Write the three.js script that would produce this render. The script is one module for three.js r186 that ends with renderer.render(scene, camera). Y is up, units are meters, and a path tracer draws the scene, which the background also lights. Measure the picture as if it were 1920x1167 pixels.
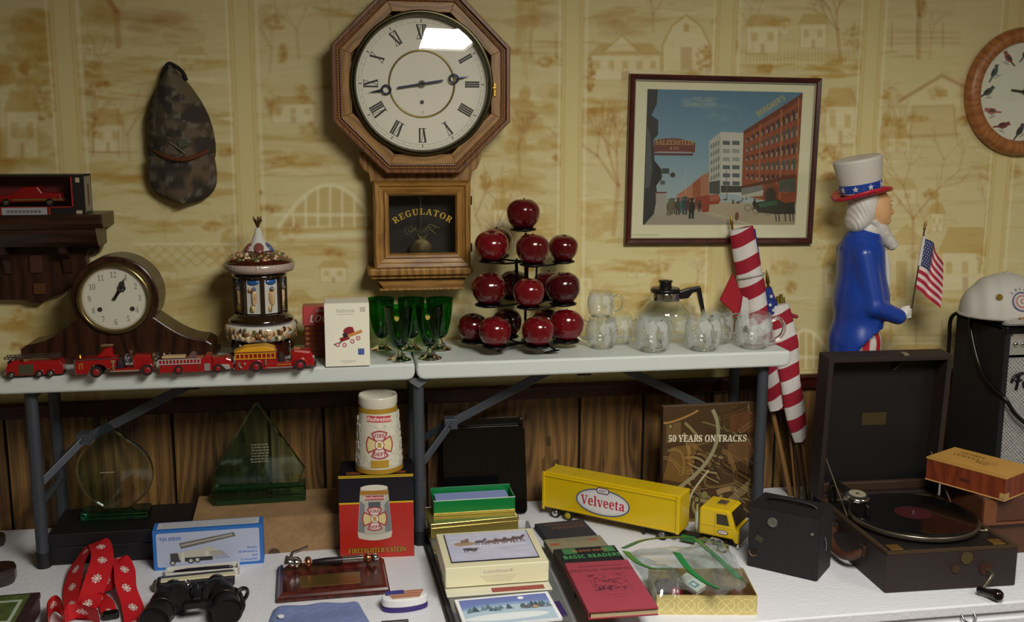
import * as THREE from 'three';
import { RoundedBoxGeometry } from 'three/addons/geometries/RoundedBoxGeometry.js';
import { TextGeometry } from 'three/addons/geometries/TextGeometry.js';
import { FontLoader } from 'three/addons/loaders/FontLoader.js';
import { mergeGeometries, toCreasedNormals } from 'three/addons/utils/BufferGeometryUtils.js';
import { RectAreaLightUniformsLib } from 'three/addons/lights/RectAreaLightUniformsLib.js';

// ------------------------------------------------------------ camera, light, exposure
const V3 = THREE.Vector3;
const scene = new THREE.Scene();
const FOCAL = 1950, IW = 1920, IH = 1167;                 // focal length in photo pixels
const YT = 0.74, YU = YT + 0.416;                         // top of the counter, top of the folding tables
const camera = new THREE.PerspectiveCamera(2 * Math.atan(IH / 2 / FOCAL) * 180 / Math.PI, IW / IH, 0.05, 30);
const PITCH = 0.1688, YAW = 0.1654, ROLL = 0.0025;
camera.position.set(0, YU + 0.4782, 2.4195);
camera.lookAt(camera.position.clone().add(new V3(Math.sin(YAW) * Math.cos(PITCH), -Math.sin(PITCH), -Math.cos(YAW) * Math.cos(PITCH))));
camera.rotateZ(ROLL);
camera.updateMatrixWorld(true);

const renderer = new THREE.WebGLRenderer({ antialias: true });
renderer.toneMapping = THREE.LinearToneMapping;
renderer.toneMappingExposure = 1.0;
renderer.shadowMap.enabled = true;
renderer.shadowMap.type = THREE.PCFSoftShadowMap;
RectAreaLightUniformsLib.init();
scene.background = new THREE.Color(0x000000);

const CEIL = 2.27;
// two recessed ceiling panels: [x, z, width, length, intensity]
const PANELS = [[0.62, 1.95, 0.58, 0.95, 31], [2.1, 1.85, 0.5, 0.5, 14]];
const LIGHT_COLOR = 0xfffbf0;

// ------------------------------------------------------------ pixels of the photograph -> points on real surfaces
function ray(px, py) {
  const e = camera.matrixWorld.elements;
  const x = (px - IW / 2) / FOCAL, y = (IH / 2 - py) / FOCAL;
  return new V3(e[0] * x + e[4] * y - e[8], e[1] * x + e[5] * y - e[9], e[2] * x + e[6] * y - e[10]);
}
function onY(px, py, y) { const r = ray(px, py), t = (y - camera.position.y) / r.y; return camera.position.clone().addScaledVector(r, t); }
function onZ(px, py, z) { const r = ray(px, py), t = (z - camera.position.z) / r.z; return camera.position.clone().addScaledVector(r, t); }
const onT = (px, py) => onY(px, py, YT), onU = (px, py) => onY(px, py, YU);
// metres covered by n pixels at a point
function pxm(p, n = 1) { const f = new V3(); camera.getWorldDirection(f); return n * p.clone().sub(camera.position).dot(f) / FOCAL; }
const hgt = (py, p, px) => onZ(px, py, p.z).y - p.y;

// ------------------------------------------------------------ helpers
let seedState = 12345;
function rnd() { seedState = (seedState * 1664525 + 1013904223) >>> 0; return seedState / 4294967296; }
function seed(n) { seedState = (n * 2654435761) >>> 0; rnd(); rnd(); }
const rr = (a, b) => a + (b - a) * rnd();
const names = new Map();
function numbered(n) { const k = names.get(n) || 0; names.set(n, k + 1); return k ? n + '_' + String(k).padStart(3, '0') : n; }
function tag(o, label, category, group) { o.userData.label = label; o.userData.category = category; if (group) o.userData.group = group; return o; }
function thing(name, label, category, pos = [0, 0, 0], turn = 0, group) {
  const o = new THREE.Group(); o.name = numbered(name); scene.add(o);
  if (pos.isVector3) o.position.copy(pos); else o.position.set(...pos);
  o.rotation.y = turn;
  return tag(o, label, category, group);
}
function part(name, geo, m, parent, label) {
  const g = Array.isArray(geo) ? merge(geo) : geo;
  const o = new THREE.Mesh(g, m); o.name = name; parent.add(o);
  if (label) o.userData.label = label;
  return o;
}
function single(name, geo, m, label, category, pos = [0, 0, 0], turn = 0, group) {
  const o = new THREE.Mesh(Array.isArray(geo) ? merge(geo) : geo, m); o.name = numbered(name); scene.add(o);
  if (pos.isVector3) o.position.copy(pos); else o.position.set(...pos);
  o.rotation.y = turn;
  return tag(o, label, category, group);
}
function struct(name, geo, m, parent = scene) {
  const o = new THREE.Mesh(Array.isArray(geo) ? merge(geo) : geo, m); o.name = name; parent.add(o);
  if (parent === scene) o.userData.kind = 'structure';
  return o;
}
function merge(list) {
  const color = list.some((g) => g.attributes.color);
  const out = list.map((g) => {
    let n = g.index ? g.toNonIndexed() : g.clone();
    for (const k of Object.keys(n.attributes)) if (!['position', 'normal', 'uv', 'color'].includes(k)) n.deleteAttribute(k);
    const c = n.attributes.position.count;
    if (!n.attributes.normal) n.computeVertexNormals();
    if (!n.attributes.uv) n.setAttribute('uv', new THREE.BufferAttribute(new Float32Array(c * 2), 2));
    if (color && !n.attributes.color) n.setAttribute('color', new THREE.BufferAttribute(new Float32Array(c * 3).fill(1), 3));
    n.groups = []; n.morphAttributes = {};
    return n;
  });
  return mergeGeometries(out, false);
}
function paint(g, hex) {                               // one flat vertex colour on a whole geometry
  const c = new THREE.Color(hex), n = g.attributes.position.count, a = new Float32Array(n * 3);
  for (let i = 0; i < n; i++) { a[3 * i] = c.r; a[3 * i + 1] = c.g; a[3 * i + 2] = c.b; }
  g.setAttribute('color', new THREE.BufferAttribute(a, 3)); return g;
}
const T = (g, x = 0, y = 0, z = 0, rx = 0, ry = 0, rz = 0, s) => {
  const m = new THREE.Matrix4().compose(new V3(x, y, z), new THREE.Quaternion().setFromEuler(new THREE.Euler(rx, ry, rz)), s ? new V3(...(Array.isArray(s) ? s : [s, s, s])) : new V3(1, 1, 1));
  return g.applyMatrix4(m);
};
// metre uv on every face, by its main direction
function uvm(g, k = 1, swap = false) {
  g = g.index ? g.toNonIndexed() : g;
  const p = g.attributes.position, uv = new Float32Array(p.count * 2), a = new V3(), b = new V3(), c = new V3();
  for (let i = 0; i < p.count; i += 3) {
    a.fromBufferAttribute(p, i); b.fromBufferAttribute(p, i + 1); c.fromBufferAttribute(p, i + 2);
    const n = b.clone().sub(a).cross(c.clone().sub(a)); const x = Math.abs(n.x), y = Math.abs(n.y), z = Math.abs(n.z);
    [a, b, c].forEach((q, j) => {
      let u, v;
      if (z >= x && z >= y) { u = q.x; v = q.y; } else if (y >= x) { u = q.x; v = q.z; } else { u = q.z; v = q.y; }
      if (swap) [u, v] = [v, u];
      uv[(i + j) * 2] = u * k; uv[(i + j) * 2 + 1] = v * k;
    });
  }
  g.setAttribute('uv', new THREE.BufferAttribute(uv, 2)); return g;
}
function box(w, h, d, x = 0, y = 0, z = 0, r = 0.0015) {   // y is the bottom
  r = Math.min(r, w * 0.45, h * 0.45, d * 0.45);
  const g = r > 0 ? new RoundedBoxGeometry(w, h, d, 2, r) : new THREE.BoxGeometry(w, h, d);
  return uvm(g.translate(x, y + h / 2, z));
}
const cyl = (r1, r2, h, x = 0, y = 0, z = 0, n = 24) => new THREE.CylinderGeometry(r2, r1, h, n).translate(x, y + h / 2, z);
const ball = (r, x = 0, y = 0, z = 0, n = 16) => new THREE.SphereGeometry(r, n, Math.max(6, n * 0.7 | 0)).translate(x, y, z);
const lathe = (pts, n = 40) => new THREE.LatheGeometry(pts.map((p) => new THREE.Vector2(Math.max(p[0], 1e-5), p[1])), n);
const spl = (pts) => new THREE.CatmullRomCurve3(pts.map((p) => (p.isVector3 ? p : new V3(...p))));
const tube = (pts, r, seg = 40, n = 10, closed = false) => { const c = spl(pts); c.closed = closed; return new THREE.TubeGeometry(c, seg, r, n, closed); };
function bar(a, b, r, n = 12) {
  a = a.isVector3 ? a : new V3(...a); b = b.isVector3 ? b : new V3(...b);
  const d = b.clone().sub(a), g = new THREE.CylinderGeometry(r, r, d.length(), n);
  g.applyQuaternion(new THREE.Quaternion().setFromUnitVectors(new V3(0, 1, 0), d.clone().normalize()));
  return g.translate((a.x + b.x) / 2, (a.y + b.y) / 2, (a.z + b.z) / 2);
}
function shapeOf(pts) { const s = new THREE.Shape(); pts.forEach((p, i) => (i ? s.lineTo(p[0], p[1]) : s.moveTo(p[0], p[1]))); s.closePath(); return s; }
function extr(shape, depth, bevel = 0, steps = 12) {
  const g = new THREE.ExtrudeGeometry(shape, { depth: depth - 2 * bevel, bevelEnabled: bevel > 0, bevelSize: bevel, bevelThickness: bevel, bevelOffset: -bevel, bevelSegments: 2, curveSegments: steps });
  return g.translate(0, 0, bevel);
}
const circlePts = (r, n, a0 = 0) => Array.from({ length: n }, (_, i) => [r * Math.cos(a0 + i * 2 * Math.PI / n), r * Math.sin(a0 + i * 2 * Math.PI / n)]);
// printed sheet lying on a face: a thin plate whose uv covers the whole print
function plate(w, h, x = 0, y = 0, z = 0) { return new THREE.PlaneGeometry(w, h).translate(x, y, z); }

// smooth surface of a distance field (surface nets)
function sdfMesh(f, lo, hi, cell, colorOf) {
  const nx = Math.ceil((hi[0] - lo[0]) / cell) + 1, ny = Math.ceil((hi[1] - lo[1]) / cell) + 1, nz = Math.ceil((hi[2] - lo[2]) / cell) + 1;
  const val = new Float32Array(nx * ny * nz), id = (i, j, k) => i + nx * (j + ny * k);
  for (let k = 0; k < nz; k++) for (let j = 0; j < ny; j++) for (let i = 0; i < nx; i++) val[id(i, j, k)] = f(lo[0] + i * cell, lo[1] + j * cell, lo[2] + k * cell);
  const vid = new Int32Array(nx * ny * nz).fill(-1), pos = [];
  const C = [[0, 0, 0], [1, 0, 0], [0, 1, 0], [1, 1, 0], [0, 0, 1], [1, 0, 1], [0, 1, 1], [1, 1, 1]], E = [[0, 1], [0, 2], [0, 4], [1, 3], [1, 5], [2, 3], [2, 6], [3, 7], [4, 5], [4, 6], [5, 7], [6, 7]];
  for (let k = 0; k < nz - 1; k++) for (let j = 0; j < ny - 1; j++) for (let i = 0; i < nx - 1; i++) {
    const v = C.map((c) => val[id(i + c[0], j + c[1], k + c[2])]); let s = [0, 0, 0], n = 0;
    for (const [a, b] of E) if ((v[a] < 0) !== (v[b] < 0)) { const t = v[a] / (v[a] - v[b]); for (let d = 0; d < 3; d++) s[d] += C[a][d] + t * (C[b][d] - C[a][d]); n++; }
    if (n) { vid[id(i, j, k)] = pos.length / 3; pos.push(lo[0] + (i + s[0] / n) * cell, lo[1] + (j + s[1] / n) * cell, lo[2] + (k + s[2] / n) * cell); }
  }
  const idx = [], quad = (a, b, c, d, flip) => { if (a < 0 || b < 0 || c < 0 || d < 0) return; flip ? idx.push(a, c, b, a, d, c) : idx.push(a, b, c, a, c, d); };
  for (let k = 1; k < nz - 1; k++) for (let j = 1; j < ny - 1; j++) for (let i = 1; i < nx - 1; i++) {
    const v = val[id(i, j, k)] < 0;
    if (v !== (val[id(i + 1, j, k)] < 0)) quad(vid[id(i, j - 1, k - 1)], vid[id(i, j, k - 1)], vid[id(i, j, k)], vid[id(i, j - 1, k)], !v);
    if (v !== (val[id(i, j + 1, k)] < 0)) quad(vid[id(i - 1, j, k - 1)], vid[id(i - 1, j, k)], vid[id(i, j, k)], vid[id(i, j, k - 1)], !v);
    if (v !== (val[id(i, j, k + 1)] < 0)) quad(vid[id(i - 1, j - 1, k)], vid[id(i, j - 1, k)], vid[id(i, j, k)], vid[id(i - 1, j, k)], !v);
  }
  const g = new THREE.BufferGeometry(), nor = [], col = [], e = cell * 0.5;
  for (let i = 0; i < pos.length; i += 3) {
    const [x, y, z] = [pos[i], pos[i + 1], pos[i + 2]];
    const n = new V3(f(x + e, y, z) - f(x - e, y, z), f(x, y + e, z) - f(x, y - e, z), f(x, y, z + e) - f(x, y, z - e)).normalize(); nor.push(n.x, n.y, n.z);
    if (colorOf) { const c = colorOf(x, y, z); col.push(c.r, c.g, c.b); }
  }
  g.setAttribute('position', new THREE.Float32BufferAttribute(pos, 3)); g.setAttribute('normal', new THREE.Float32BufferAttribute(nor, 3));
  if (colorOf) g.setAttribute('color', new THREE.Float32BufferAttribute(col, 3));
  g.setAttribute('uv', new THREE.Float32BufferAttribute(new Float32Array(pos.length / 3 * 2), 2));
  g.setIndex(idx); return g;
}
const smin = (a, b, k) => { const h = Math.max(k - Math.abs(a - b), 0) / k; return Math.min(a, b) - h * h * k / 4; };
function capsule(x, y, z, a, b, ra, rb) {
  const dx = b[0] - a[0], dy = b[1] - a[1], dz = b[2] - a[2], l = dx * dx + dy * dy + dz * dz;
  let t = ((x - a[0]) * dx + (y - a[1]) * dy + (z - a[2]) * dz) / l; t = Math.min(1, Math.max(0, t));
  return Math.hypot(x - a[0] - t * dx, y - a[1] - t * dy, z - a[2] - t * dz) - (ra + t * (rb - ra));
}
const ellip = (x, y, z, c, r) => { const k = Math.hypot((x - c[0]) / r[0], (y - c[1]) / r[1], (z - c[2]) / r[2]); return (k - 1) * Math.min(...r); };

// ------------------------------------------------------------ textures and materials
function hash(x, y, s) { let h = (x * 374761393 + y * 668265263 + s * 974634777) | 0; h = Math.imul(h ^ (h >>> 13), 1274126177); return ((h ^ (h >>> 16)) >>> 0) / 4294967296; }
function vnoise(x, y, s, wx, wy) {                       // value noise that repeats after wx, wy cells
  const xi = Math.floor(x), yi = Math.floor(y), fx = x - xi, fy = y - yi, u = fx * fx * (3 - 2 * fx), v = fy * fy * (3 - 2 * fy);
  const m = (a, b) => ((a % b) + b) % b, q = (i, j) => hash(m(xi + i, wx), m(yi + j, wy), s);
  return (q(0, 0) * (1 - u) + q(1, 0) * u) * (1 - v) + (q(0, 1) * (1 - u) + q(1, 1) * u) * v;
}
function dataTex(w, h, fn, srgb = true) {
  const d = new Uint8Array(w * h * 4);
  for (let y = 0; y < h; y++) for (let x = 0; x < w; x++) { const c = fn(x / w, y / h), i = (y * w + x) * 4; d[i] = Math.max(0, Math.min(255, c[0])); d[i + 1] = Math.max(0, Math.min(255, c[1])); d[i + 2] = Math.max(0, Math.min(255, c[2])); d[i + 3] = 255; }
  const t = new THREE.DataTexture(d, w, h); t.wrapS = t.wrapT = THREE.RepeatWrapping; t.magFilter = THREE.LinearFilter; t.minFilter = THREE.LinearMipmapLinearFilter; t.generateMipmaps = true;
  if (srgb) t.colorSpace = THREE.SRGBColorSpace; t.needsUpdate = true; return t;
}
function canvasTex(w, h, draw, srgb = true) {
  const c = document.createElement('canvas'); c.width = w; c.height = h; const g = c.getContext('2d'); draw(g, w, h);
  const t = new THREE.CanvasTexture(c); if (srgb) t.colorSpace = THREE.SRGBColorSpace; t.wrapS = t.wrapT = THREE.RepeatWrapping; return t;
}
const rep = (t, x, y = x) => { t.repeat.set(x, y); return t; };
const lerp3 = (a, b, t) => [a[0] + (b[0] - a[0]) * t, a[1] + (b[1] - a[1]) * t, a[2] + (b[2] - a[2]) * t];
const rgb = (hex) => [(hex >> 16) & 255, (hex >> 8) & 255, hex & 255];
// grain runs along v; one repeat covers one unit of uv
function woodTex(light, dark, s, rings = 10, w = 512, h = 512) {
  const A = rgb(light), B = rgb(dark);
  return dataTex(w, h, (x, y) => {
    const warp = vnoise(x * 6, y * 3, s, 6, 3) * 0.9 + vnoise(x * 12, y * 5, s + 1, 12, 5) * 0.35;
    const band = 0.5 + 0.5 * Math.sin((x * rings + warp) * 2 * Math.PI);
    const fine = vnoise(x * 150, y * 8, s + 2, 150, 8), pore = vnoise(x * 230, y * 14, s + 3, 230, 14);
    let t = 0.45 * band * band + 0.35 * fine + 0.2 * vnoise(x * 5, y * 5, s + 4, 5, 5); if (pore > 0.86) t += 0.3;
    return lerp3(A, B, Math.min(1, t));
  });
}
const matCache = new Map();
function M(hex, rough = 0.6, metal = 0, extra) {
  const key = extra ? null : hex + '/' + rough + '/' + metal;
  if (key && matCache.has(key)) return matCache.get(key);
  const P = extra && ['clearcoat', 'transmission', 'sheen', 'ior', 'anisotropy', 'specularIntensity'].some((k) => k in extra);
  const m = new (P ? THREE.MeshPhysicalMaterial : THREE.MeshStandardMaterial)({ color: hex, roughness: rough, metalness: metal, side: THREE.DoubleSide, ...extra });
  if (key) matCache.set(key, m); return m;
}
const printMat = (t, rough = 0.6, extra) => M(0xffffff, rough, 0, { map: t, ...extra });
const vcol = (rough = 0.5, metal = 0, extra) => M(0xffffff, rough, metal, { vertexColors: true, ...extra });
const fineBump = dataTex(256, 256, (x, y) => { const v = 255 * (0.6 * vnoise(x * 64, y * 64, 7, 64, 64) + 0.4 * vnoise(x * 128, y * 128, 8, 128, 128)); return [v, v, v]; }, false);
const mottle = dataTex(512, 512, (x, y) => { const v = 196 + 60 * (0.4 * vnoise(x * 6, y * 6, 17, 6, 6) + 0.35 * vnoise(x * 23, y * 23, 18, 23, 23) + 0.25 * vnoise(x * 90, y * 90, 19, 90, 90)); return [v, v, v]; });
const withTex = (t, k) => { const c = t.clone(); c.repeat.set(k, k); c.needsUpdate = true; return c; };
const mottled = (hex, rough, k = 4, metal = 0, extra) => M(hex, rough, metal, { map: withTex(mottle, k), bumpMap: withTex(fineBump, k * 4), bumpScale: 0.0004, ...extra });
const CHROME = M(0xd8d8da, 0.12, 1), BRASS = M(0xb8913f, 0.28, 1), BLACK = M(0x0b0a0b, 0.35), STEEL = M(0x8d9092, 0.35, 1), WHITEP = M(0xe8e6e0, 0.5);
const GLASS = M(0xffffff, 0.02, 0, { transmission: 1, thickness: 0, ior: 1.5 });
const fonts = {};
for (const n of ['serif_bold', 'sans_bold']) fonts[n] = await new FontLoader().loadAsync('fonts/droid/droid_' + n + '.typeface.json');
// ------------------------------------------------------------ the room
const X0 = -2.1, X1 = 3.1, Z1 = 4.6, RAILY = YU - 0.1198;
// wallpaper: ochre village scenes in columns, printed flat on the wall
const WPX0 = -1.0, WPX1 = 1.976, WPY0 = 0.98, WPY1 = 2.0;          // the printed patch in metres; it repeats beyond
const wallpaper = canvasTex(2048, 704, (g, W, H) => {
  seed(77);
  const sx = W / (WPX1 - WPX0), sy = H / (WPY1 - WPY0);
  const P = (px, py) => { const p = onZ(px, py, 0); return [(p.x - WPX0) * sx, (WPY1 - p.y) * sy]; };
  g.fillStyle = '#dbcd97'; g.fillRect(0, 0, W, H);
  const och = (a) => `rgba(174,128,42,${a * 0.95})`, brn = (a) => `rgba(150,90,44,${a * 0.9})`, pale = (a) => `rgba(240,232,190,${a})`;
  // soft horizontal brush washes
  for (let i = 0; i < 1700; i++) { const x = rr(-50, W), y = rr(0, H), w = rr(20, 130), h = rr(2, 9); g.fillStyle = rnd() < 0.6 ? och(rr(0.03, 0.14)) : rnd() < 0.4 ? brn(rr(0.02, 0.08)) : pale(rr(0.06, 0.2)); g.beginPath(); g.ellipse(x, y, w / 2, h / 2, rr(-0.12, 0.12), 0, 7); g.fill(); }
  const poly = (pts, fill) => { g.fillStyle = fill; g.beginPath(); pts.forEach((p, i) => { const q = P(...p); i ? g.lineTo(...q) : g.moveTo(...q); }); g.closePath(); g.fill(); };
  const line = (pts, st, w = 1.5) => { g.strokeStyle = st; g.lineWidth = w; g.lineCap = 'round'; g.beginPath(); pts.forEach((p, i) => { const q = P(...p); i ? g.lineTo(...q) : g.moveTo(...q); }); g.stroke(); };
  const wash = (cx, cy, rx, ry, a, n = 14, f = och) => { for (let i = 0; i < n; i++) { const q = P(cx + rr(-rx, rx), cy + rr(-ry, ry)); g.fillStyle = f(a * rr(0.4, 1.1)); g.beginPath(); g.ellipse(q[0], q[1], rr(0.2, 0.6) * rx, rr(0.12, 0.5) * ry, rr(-0.2, 0.2), 0, 7); g.fill(); } };
  const bush = (cx, cy, rx, ry, a) => { for (let i = 0; i < 60; i++) { const t = rr(0, 6.3), k = Math.sqrt(rnd()), q = P(cx + k * rx * Math.cos(t), cy + k * ry * Math.sin(t)); g.fillStyle = (rnd() < 0.7 ? och : brn)(a * rr(0.3, 1)); g.beginPath(); g.ellipse(q[0], q[1], rr(2, 5), rr(1.5, 4), 0, 0, 7); g.fill(); } };
  function branch(x, y, a, l, w, d, al) { const x2 = x + l * Math.cos(a), y2 = y - l * Math.sin(a); line([[x, y], [x2, y2]], brn(al), w); if (d > 0) for (let i = 0; i < 3; i++) branch(x2, y2, a + rr(-0.75, 0.75), l * rr(0.55, 0.8), w * 0.6, d - 1, al); }
  const tree = (x, y, h, w, al = 0.3) => branch(x, y, Math.PI / 2 + rr(-0.1, 0.1), h * 0.42, w, 4, al);
  const fence = (x0, x1, y, h, n) => { for (let i = 0; i <= n; i++) { const x = x0 + (x1 - x0) * i / n; line([[x, y], [x, y - h]], och(0.42), 2); } line([[x0, y - h * 0.3], [x1, y - h * 0.3]], pale(0.6), 2); };
  const rails = (x0, x1, y, n = 3) => { for (let i = 0; i < n; i++) line([[x0, y - i * 11], [x1, y - i * 11 + rr(-3, 3)]], brn(0.3), 2.5); for (let x = x0 + 10; x < x1; x += 48) line([[x, y + 8], [x, y - 38]], brn(0.35), 3); };
  function house(x, y, w, h, roof = 0.45) {           // x, y = lower left
    poly([[x, y], [x + w, y], [x + w, y - h], [x, y - h]], pale(0.55));
    poly([[x - 6, y - h], [x + w + 6, y - h], [x + w * 0.86, y - h * (1 + roof)], [x + w * 0.14, y - h * (1 + roof)]], och(0.45));
    const n = Math.max(2, Math.round(w / 26)); for (let i = 0; i < n; i++) { const a = x + w * (i + 0.28) / n, b = x + w * (i + 0.68) / n; poly([[a, y - h * 0.78], [b, y - h * 0.78], [b, y - h * 0.45], [a, y - h * 0.45]], och(0.4)); }
    poly([[x + w * 0.44, y], [x + w * 0.56, y], [x + w * 0.56, y - h * 0.36], [x + w * 0.44, y - h * 0.36]], brn(0.4));
    line([[x, y], [x + w, y]], brn(0.3), 1.5); line([[x, y], [x, y - h]], och(0.5), 1.5); line([[x + w, y], [x + w, y - h]], och(0.5), 1.5);
  }
  function barn(x, y, w, h) {
    const pts = [[x, y], [x, y - h * 0.45], [x + w * 0.2, y - h * 0.8], [x + w * 0.5, y - h], [x + w * 0.8, y - h * 0.8], [x + w, y - h * 0.45], [x + w, y]];
    poly(pts, pale(0.5)); line(pts, och(0.7), 2.5); poly([[x + w * 0.38, y], [x + w * 0.62, y], [x + w * 0.62, y - h * 0.42], [x + w * 0.38, y - h * 0.42]], brn(0.38)); poly([[x + w * 0.45, y - h * 0.7], [x + w * 0.55, y - h * 0.7], [x + w * 0.55, y - h * 0.84], [x + w * 0.45, y - h * 0.84]], och(0.6));
  }
  function bridge(x, y, w, h) {
    const arc = []; for (let i = 0; i <= 20; i++) { const t = i / 20; arc.push([x + w * t, y - h * Math.sin(Math.PI * t)]); }
    poly(arc, och(0.32)); line(arc, pale(0.95), 6); for (let i = 3; i < 20; i += 2.4) { const t = i / 20; line([[x + w * t, y - h * Math.sin(Math.PI * t)], [x + w * t, y]], pale(0.95), 3.5); } line([[x - 10, y - h * 0.28], [x + w + 10, y - h * 0.28]], pale(0.9), 5); line([[x - 14, y + 8], [x + w + 14, y + 2]], och(0.4), 4); line([[x - 14, y + 20], [x + w, y + 14]], pale(0.7), 7); line([[x, y + 30], [x + w, y + 26]], och(0.3), 5);
  }
  function church(x, y, w, h) { house(x, y, w, h, 0.6); poly([[x + w * 0.36, y - h], [x + w * 0.64, y - h], [x + w * 0.64, y - h * 1.7], [x + w * 0.5, y - h * 3], [x + w * 0.36, y - h * 1.7]], och(0.42)); line([[x + w * 0.5, y - h * 3], [x + w * 0.5, y - h * 3.3]], brn(0.4), 1.5); }
  function lattice(x, y, w, h) { for (let i = 0; i < 8; i++) { line([[x + w * i / 8, y], [x + w * (i + 2) / 8, y - h]], och(0.45), 2); line([[x + w * (i + 2) / 8, y], [x + w * i / 8, y - h]], och(0.45), 2); } line([[x, y - h], [x + w * 1.2, y - h]], pale(0.8), 4); }
  // faint filler between the main scenes
  g.globalAlpha = 0.6;
  for (let i = 0; i < 60; i++) { const c = rr(0, 1920), d = rr(20, 700); wash(c, d, rr(40, 110), rr(3, 9), 0.34, 10); wash(c, d - 8, rr(30, 90), rr(3, 7), 0.5, 8, pale); }
  for (let i = 0; i < 34; i++) house(rr(0, 1900), rr(60, 700), rr(26, 64), rr(16, 34), rr(0.4, 0.8));
  for (let i = 0; i < 38; i++) tree(rr(0, 1920), rr(80, 700), rr(50, 120), rr(2, 5), 0.3);
  for (let i = 0; i < 70; i++) bush(rr(0, 1920), rr(0, 700), rr(8, 24), rr(6, 18), 0.34);
  g.globalAlpha = 0.85;
  // the scenes where the print shows them
  wash(45, 60, 55, 40, 0.35); wash(40, 130, 60, 30, 0.42); wash(30, 250, 50, 60, 0.3); bush(85, 190, 22, 40, 0.5); poly([[2, 300], [30, 300], [30, 180], [2, 180]], pale(0.4)); house(12, 300, 60, 90); wash(50, 300, 60, 10, 0.3);
  tree(222, 85, 150, 9, 0.4); wash(190, 40, 45, 40, 0.22); wash(280, 50, 80, 30, 0.16, 14, brn); wash(300, 118, 120, 8, 0.3); wash(230, 150, 80, 10, 0.22); house(175, 285, 55, 50, 0.6); bush(172, 235, 18, 26, 0.4); lattice(385, 285, 60, 20); rails(165, 260, 285, 1); wash(240, 325, 90, 14, 0.26); wash(360, 330, 80, 14, 0.22); wash(300, 365, 130, 8, 0.3); wash(430, 430, 18, 24, 0.3); lattice(250, 500, 190, 42); wash(330, 540, 90, 18, 0.22); wash(330, 600, 100, 30, 0.2); wash(60, 600, 60, 30, 0.26); wash(120, 640, 60, 16, 0.26);
  tree(560, 110, 130, 4, 0.22); tree(620, 95, 120, 3, 0.18); house(510, 230, 80, 34); bush(510, 190, 14, 20, 0.2); wash(560, 260, 70, 8, 0.2); wash(560, 300, 70, 14, 0.3); bridge(522, 425, 190, 78); wash(600, 470, 80, 10, 0.22); house(600, 530, 50, 28); wash(590, 560, 80, 20, 0.18);
  tree(760, 120, 160, 5); house(720, 240, 120, 60); church(925, 430, 34, 36); branch(915, 470, 1.9, 70, 3, 3, 0.35); branch(915, 470, 1.2, 60, 3, 3, 0.35); wash(1000, 30, 40, 20, 0.22, 12, brn); rails(985, 1055, 100, 3); wash(1010, 190, 40, 26, 0.32); wash(985, 60, 20, 60, 0.2); bush(1030, 115, 30, 10, 0.35); wash(1000, 260, 50, 40, 0.24); tree(975, 330, 120, 5); wash(980, 345, 60, 20, 0.22); wash(1010, 420, 40, 30, 0.2);
  house(1108, 150, 130, 46, 0.5); poly([[1132, 96], [1166, 66], [1198, 96]], pale(0.7)); line([[1132, 96], [1166, 66], [1198, 96]], och(0.5), 3); barn(1242, 132, 90, 104); bush(1106, 140, 8, 34, 0.55); bush(1320, 110, 14, 26, 0.4); wash(1160, 40, 40, 25, 0.18, 14, brn); tree(1225, 60, 80, 4, 0.2); wash(1140, 205, 45, 20, 0.34); wash(1120, 250, 40, 24, 0.25); tree(1150, 440, 220, 8, 0.36); wash(1120, 420, 40, 30, 0.2); church(1222, 575, 26, 34); wash(1160, 500, 70, 10, 0.26); wash(1160, 545, 60, 10, 0.22); house(1270, 590, 60, 40); wash(1290, 480, 50, 12, 0.2);
  tree(1412, 95, 110, 3, 0.28); tree(1575, 110, 130, 6, 0.36); fence(1400, 1618, 128, 34, 34); wash(1560, 135, 60, 9, 0.42); wash(1440, 128, 50, 6, 0.4); bush(1600, 70, 20, 28, 0.3); house(1400, 100, 60, 50); house(1500, 90, 50, 44); house(1548, 270, 56, 70, 0.5); bush(1556, 290, 22, 16, 0.35); house(1545, 560, 70, 60, 0.7); bush(1560, 480, 30, 26, 0.24); wash(1560, 410, 40, 30, 0.25); wash(1570, 620, 30, 30, 0.24); bridge(1450, 690, 120, 70);
  tree(1722, 108, 190, 9, 0.32); rails(1662, 1800, 82, 3); poly([[1690, 190], [1766, 142], [1800, 158], [1800, 200], [1700, 200]], pale(0.4)); line([[1686, 190], [1766, 142], [1806, 162]], brn(0.5), 6); poly([[1754, 168], [1776, 168], [1776, 182], [1754, 182]], och(0.5)); poly([[1706, 262], [1710, 200], [1790, 198], [1796, 258]], och(0.16)); line([[1706, 262], [1712, 200], [1788, 198], [1794, 260]], brn(0.34), 3); line([[1700, 256], [1800, 252]], brn(0.3), 4); wash(1670, 175, 20, 10, 0.3); wash(1670, 250, 20, 30, 0.34);
  branch(1712, 520, 1.57, 110, 6, 4, 0.36); church(1745, 435, 24, 34); poly([[1660, 430], [1740, 430], [1740, 540], [1660, 540]], pale(0.3)); poly([[1656, 460], [1700, 420], [1744, 460]], och(0.36)); house(1765, 545, 90, 70, 0.7); poly([[1680, 560], [1700, 560], [1700, 490], [1680, 490]], och(0.4)); bush(1845, 490, 14, 28, 0.4); wash(1760, 570, 80, 10, 0.25); rails(1660, 1790, 640, 2); house(1670, 690, 100, 30); wash(1890, 540, 30, 20, 0.3); wash(1640, 620, 40, 30, 0.25); house(1580, 640, 50, 50); wash(1880, 330, 30, 20, 0.2);
  g.globalAlpha = 1;
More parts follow.
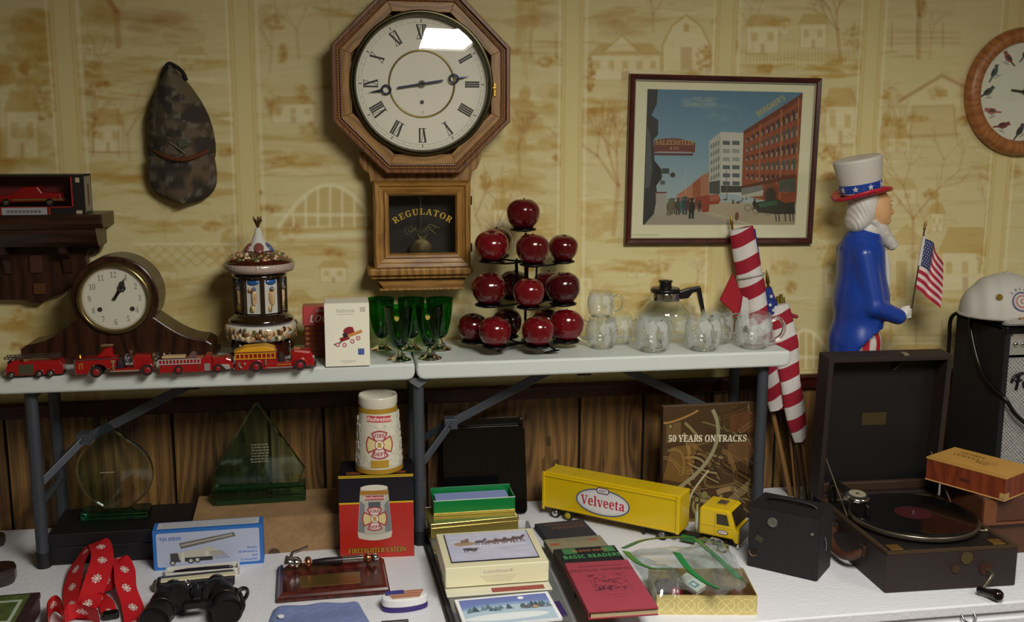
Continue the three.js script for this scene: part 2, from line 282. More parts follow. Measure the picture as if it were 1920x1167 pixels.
  for (let i = 0; i < 2600; i++) { const x = rr(0, W), y = rr(0, H), q = vnoise(x / 60, y / 40, 23, 999, 999); if (q < 0.45) continue; g.strokeStyle = rnd() < 0.7 ? och(rr(0.08, 0.26)) : brn(rr(0.06, 0.2)); g.lineWidth = rr(0.8, 2.4); g.beginPath(); g.moveTo(x, y); g.lineTo(x + rr(-3, 14), y + rr(-6, 4)); g.stroke(); }
  for (let i = 0; i < 46; i++) { const c = rr(0, 1920), d = rr(0, 690); rnd() < 0.5 ? bush(c, d, rr(10, 26), rr(6, 18), 0.22) : wash(c, d, rr(20, 60), rr(4, 12), 0.24); }
  // plain columns between the scenes, thin lines at both edges
  for (let k = -2; k < 8; k++) { const cx = -0.5715 + 0.372 * k, a = (cx - 0.0245 - WPX0) * sx, b = (cx + 0.0245 - WPX0) * sx; g.fillStyle = '#dccd92'; g.fillRect(a, 0, b - a, H); g.fillStyle = 'rgba(196,160,84,0.6)'; for (const q of [a, a + 5, b - 5, b]) g.fillRect(q - 0.8, 0, 1.6, H); g.fillStyle = pale(0.5); g.fillRect(a - 6, 0, 4, H); g.fillRect(b + 3, 0, 5, H); }
  { const c2 = document.createElement('canvas'); c2.width = W / 2; c2.height = H / 2; const h2 = c2.getContext('2d'); h2.imageSmoothingEnabled = true; h2.drawImage(g.canvas, 0, 0, W / 2, H / 2); g.imageSmoothingEnabled = true; g.drawImage(c2, 0, 0, W, H); h2.drawImage(c2, 0, 0, W / 4, H / 4); g.globalAlpha = 0.3; g.drawImage(c2, 0, 0, W / 4, H / 4, 0, 0, W, H); g.globalAlpha = 1; }
  // paper grain
  for (let i = 0; i < 30000; i++) { g.fillStyle = rnd() < 0.5 ? 'rgba(150,110,50,0.07)' : 'rgba(250,240,205,0.09)'; g.fillRect(rnd() * W, rnd() * H, rr(1, 5), 1); }
});
const wallUV = (g) => { const p = g.attributes.position, uv = g.attributes.uv; for (let i = 0; i < p.count; i++) uv.setXY(i, (p.getX(i) - WPX0) / (WPX1 - WPX0), (p.getY(i) - WPY0) / (WPY1 - WPY0)); return g; };
const WALLMAT = M(0xffffff, 0.75, 0, { map: wallpaper, bumpMap: withTex(fineBump, 10), bumpScale: 0.0002 });
const plain = M(0x8d8264, 0.8), ceilMat = M(0x9c9686, 0.9);
struct('wall_back', wallUV(new THREE.BoxGeometry(X1 - X0 + 0.4, CEIL - RAILY + 0.02, 0.1).translate((X0 + X1) / 2, (CEIL + RAILY - 0.02) / 2, -0.05)), WALLMAT);
struct('wall_left', box(0.1, CEIL, Z1, X0 - 0.05, 0, Z1 / 2, 0), plain);
struct('wall_right', box(0.1, CEIL, Z1, X1 + 0.05, 0, Z1 / 2, 0), plain);
struct('wall_front', box(X1 - X0 + 0.4, CEIL, 0.1, (X0 + X1) / 2, 0, Z1 + 0.05, 0), plain);
struct('floor', box(X1 - X0 + 0.4, 0.1, Z1 + 0.4, (X0 + X1) / 2, -0.1, Z1 / 2, 0), mottled(0x6a5a48, 0.7, 3));
{ // ceiling with openings for the recessed panels
  const s = shapeOf([[X0 - 0.2, -0.2], [X1 + 0.2, -0.2], [X1 + 0.2, Z1 + 0.2], [X0 - 0.2, Z1 + 0.2]]);
  for (const [x, z, w, l] of PANELS) s.holes.push(new THREE.Path([[-1, -1], [-1, 1], [1, 1], [1, -1]].map(([a, b]) => new THREE.Vector2(x + a * w / 2, z + b * l / 2))));
  struct('ceiling', T(new THREE.ExtrudeGeometry(s, { depth: 0.1, bevelEnabled: false }), 0, CEIL + 0.1, 0, Math.PI / 2), ceilMat);
}
PANELS.forEach(([x, z, w, l, I], i) => {
  const t = thing('ceiling_light', i ? 'smaller square recessed ceiling light panel further right' : 'large square recessed ceiling light panel over the counter', 'ceiling light', [x, CEIL, z]);
  const dif = part('diffuser', box(w, 0.01, l, 0, 0.012, 0, 0), M(0xffffff, 0.5, 0, { emissive: LIGHT_COLOR, emissiveIntensity: 1.6 }), t, 'glowing white diffuser');
  const f = 0.02; part('frame', [box(w + 2 * f, 0.012, f, 0, -0.012, l / 2 + f / 2), box(w + 2 * f, 0.012, f, 0, -0.012, -l / 2 - f / 2), box(f, 0.012, l, w / 2 + f / 2, -0.012, 0), box(f, 0.012, l, -w / 2 - f / 2, -0.012, 0)], M(0xe6e4de, 0.5), t);
  const L = new THREE.RectAreaLight(LIGHT_COLOR, I, w - 0.02, l - 0.02); L.position.set(0, 0.006, 0); L.rotation.x = -Math.PI / 2; t.add(L);
});
// chair rail
struct('trim_1', [box(X1 - X0, 0.036, 0.018, (X0 + X1) / 2, RAILY - 0.036, 0.009, 0.004), box(X1 - X0, 0.008, 0.024, (X0 + X1) / 2, RAILY - 0.01, 0.012, 0.003)], M(0x6b3320, 0.4, 0, { map: rep(woodTex(0xb06a44, 0x6a3018, 31), 3) }));
// plank panelling under the rail: each plank a piece of its own, grooves between them
const panelTex = [41, 42, 43].map((s) => dataTex(512, 1024, (x, y) => {
  const knot = (cx, cy, r) => Math.exp(-(((x - cx) / r) ** 2 + ((y - cy) / (r * 1.6)) ** 2));
  const k = knot(0.3, 0.35, 0.12) + knot(0.7, 0.72, 0.1) + (s === 42 ? knot(0.55, 0.5, 0.16) : 0);
  const w = vnoise(x * 3, y * 2, s, 3, 2) * 1.6 + k * 1.8, b = 0.5 + 0.5 * Math.sin((x * 7 + w) * 6.283), f = vnoise(x * 90, y * 9, s + 5, 90, 9), dk = vnoise(x * 5, y * 3, s + 9, 5, 3);
  let t = 0.34 * b + 0.3 * f + 0.25 * k; if (dk > 0.72) t += (dk - 0.72) * 2.2; if (vnoise(x * 30, y * 10, s + 11, 30, 10) > 0.88) t += 0.35;
  return lerp3([156, 116, 64], [48, 31, 19], Math.min(1, t));
}));
const panelMats = panelTex.map((t) => M(0xffffff, 0.5, 0, { map: t }));
{
  const g0 = struct('wall_panelling', box(X1 - X0, RAILY - 0.03, 0.006, (X0 + X1) / 2, 0, -0.012, 0), M(0x0d0806, 0.8));
  const joints = [-40, 12, 118, 325, 506, 608, 800, 1086, 1205, 1332, 1452, 1560, 1700, 1820, 1930].map((px) => onZ(px, 850, 0).x);
  joints.unshift(X0, -1.9, -1.72, -1.5, -1.32, -1.13, -0.95); joints.push(2.0, 2.2, 2.35, 2.6, 2.8, X1); joints.sort((a, b) => a - b);
  for (let i = 0; i < joints.length - 1; i++) {
    const a = joints[i] + 0.003, b = joints[i + 1] - 0.003, w = b - a; if (w < 0.02) continue;
    const g = box(w, RAILY - 0.03, 0.009, 0, 0, 0, 0.003), p = g.attributes.position, uv = g.attributes.uv, o = hash(i, 3, 5);
    for (let k = 0; k < p.count; k++) uv.setXY(k, p.getX(k) / 0.2 + o, p.getY(k) / 0.62 + o * 3);
    const m = part('plank', g, panelMats[i % 3], g0); m.position.set((a + b) / 2, 0, -0.0045);
  }
}
// ------------------------------------------------------------ counter and folding bench
const OAK = woodTex(0xb88a44, 0x6b4519, 51, 9), OAKM = (k = 5) => M(0xffffff, 0.42, 0, { map: withTex(OAK, k) });
const DARKW = woodTex(0x4a2b1c, 0x1e0f0a, 61, 8), DARKM = (k = 4, rough = 0.35) => M(0xffffff, rough, 0, { map: withTex(DARKW, k) });
const MAHOG = woodTex(0x5e2a22, 0x2a0f0e, 71, 7), MAHOGM = (k = 5, rough = 0.3) => M(0xffffff, rough, 0, { map: withTex(MAHOG, k) });
{
  const t = thing('counter', 'long white painted counter carrying the lower row of collectables', 'counter', [0.35, 0, 0]);
  const w = 4.4, zf = 0.709;
  const white = M(0xdcdde4, 0.5, 0, { bumpMap: withTex(fineBump, 3), bumpScale: 0.0008 });
  part('worktop', box(w, 0.022, zf - 0.006, 0, YT - 0.022, (zf + 0.006) / 2, 0.004), white, t);
  part('cabinet', box(w - 0.012, YT - 0.022 - 0.09, zf - 0.014, 0, 0.09, zf / 2, 0.003), white, t);
  part('toe_kick', box(w - 0.1, 0.09, zf - 0.16, 0, 0, zf / 2 - 0.06, 0.002), M(0x55504a, 0.7), t);
  // drawer fronts and their wire pulls
  const pull = onZ(1815, 1148, zf), py = pull.y;
  for (let k = -3; k < 3; k++) {
    const cx = pull.x - 0.35 + (k - 1) * 0.62; if (cx - 0.3 < -w / 2 || cx + 0.3 > w / 2) continue;
    const d = part('drawer_front', box(0.6, 0.12, 0.008, cx, YT - 0.155, zf - 0.006, 0.002), white, t);
    part('pull', tube([[cx - 0.013, py, zf - 0.004], [cx - 0.012, py - 0.012, zf + 0.008], [cx, py - 0.018, zf + 0.012], [cx + 0.012, py - 0.012, zf + 0.008], [cx + 0.013, py, zf - 0.004]], 0.0022), STEEL, d, 'bent grey wire pull');
  }
}
{
  const zf = 0.272, zb = 0.03, xa = -0.687, xm = 0.153, xb = 0.993, th = 0.036;
  const t = thing('folding_bench', 'white plastic fold-in-half bench on grey tube legs standing on the counter', 'bench', [0, YT, 0]);
  const h = YU - YT, plastic = M(0xcfd6d2, 0.42, 0, { bumpMap: withTex(fineBump, 30), bumpScale: 0.0003 });
  const slab = (x0, x1) => {
    const s = new THREE.Shape(), r = 0.016, R = 0.02;                    // front-view outline with rounded lower corners
    s.moveTo(x0 + 0.006, h); s.lineTo(x1 - 0.006, h); s.quadraticCurveTo(x1, h, x1, h - 0.008); s.lineTo(x1, h - th + R); s.quadraticCurveTo(x1, h - th, x1 - R, h - th); s.lineTo(x0 + R, h - th); s.quadraticCurveTo(x0, h - th, x0, h - th + R); s.lineTo(x0, h - 0.008); s.quadraticCurveTo(x0, h, x0 + 0.006, h);
    const g = new THREE.ExtrudeGeometry(s, { depth: zf - zb - 0.012, bevelEnabled: true, bevelSize: 0.006, bevelThickness: 0.006, bevelOffset: -0.006, bevelSegments: 4, curveSegments: 8 });
    return uvm(g.translate(0, 0, zb + 0.006));
  };
  part('bench_half', slab(xa, xm - 0.0015), plastic, t); part('bench_half', slab(xm + 0.0015, xb), plastic, t);
  for (const px of [358, 1098]) { const p = onZ(px, 737, zf); part('latch', box(0.03, 0.006, 0.02, p.x, h - th - 0.006, zf - 0.02), BLACK, t, 'small black latch under the edge'); }
  const grey = M(0x4b5058, 0.42, 0.4), capm = M(0x151518, 0.6), lf = 0.235, lb = 0.065, zm = (lf + lb) / 2;
  const legs = [onZ(70, 900, lf).x, onZ(786, 900, lf).x, onZ(1424, 850, lf).x];
  legs.forEach((x, i) => {
    for (const z of [lf, lb]) {
      const l = part('leg', [cyl(0.0125, 0.0125, h - th - 0.03, x, 0.03, z), cyl(0.0135, 0.0135, 0.012, x, h * 0.36, z)], grey, t, 'grey powder-coated tube leg');
      part('foot_cap', cyl(0.015, 0.0145, 0.032, x, 0, z), capm, l);
    }
    part('leg_crossbar', bar([x, h * 0.32, lf], [x, h * 0.32, lb], 0.008), grey, t); part('leg_crossbar', bar([x, h - th - 0.012, lf], [x, h - th - 0.012, lb], 0.011), grey, t);
    const sgn = i === 2 ? -1 : 1, jx = x + sgn * 0.078, jy = h * 0.6, ex = x + sgn * 0.33, ey = h - th - 0.006;
    const flat = (a, b, w) => { const A = new V3(...a), B = new V3(...b), d = B.clone().sub(A), g = box(d.length(), w, 0.006, 0, -w / 2, 0, 0.002); g.applyQuaternion(new THREE.Quaternion().setFromUnitVectors(new V3(1, 0, 0), d.normalize())); return g.translate((A.x + B.x) / 2, (A.y + B.y) / 2, (A.z + B.z) / 2); };
    for (const [z, q] of i === 2 ? [[zm, 0]] : [[lf, 0.012], [lb, -0.012]]) part('brace', flat([x, h * (i === 2 ? 0.33 : 0.42), z], [jx, jy, zm + q], 0.016), grey, t);
    part('brace', [flat([jx - sgn * 0.012, jy - 0.008, zm], [ex, ey, zm], 0.02), T(new THREE.CylinderGeometry(0.004, 0.004, 0.05, 12), jx, jy, zm, Math.PI / 2)], grey, t);
    part('bracket', box(0.03, 0.024, 0.034, jx, jy - 0.012, zm), grey, t);
    if (i === 1) part('centre_plate', extr(shapeOf([[x - 0.03, h - th], [x + 0.03, h - th], [x, h - th - 0.022]]), 0.03).translate(0, 0, lf - 0.01), M(0x6b6e72, 0.5, 0.3), t);
  });
}
// ------------------------------------------------------------ things on the wall
// rectangular frame from a profile of [inset, z], mitred corners
function frameLoft(w, h, prof) {
  const pos = [], L = (i) => { const [q, z] = prof[i], a = w / 2 - q, b = h / 2 - q; return [[-a, -b, z], [a, -b, z], [a, b, z], [-a, b, z]]; };
  for (let i = 0; i < prof.length - 1; i++) { const A = L(i), B = L(i + 1); for (let k = 0; k < 4; k++) { const n = (k + 1) % 4; pos.push(...A[k], ...A[n], ...B[n], ...A[k], ...B[n], ...B[k]); } }
  const g = new THREE.BufferGeometry(); g.setAttribute('position', new THREE.Float32BufferAttribute(pos, 3)); g.computeVertexNormals();
  const uv = []; for (let i = 0; i < pos.length; i += 9) { let vert = false; { const x = [pos[i], pos[i + 3], pos[i + 6]], y = [pos[i + 1], pos[i + 4], pos[i + 7]]; vert = Math.max(...y) - Math.min(...y) > Math.max(...x) - Math.min(...x); } for (let k = 0; k < 3; k++) { const x = pos[i + 3 * k], y = pos[i + 3 * k + 1], z = pos[i + 3 * k + 2]; vert ? uv.push(x + z, y) : uv.push(y + z, x); } }
  g.setAttribute('uv', new THREE.Float32BufferAttribute(uv, 2)); return g;
}
const flatShade = (g) => { const n = g.index ? g.toNonIndexed() : g; n.computeVertexNormals(); return n; };
function star(g, x, y, r, fill) { g.fillStyle = fill; g.beginPath(); for (let i = 0; i < 10; i++) { const a = -Math.PI / 2 + i * Math.PI / 5, q = i % 2 ? r * 0.4 : r; g.lineTo(x + q * Math.cos(a), y + q * Math.sin(a)); } g.closePath(); g.fill(); }
const clockNumerals = (g, cx, cy, r, list, font, fill, tangential, squeeze = 1) => { g.fillStyle = fill; g.textAlign = 'center'; g.textBaseline = 'middle'; list.forEach((s, i) => { const a = (i + 1) * Math.PI / 6; g.save(); g.translate(cx + r * Math.sin(a), cy - r * Math.cos(a)); if (tangential) g.rotate(a); g.scale(squeeze, 1); g.font = font; g.fillText(s, 0, 0); g.restore(); }); };

{ // regulator clock
  const C = onZ(792, 157, 0.1), s = pxm(C), a = 168 * s, K = 1 / Math.cos(Math.PI / 8);
  const t = thing('wall_clock', 'octagonal oak regulator wall clock with white roman dial and lower glass door', 'clock', [C.x, C.y, 0]);
  const L = (px, py) => [(px - 792) * s, (157 - py) * s];
  const oak = OAKM(6), oakD = M(0xc8a478, 0.4, 0, { map: withTex(OAK, 7) });
  const oct = (ap) => circlePts(ap * K, 8, Math.PI / 8);
  part('drum_case', uvm(extr(shapeOf(oct(a * 0.86)), 0.066)), oakD, t);
  for (let k = 0; k < 8; k++) { // mitred boards of the octagon
    const v = (ap, j) => { const q = Math.PI / 8 + (k + j) * Math.PI / 4; return [ap * K * Math.cos(q), ap * K * Math.sin(q)]; };
    const sh = shapeOf([v(a * 0.78, 0), v(a * 0.9, 0), v(a * 0.9, 1), v(a * 0.78, 1)]);
    let g = extr(sh, 0.026, 0.0012); const ang = (k + 1) * Math.PI / 4;
    g = g.index ? g.toNonIndexed() : g; const p = g.attributes.position, uv = g.attributes.uv;
    for (let i = 0; i < p.count; i++) { const x = p.getX(i), y = p.getY(i); uv.setXY(i, (x * Math.cos(ang) + y * Math.sin(ang)) + k * 0.13, -x * Math.sin(ang) + y * Math.cos(ang) + k * 0.31); }
    part('board', g.translate(0, 0, 0.066), oak, t);
  }
  const ringPts = [[a * 0.885, 0.088], [a * 0.89, 0.095], [a * 0.905, 0.096], [a * 0.91, 0.09], [a * 0.948, 0.09], [a * 0.954, 0.1], [a * 0.985, 0.1], [a, 0.092], [a, 0.07], [a * 0.96, 0.06]];
  part('moulding', uvm(flatShade(T(lathe(ringPts.map(([r, z]) => [r * K, z]), 8), 0, 0, 0, Math.PI / 2, Math.PI / 8, 0))), oakD, t);
  const beads = []; for (let k = 0; k < 8; k++) { const A = oct(a * 0.929)[k], B = oct(a * 0.929)[(k + 1) % 8]; for (let i = 0; i < 26; i++) { const u = (i + 0.5) / 26; beads.push(new THREE.SphereGeometry(0.0028, 6, 5).translate(A[0] + (B[0] - A[0]) * u, A[1] + (B[1] - A[1]) * u, 0.0915)); } }
  part('beading', beads, M(0xa87848, 0.35), t, 'carved row of small beads');
  const rd = 127 * s;
  part('bezel', T(lathe([[rd * 0.965, 0.083], [rd * 0.975, 0.101], [rd * 0.985, 0.107], [rd * 1.005, 0.106], [rd * 1.015, 0.1], [rd * 1.035, 0.104], [rd * 1.055, 0.1], [rd * 1.07, 0.091]], 64), 0, 0, 0, Math.PI / 2), M(0x4f4a34, 0.3, 0.85), t, 'dark brass bezel');
  const dialTex = canvasTex(1024, 1024, (g) => {
    g.fillStyle = '#e9e5d3'; g.fillRect(0, 0, 1024, 1024); g.strokeStyle = '#8d8a7c'; g.lineWidth = 2;
    for (const r of [486, 462]) { g.beginPath(); g.arc(512, 512, r, 0, 7); g.stroke(); }
    for (let i = 0; i < 60; i++) { const q = i * Math.PI / 30; g.lineWidth = i % 5 ? 2 : 7; g.strokeStyle = i % 5 ? '#8d8a7c' : '#23211f'; g.beginPath(); g.moveTo(512 + 463 * Math.sin(q), 512 - 463 * Math.cos(q)); g.lineTo(512 + 484 * Math.sin(q), 512 - 484 * Math.cos(q)); g.stroke(); }
    // tall roman numerals made of bars, feet to the centre
    const NUM = ['I', 'II', 'III', 'IIII', 'V', 'VI', 'VII', 'VIII', 'IX', 'X', 'XI', 'XII'];
    NUM.forEach((n, i) => {
      g.save(); g.translate(512, 512); g.rotate((i + 1) * Math.PI / 6); g.translate(0, -392);
      const W = { I: 17, V: 42, X: 44 }; let w = 0; for (const c of n) w += W[c]; let x = -w / 2; g.fillStyle = '#26221f'; g.strokeStyle = '#26221f';
      for (const c of n) { const q = W[c]; const bar = (x0, y0, x1, y1, lw) => { g.lineWidth = lw; g.beginPath(); g.moveTo(x0, y0); g.lineTo(x1, y1); g.stroke(); };
        if (c === 'I') { g.fillRect(x + 2, -52, 13, 104); } else if (c === 'V') { bar(x + 6, -52, x + q / 2, 52, 15); bar(x + q - 6, -52, x + q / 2, 52, 4); } else { bar(x + 6, -52, x + q - 6, 52, 15); bar(x + q - 6, -52, x + 6, 52, 4); }
        g.fillRect(x, -56, q, 5); g.fillRect(x, 51, q, 5); x += q; }
      g.restore();
    });
    g.fillStyle = '#8a8577'; g.font = 'italic 34px serif'; g.textAlign = 'center'; g.fillText('S', 514, 740);
  });
  part('dial', T(new THREE.CircleGeometry(rd * 0.985, 72), 0, 0, 0.084), printMat(dialTex, 0.55), t, 'ivory dial with black roman numerals');
  part('dial_ring', T(new THREE.TorusGeometry(rd * 0.485, 0.0022, 8, 64), 0, 0, 0.0845), M(0x8a7a48, 0.3, 0.9), t);
  part('winding_hole', T(new THREE.CylinderGeometry(0.0042, 0.0042, 0.002, 16), 0, -0.039, 0.085, Math.PI / 2), BLACK, t);
  const hand = (ang, len) => { const sh = [box(len * 0.62, 0.0045, 0.0012, len * 0.31 - 0.02, -0.0022, 0, 0.0005), T(new THREE.TorusGeometry(0.0092, 0.0022, 8, 24), len * 0.66, 0, 0), T(new THREE.ConeGeometry(0.0035, len * 0.28, 8), len * 0.86, 0, 0, 0, 0, -Math.PI / 2, [1, 1, 0.3])]; return merge(sh).rotateZ(ang); };
  part('clock_hand', hand(Math.PI + 0.165, 103 * s).translate(0, 0, 0.092), M(0x3a3f55, 0.25, 0.7), t, 'blued steel moon hand');
  part('clock_hand', hand(0.165, 92 * s).translate(0, 0, 0.0945), M(0x3a3f55, 0.25, 0.7), t, 'blued steel moon hand');
  part('hand_nut', T(lathe([[0, 0.016], [0.004, 0.015], [0.007, 0.006], [0.0085, 0]], 20), 0, 0, 0.086, Math.PI / 2), M(0x7d7a70, 0.25, 0.9), t);
  const sag = 0.0086, Rg = (rd * rd + sag * sag) / (2 * sag), dome = []; for (let i = 0; i <= 14; i++) { const r = rd * 0.985 * i / 14; dome.push([r, Math.sqrt(Rg * Rg - r * r) - Rg + sag]); }
  part('glass', T(lathe(dome, 64), 0, 0, 0.099, Math.PI / 2), GLASS, t, 'domed clear glass');
  part('latch', [box(0.007, 0.03, 0.006, L(930, 0)[0], L(0, 180)[1], 0.092), box(0.012, 0.006, 0.005, L(928, 0)[0], L(0, 166)[1], 0.095)], BRASS, t, 'small brass latch');
  // shoulders, lower case with a glazed door
  const ears = [[673, 285], [907, 285], [906, 300], [899, 316], [889, 322], [886, 345], [694, 345], [690, 326], [680, 318], [672, 302]].map((p) => L(...p));
  part('shoulder_board', uvm(extr(shapeOf(ears), 0.022, 0.002)).translate(0, 0, 0.04), oak, t);
  const [bx0, by1] = L(697, 338), [bx1, by0] = L(884, 508), bw = bx1 - bx0, bh = by1 - by0, bcx = (bx0 + bx1) / 2, bcy = (by0 + by1) / 2;
  const side = box(0.008, bh, 0.07, 0, by0, 0.035, 0.001);
  part('lower_case', [side.clone().translate(bx0 + 0.004, 0, 0), side.translate(bx1 - 0.004, 0, 0), box(bw, 0.008, 0.07, bcx, by1 - 0.008, 0.035), box(bw, 0.008, 0.07, bcx, by0, 0.035)], oakD, t);
  part('case_back', box(bw, bh, 0.006, bcx, by0, 0.003, 0), M(0x15100c, 0.7), t);
  const door = part('door_frame', frameLoft(bw, bh, [[0, 0.07], [0, 0.082], [0.004, 0.088], [0.012, 0.086], [0.014, 0.081], [0.022, 0.079], [0.025, 0.083], [0.03, 0.082], [0.034, 0.076], [0.034, 0.07]]).translate(bcx, bcy, 0), OAKM(7), t);
  part('door_glass', plate(bw - 0.066, bh - 0.066, bcx, bcy, 0.073), GLASS, door);
  // gilt arc lettering on the glass
  const word = 'REGULATOR', lg = [], rad = 0.105; let tot = 0; const gl = [...word].map((ch) => { const q = new TextGeometry(ch, { font: fonts.serif_bold, size: 0.0138, depth: 0.0006, curveSegments: 4 }); q.computeBoundingBox(); const w = q.boundingBox.max.x + 0.0016; tot += w; return [q, w]; });
  let at = -tot / 2; for (const [q, w] of gl) { const m = at + w / 2, an = m / rad; q.translate(-w / 2, 0, 0); q.rotateZ(-an); q.translate(rad * Math.sin(an), rad * Math.cos(an) - rad, 0); lg.push(q); at += w; }
  part('lettering', merge(lg).translate(bcx + 0.001, L(0, 404)[1], 0.0738), M(0xc9a93a, 0.35, 0.3), door, 'gilt arched word REGULATOR');
  // stencilled gilt scrollwork under the word
  const orn = []; for (const sg of [-1, 1]) for (let i = 0; i < 5; i++) { const r = 0.005 + 0.0016 * i, cx = sg * (0.006 + 0.0065 * i), cy = -0.004 * Math.abs(i - 2); orn.push(T(new THREE.TorusGeometry(r * 0.7, 0.0006, 5, 16, 4.4), cx, cy, 0, 0, 0, sg > 0 ? 0.4 : 2.2)); }
  for (let i = 0; i < 6; i++) orn.push(T(new THREE.TorusGeometry(0.011 - 0.0015 * i, 0.0006, 5, 14, 3.1), 0, -0.012 - 0.004 * i, 0, 0, 0, Math.PI));
  part('scrollwork', merge(orn).translate(bcx, L(0, 428)[1], 0.0736), M(0x7d7444, 0.4, 0.5), door);
  const pend = part('pendulum', [cyl(0.0014, 0.0014, 0.16, bcx, by0 + 0.055, 0.03)], M(0x8a8578, 0.3, 0.9), t); part('pendulum_bob', T(lathe([[0, 0.005], [0.02, 0.0035], [0.027, 0]], 32), bcx, by0 + 0.035, 0.03, Math.PI / 2), M(0x4a4228, 0.45, 0.8), pend);
  for (const py of [378, 470]) part('hinge', box(0.005, 0.02, 0.008, bx1 + 0.002, L(0, py + 8)[1], 0.07), M(0x2a2118, 0.4, 0.7), t);
  const [lx0, ly1] = L(684, 506), [lx1, ly0] = L(887, 521);
  part('ledge', [box(lx1 - lx0, ly1 - ly0, 0.094, (lx0 + lx1) / 2, ly0, 0.047, 0.005), box(lx1 - lx0 - 0.012, 0.008, 0.084, (lx0 + lx1) / 2, ly0 - 0.008, 0.042, 0.003)], oak, t);
  const pl = [[697, 526], [876, 526], [870, 550], [716, 550]].map((p) => L(...p)), zig = uvm(extr(shapeOf(pl), 0.07, 0.002), 1, true);
  part('plinth', [zig, box(L(872, 0)[0] - L(706, 0)[0], 0.005, 0.076, (L(872, 0)[0] + L(706, 0)[0]) / 2, L(0, 552)[1], 0.038, 0.002)], OAKM(8), t);
}
{ // framed street print
  const c = [[1186, 138], [1543, 147], [1523, 455], [1170, 461]].map((p) => onZ(...p, 0.02));
  const ctr = c.reduce((q, p) => q.add(p), new V3()).multiplyScalar(0.25), w = (c[0].distanceTo(c[1]) + c[3].distanceTo(c[2])) / 2, h = (c[0].distanceTo(c[3]) + c[1].distanceTo(c[2])) / 2;
  const t = thing('framed_picture', 'brown framed colour print of an old city street on the wallpaper', 'picture', [ctr.x, ctr.y, 0]); t.rotation.z = -0.0116;
  part('frame', frameLoft(w, h, [[0, 0], [0, 0.018], [0.003, 0.021], [0.01, 0.018], [0.012, 0.0155], [0.013, 0.0155], [0.013, 0.008]]), MAHOGM(6, 0.3), t, 'reddish brown wooden frame');
  part('frame_lip', frameLoft(w - 0.0255, h - 0.0255, [[0, 0.0156], [0.0008, 0.0164], [0.0022, 0.0164], [0.0026, 0.011]]), M(0xb9b3a0, 0.3, 0.7), t, 'thin silver inner lip');
  part('backing', box(w - 0.006, h - 0.006, 0.006, 0, -h / 2 + 0.003, 0.003, 0), M(0x5a4a38, 0.8), t);
  const pw = 0.768 * w + 0.02, ph = 0.735 * h + 0.03;
  part('mat_board', box(w - 0.024, h - 0.024, 0.003, 0, -h / 2 + 0.012, 0.0085, 0), M(0xd8d6b4, 0.8), t, 'cream mat');
  const tex = canvasTex(900, 800, (g, W, H) => {
    seed(5);
    const P = (x, y) => { const v0 = (y - 140) / 850, l = 205 - 33 * v0, r = 1178 - 53 * v0, u = (x - l) / (r - l); return [u * W, (y - 138 - 20 * u * (1 - v0)) / (990 - 138 - 20 * u * (1 - v0)) * H]; };
    const poly = (pts, f) => { g.fillStyle = f; g.beginPath(); pts.forEach((p, i) => { const q = P(...p); i ? g.lineTo(...q) : g.moveTo(...q); }); g.closePath(); g.fill(); };
    const line = (pts, f, w) => { g.strokeStyle = f; g.lineWidth = w; g.beginPath(); pts.forEach((p, i) => { const q = P(...p); i ? g.lineTo(...q) : g.moveTo(...q); }); g.stroke(); };
    const sky = g.createLinearGradient(0, 0, 0, H * 0.8); sky.addColorStop(0, '#5f93b4'); sky.addColorStop(0.5, '#86b4cf'); sky.addColorStop(1, '#b9d2da'); g.fillStyle = sky; g.fillRect(0, 0, W, H);
    for (let i = 0; i < 60; i++) { const q = P(rr(430, 620), rr(190, 250)); g.fillStyle = 'rgba(214,222,205,0.10)'; g.beginPath(); g.ellipse(q[0], q[1], rr(14, 46), rr(4, 12), 0, 0, 7); g.fill(); }
    for (let i = 0; i < 40; i++) { const q = P(rr(560, 800), rr(230, 330)); g.fillStyle = 'rgba(205,220,220,0.06)'; g.beginPath(); g.ellipse(q[0], q[1], rr(14, 50), rr(4, 14), 0, 0, 7); g.fill(); }
    poly([[170, 880], [600, 840], [1130, 860], [1130, 1000], [170, 1000]], '#c9bfa0'); poly([[170, 930], [450, 880], [760, 1000], [170, 1000]], '#b9b2a2'); poly([[590, 910], [900, 1000], [850, 1000], [585, 915]], '#d8d4c0');
    // far street
    poly([[380, 800], [470, 735], [530, 680], [582, 650], [582, 830], [380, 840]], '#c98a66'); poly([[480, 820], [480, 725], [530, 690], [530, 820]], '#b5623c'); for (let i = 0; i < 8; i++) line([[490 + i * 12, 700 - i * 5], [490 + i * 12, 800]], 'rgba(90,40,20,0.4)', 2);
    // white block
    poly([[584, 458], [656, 400], [656, 790], [584, 790]], '#cfd2c6'); poly([[656, 400], [800, 405], [790, 800], [656, 790]], '#e6e6da');
    for (let r = 0; r < 6; r++) { for (let k = 0; k < 4; k++) { const x = 594 + k * 15, y = 480 + r * 50 - k * 8; poly([[x, y], [x + 8, y - 4], [x + 8, y + 24], [x, y + 28]], '#77817f'); } for (const x of [668, 728]) poly([[x, 455 + r * 51], [x + 46, 457 + r * 51], [x + 45, 482 + r * 51], [x, 480 + r * 51]], r === 0 || r > 2 ? '#5d6a70' : '#aab4b0'); }
    poly([[656, 738], [790, 740], [790, 780], [656, 782]], '#3e4442'); poly([[584, 715], [650, 705], [650, 790], [584, 790]], '#4d5552');
    // brick block
    poly([[800, 395], [1178, 160], [1130, 860], [930, 830], [785, 800]], '#a5532f'); poly([[800, 395], [1050, 240], [1178, 160], [1176, 190], [1050, 275], [800, 420]], '#7d3826');
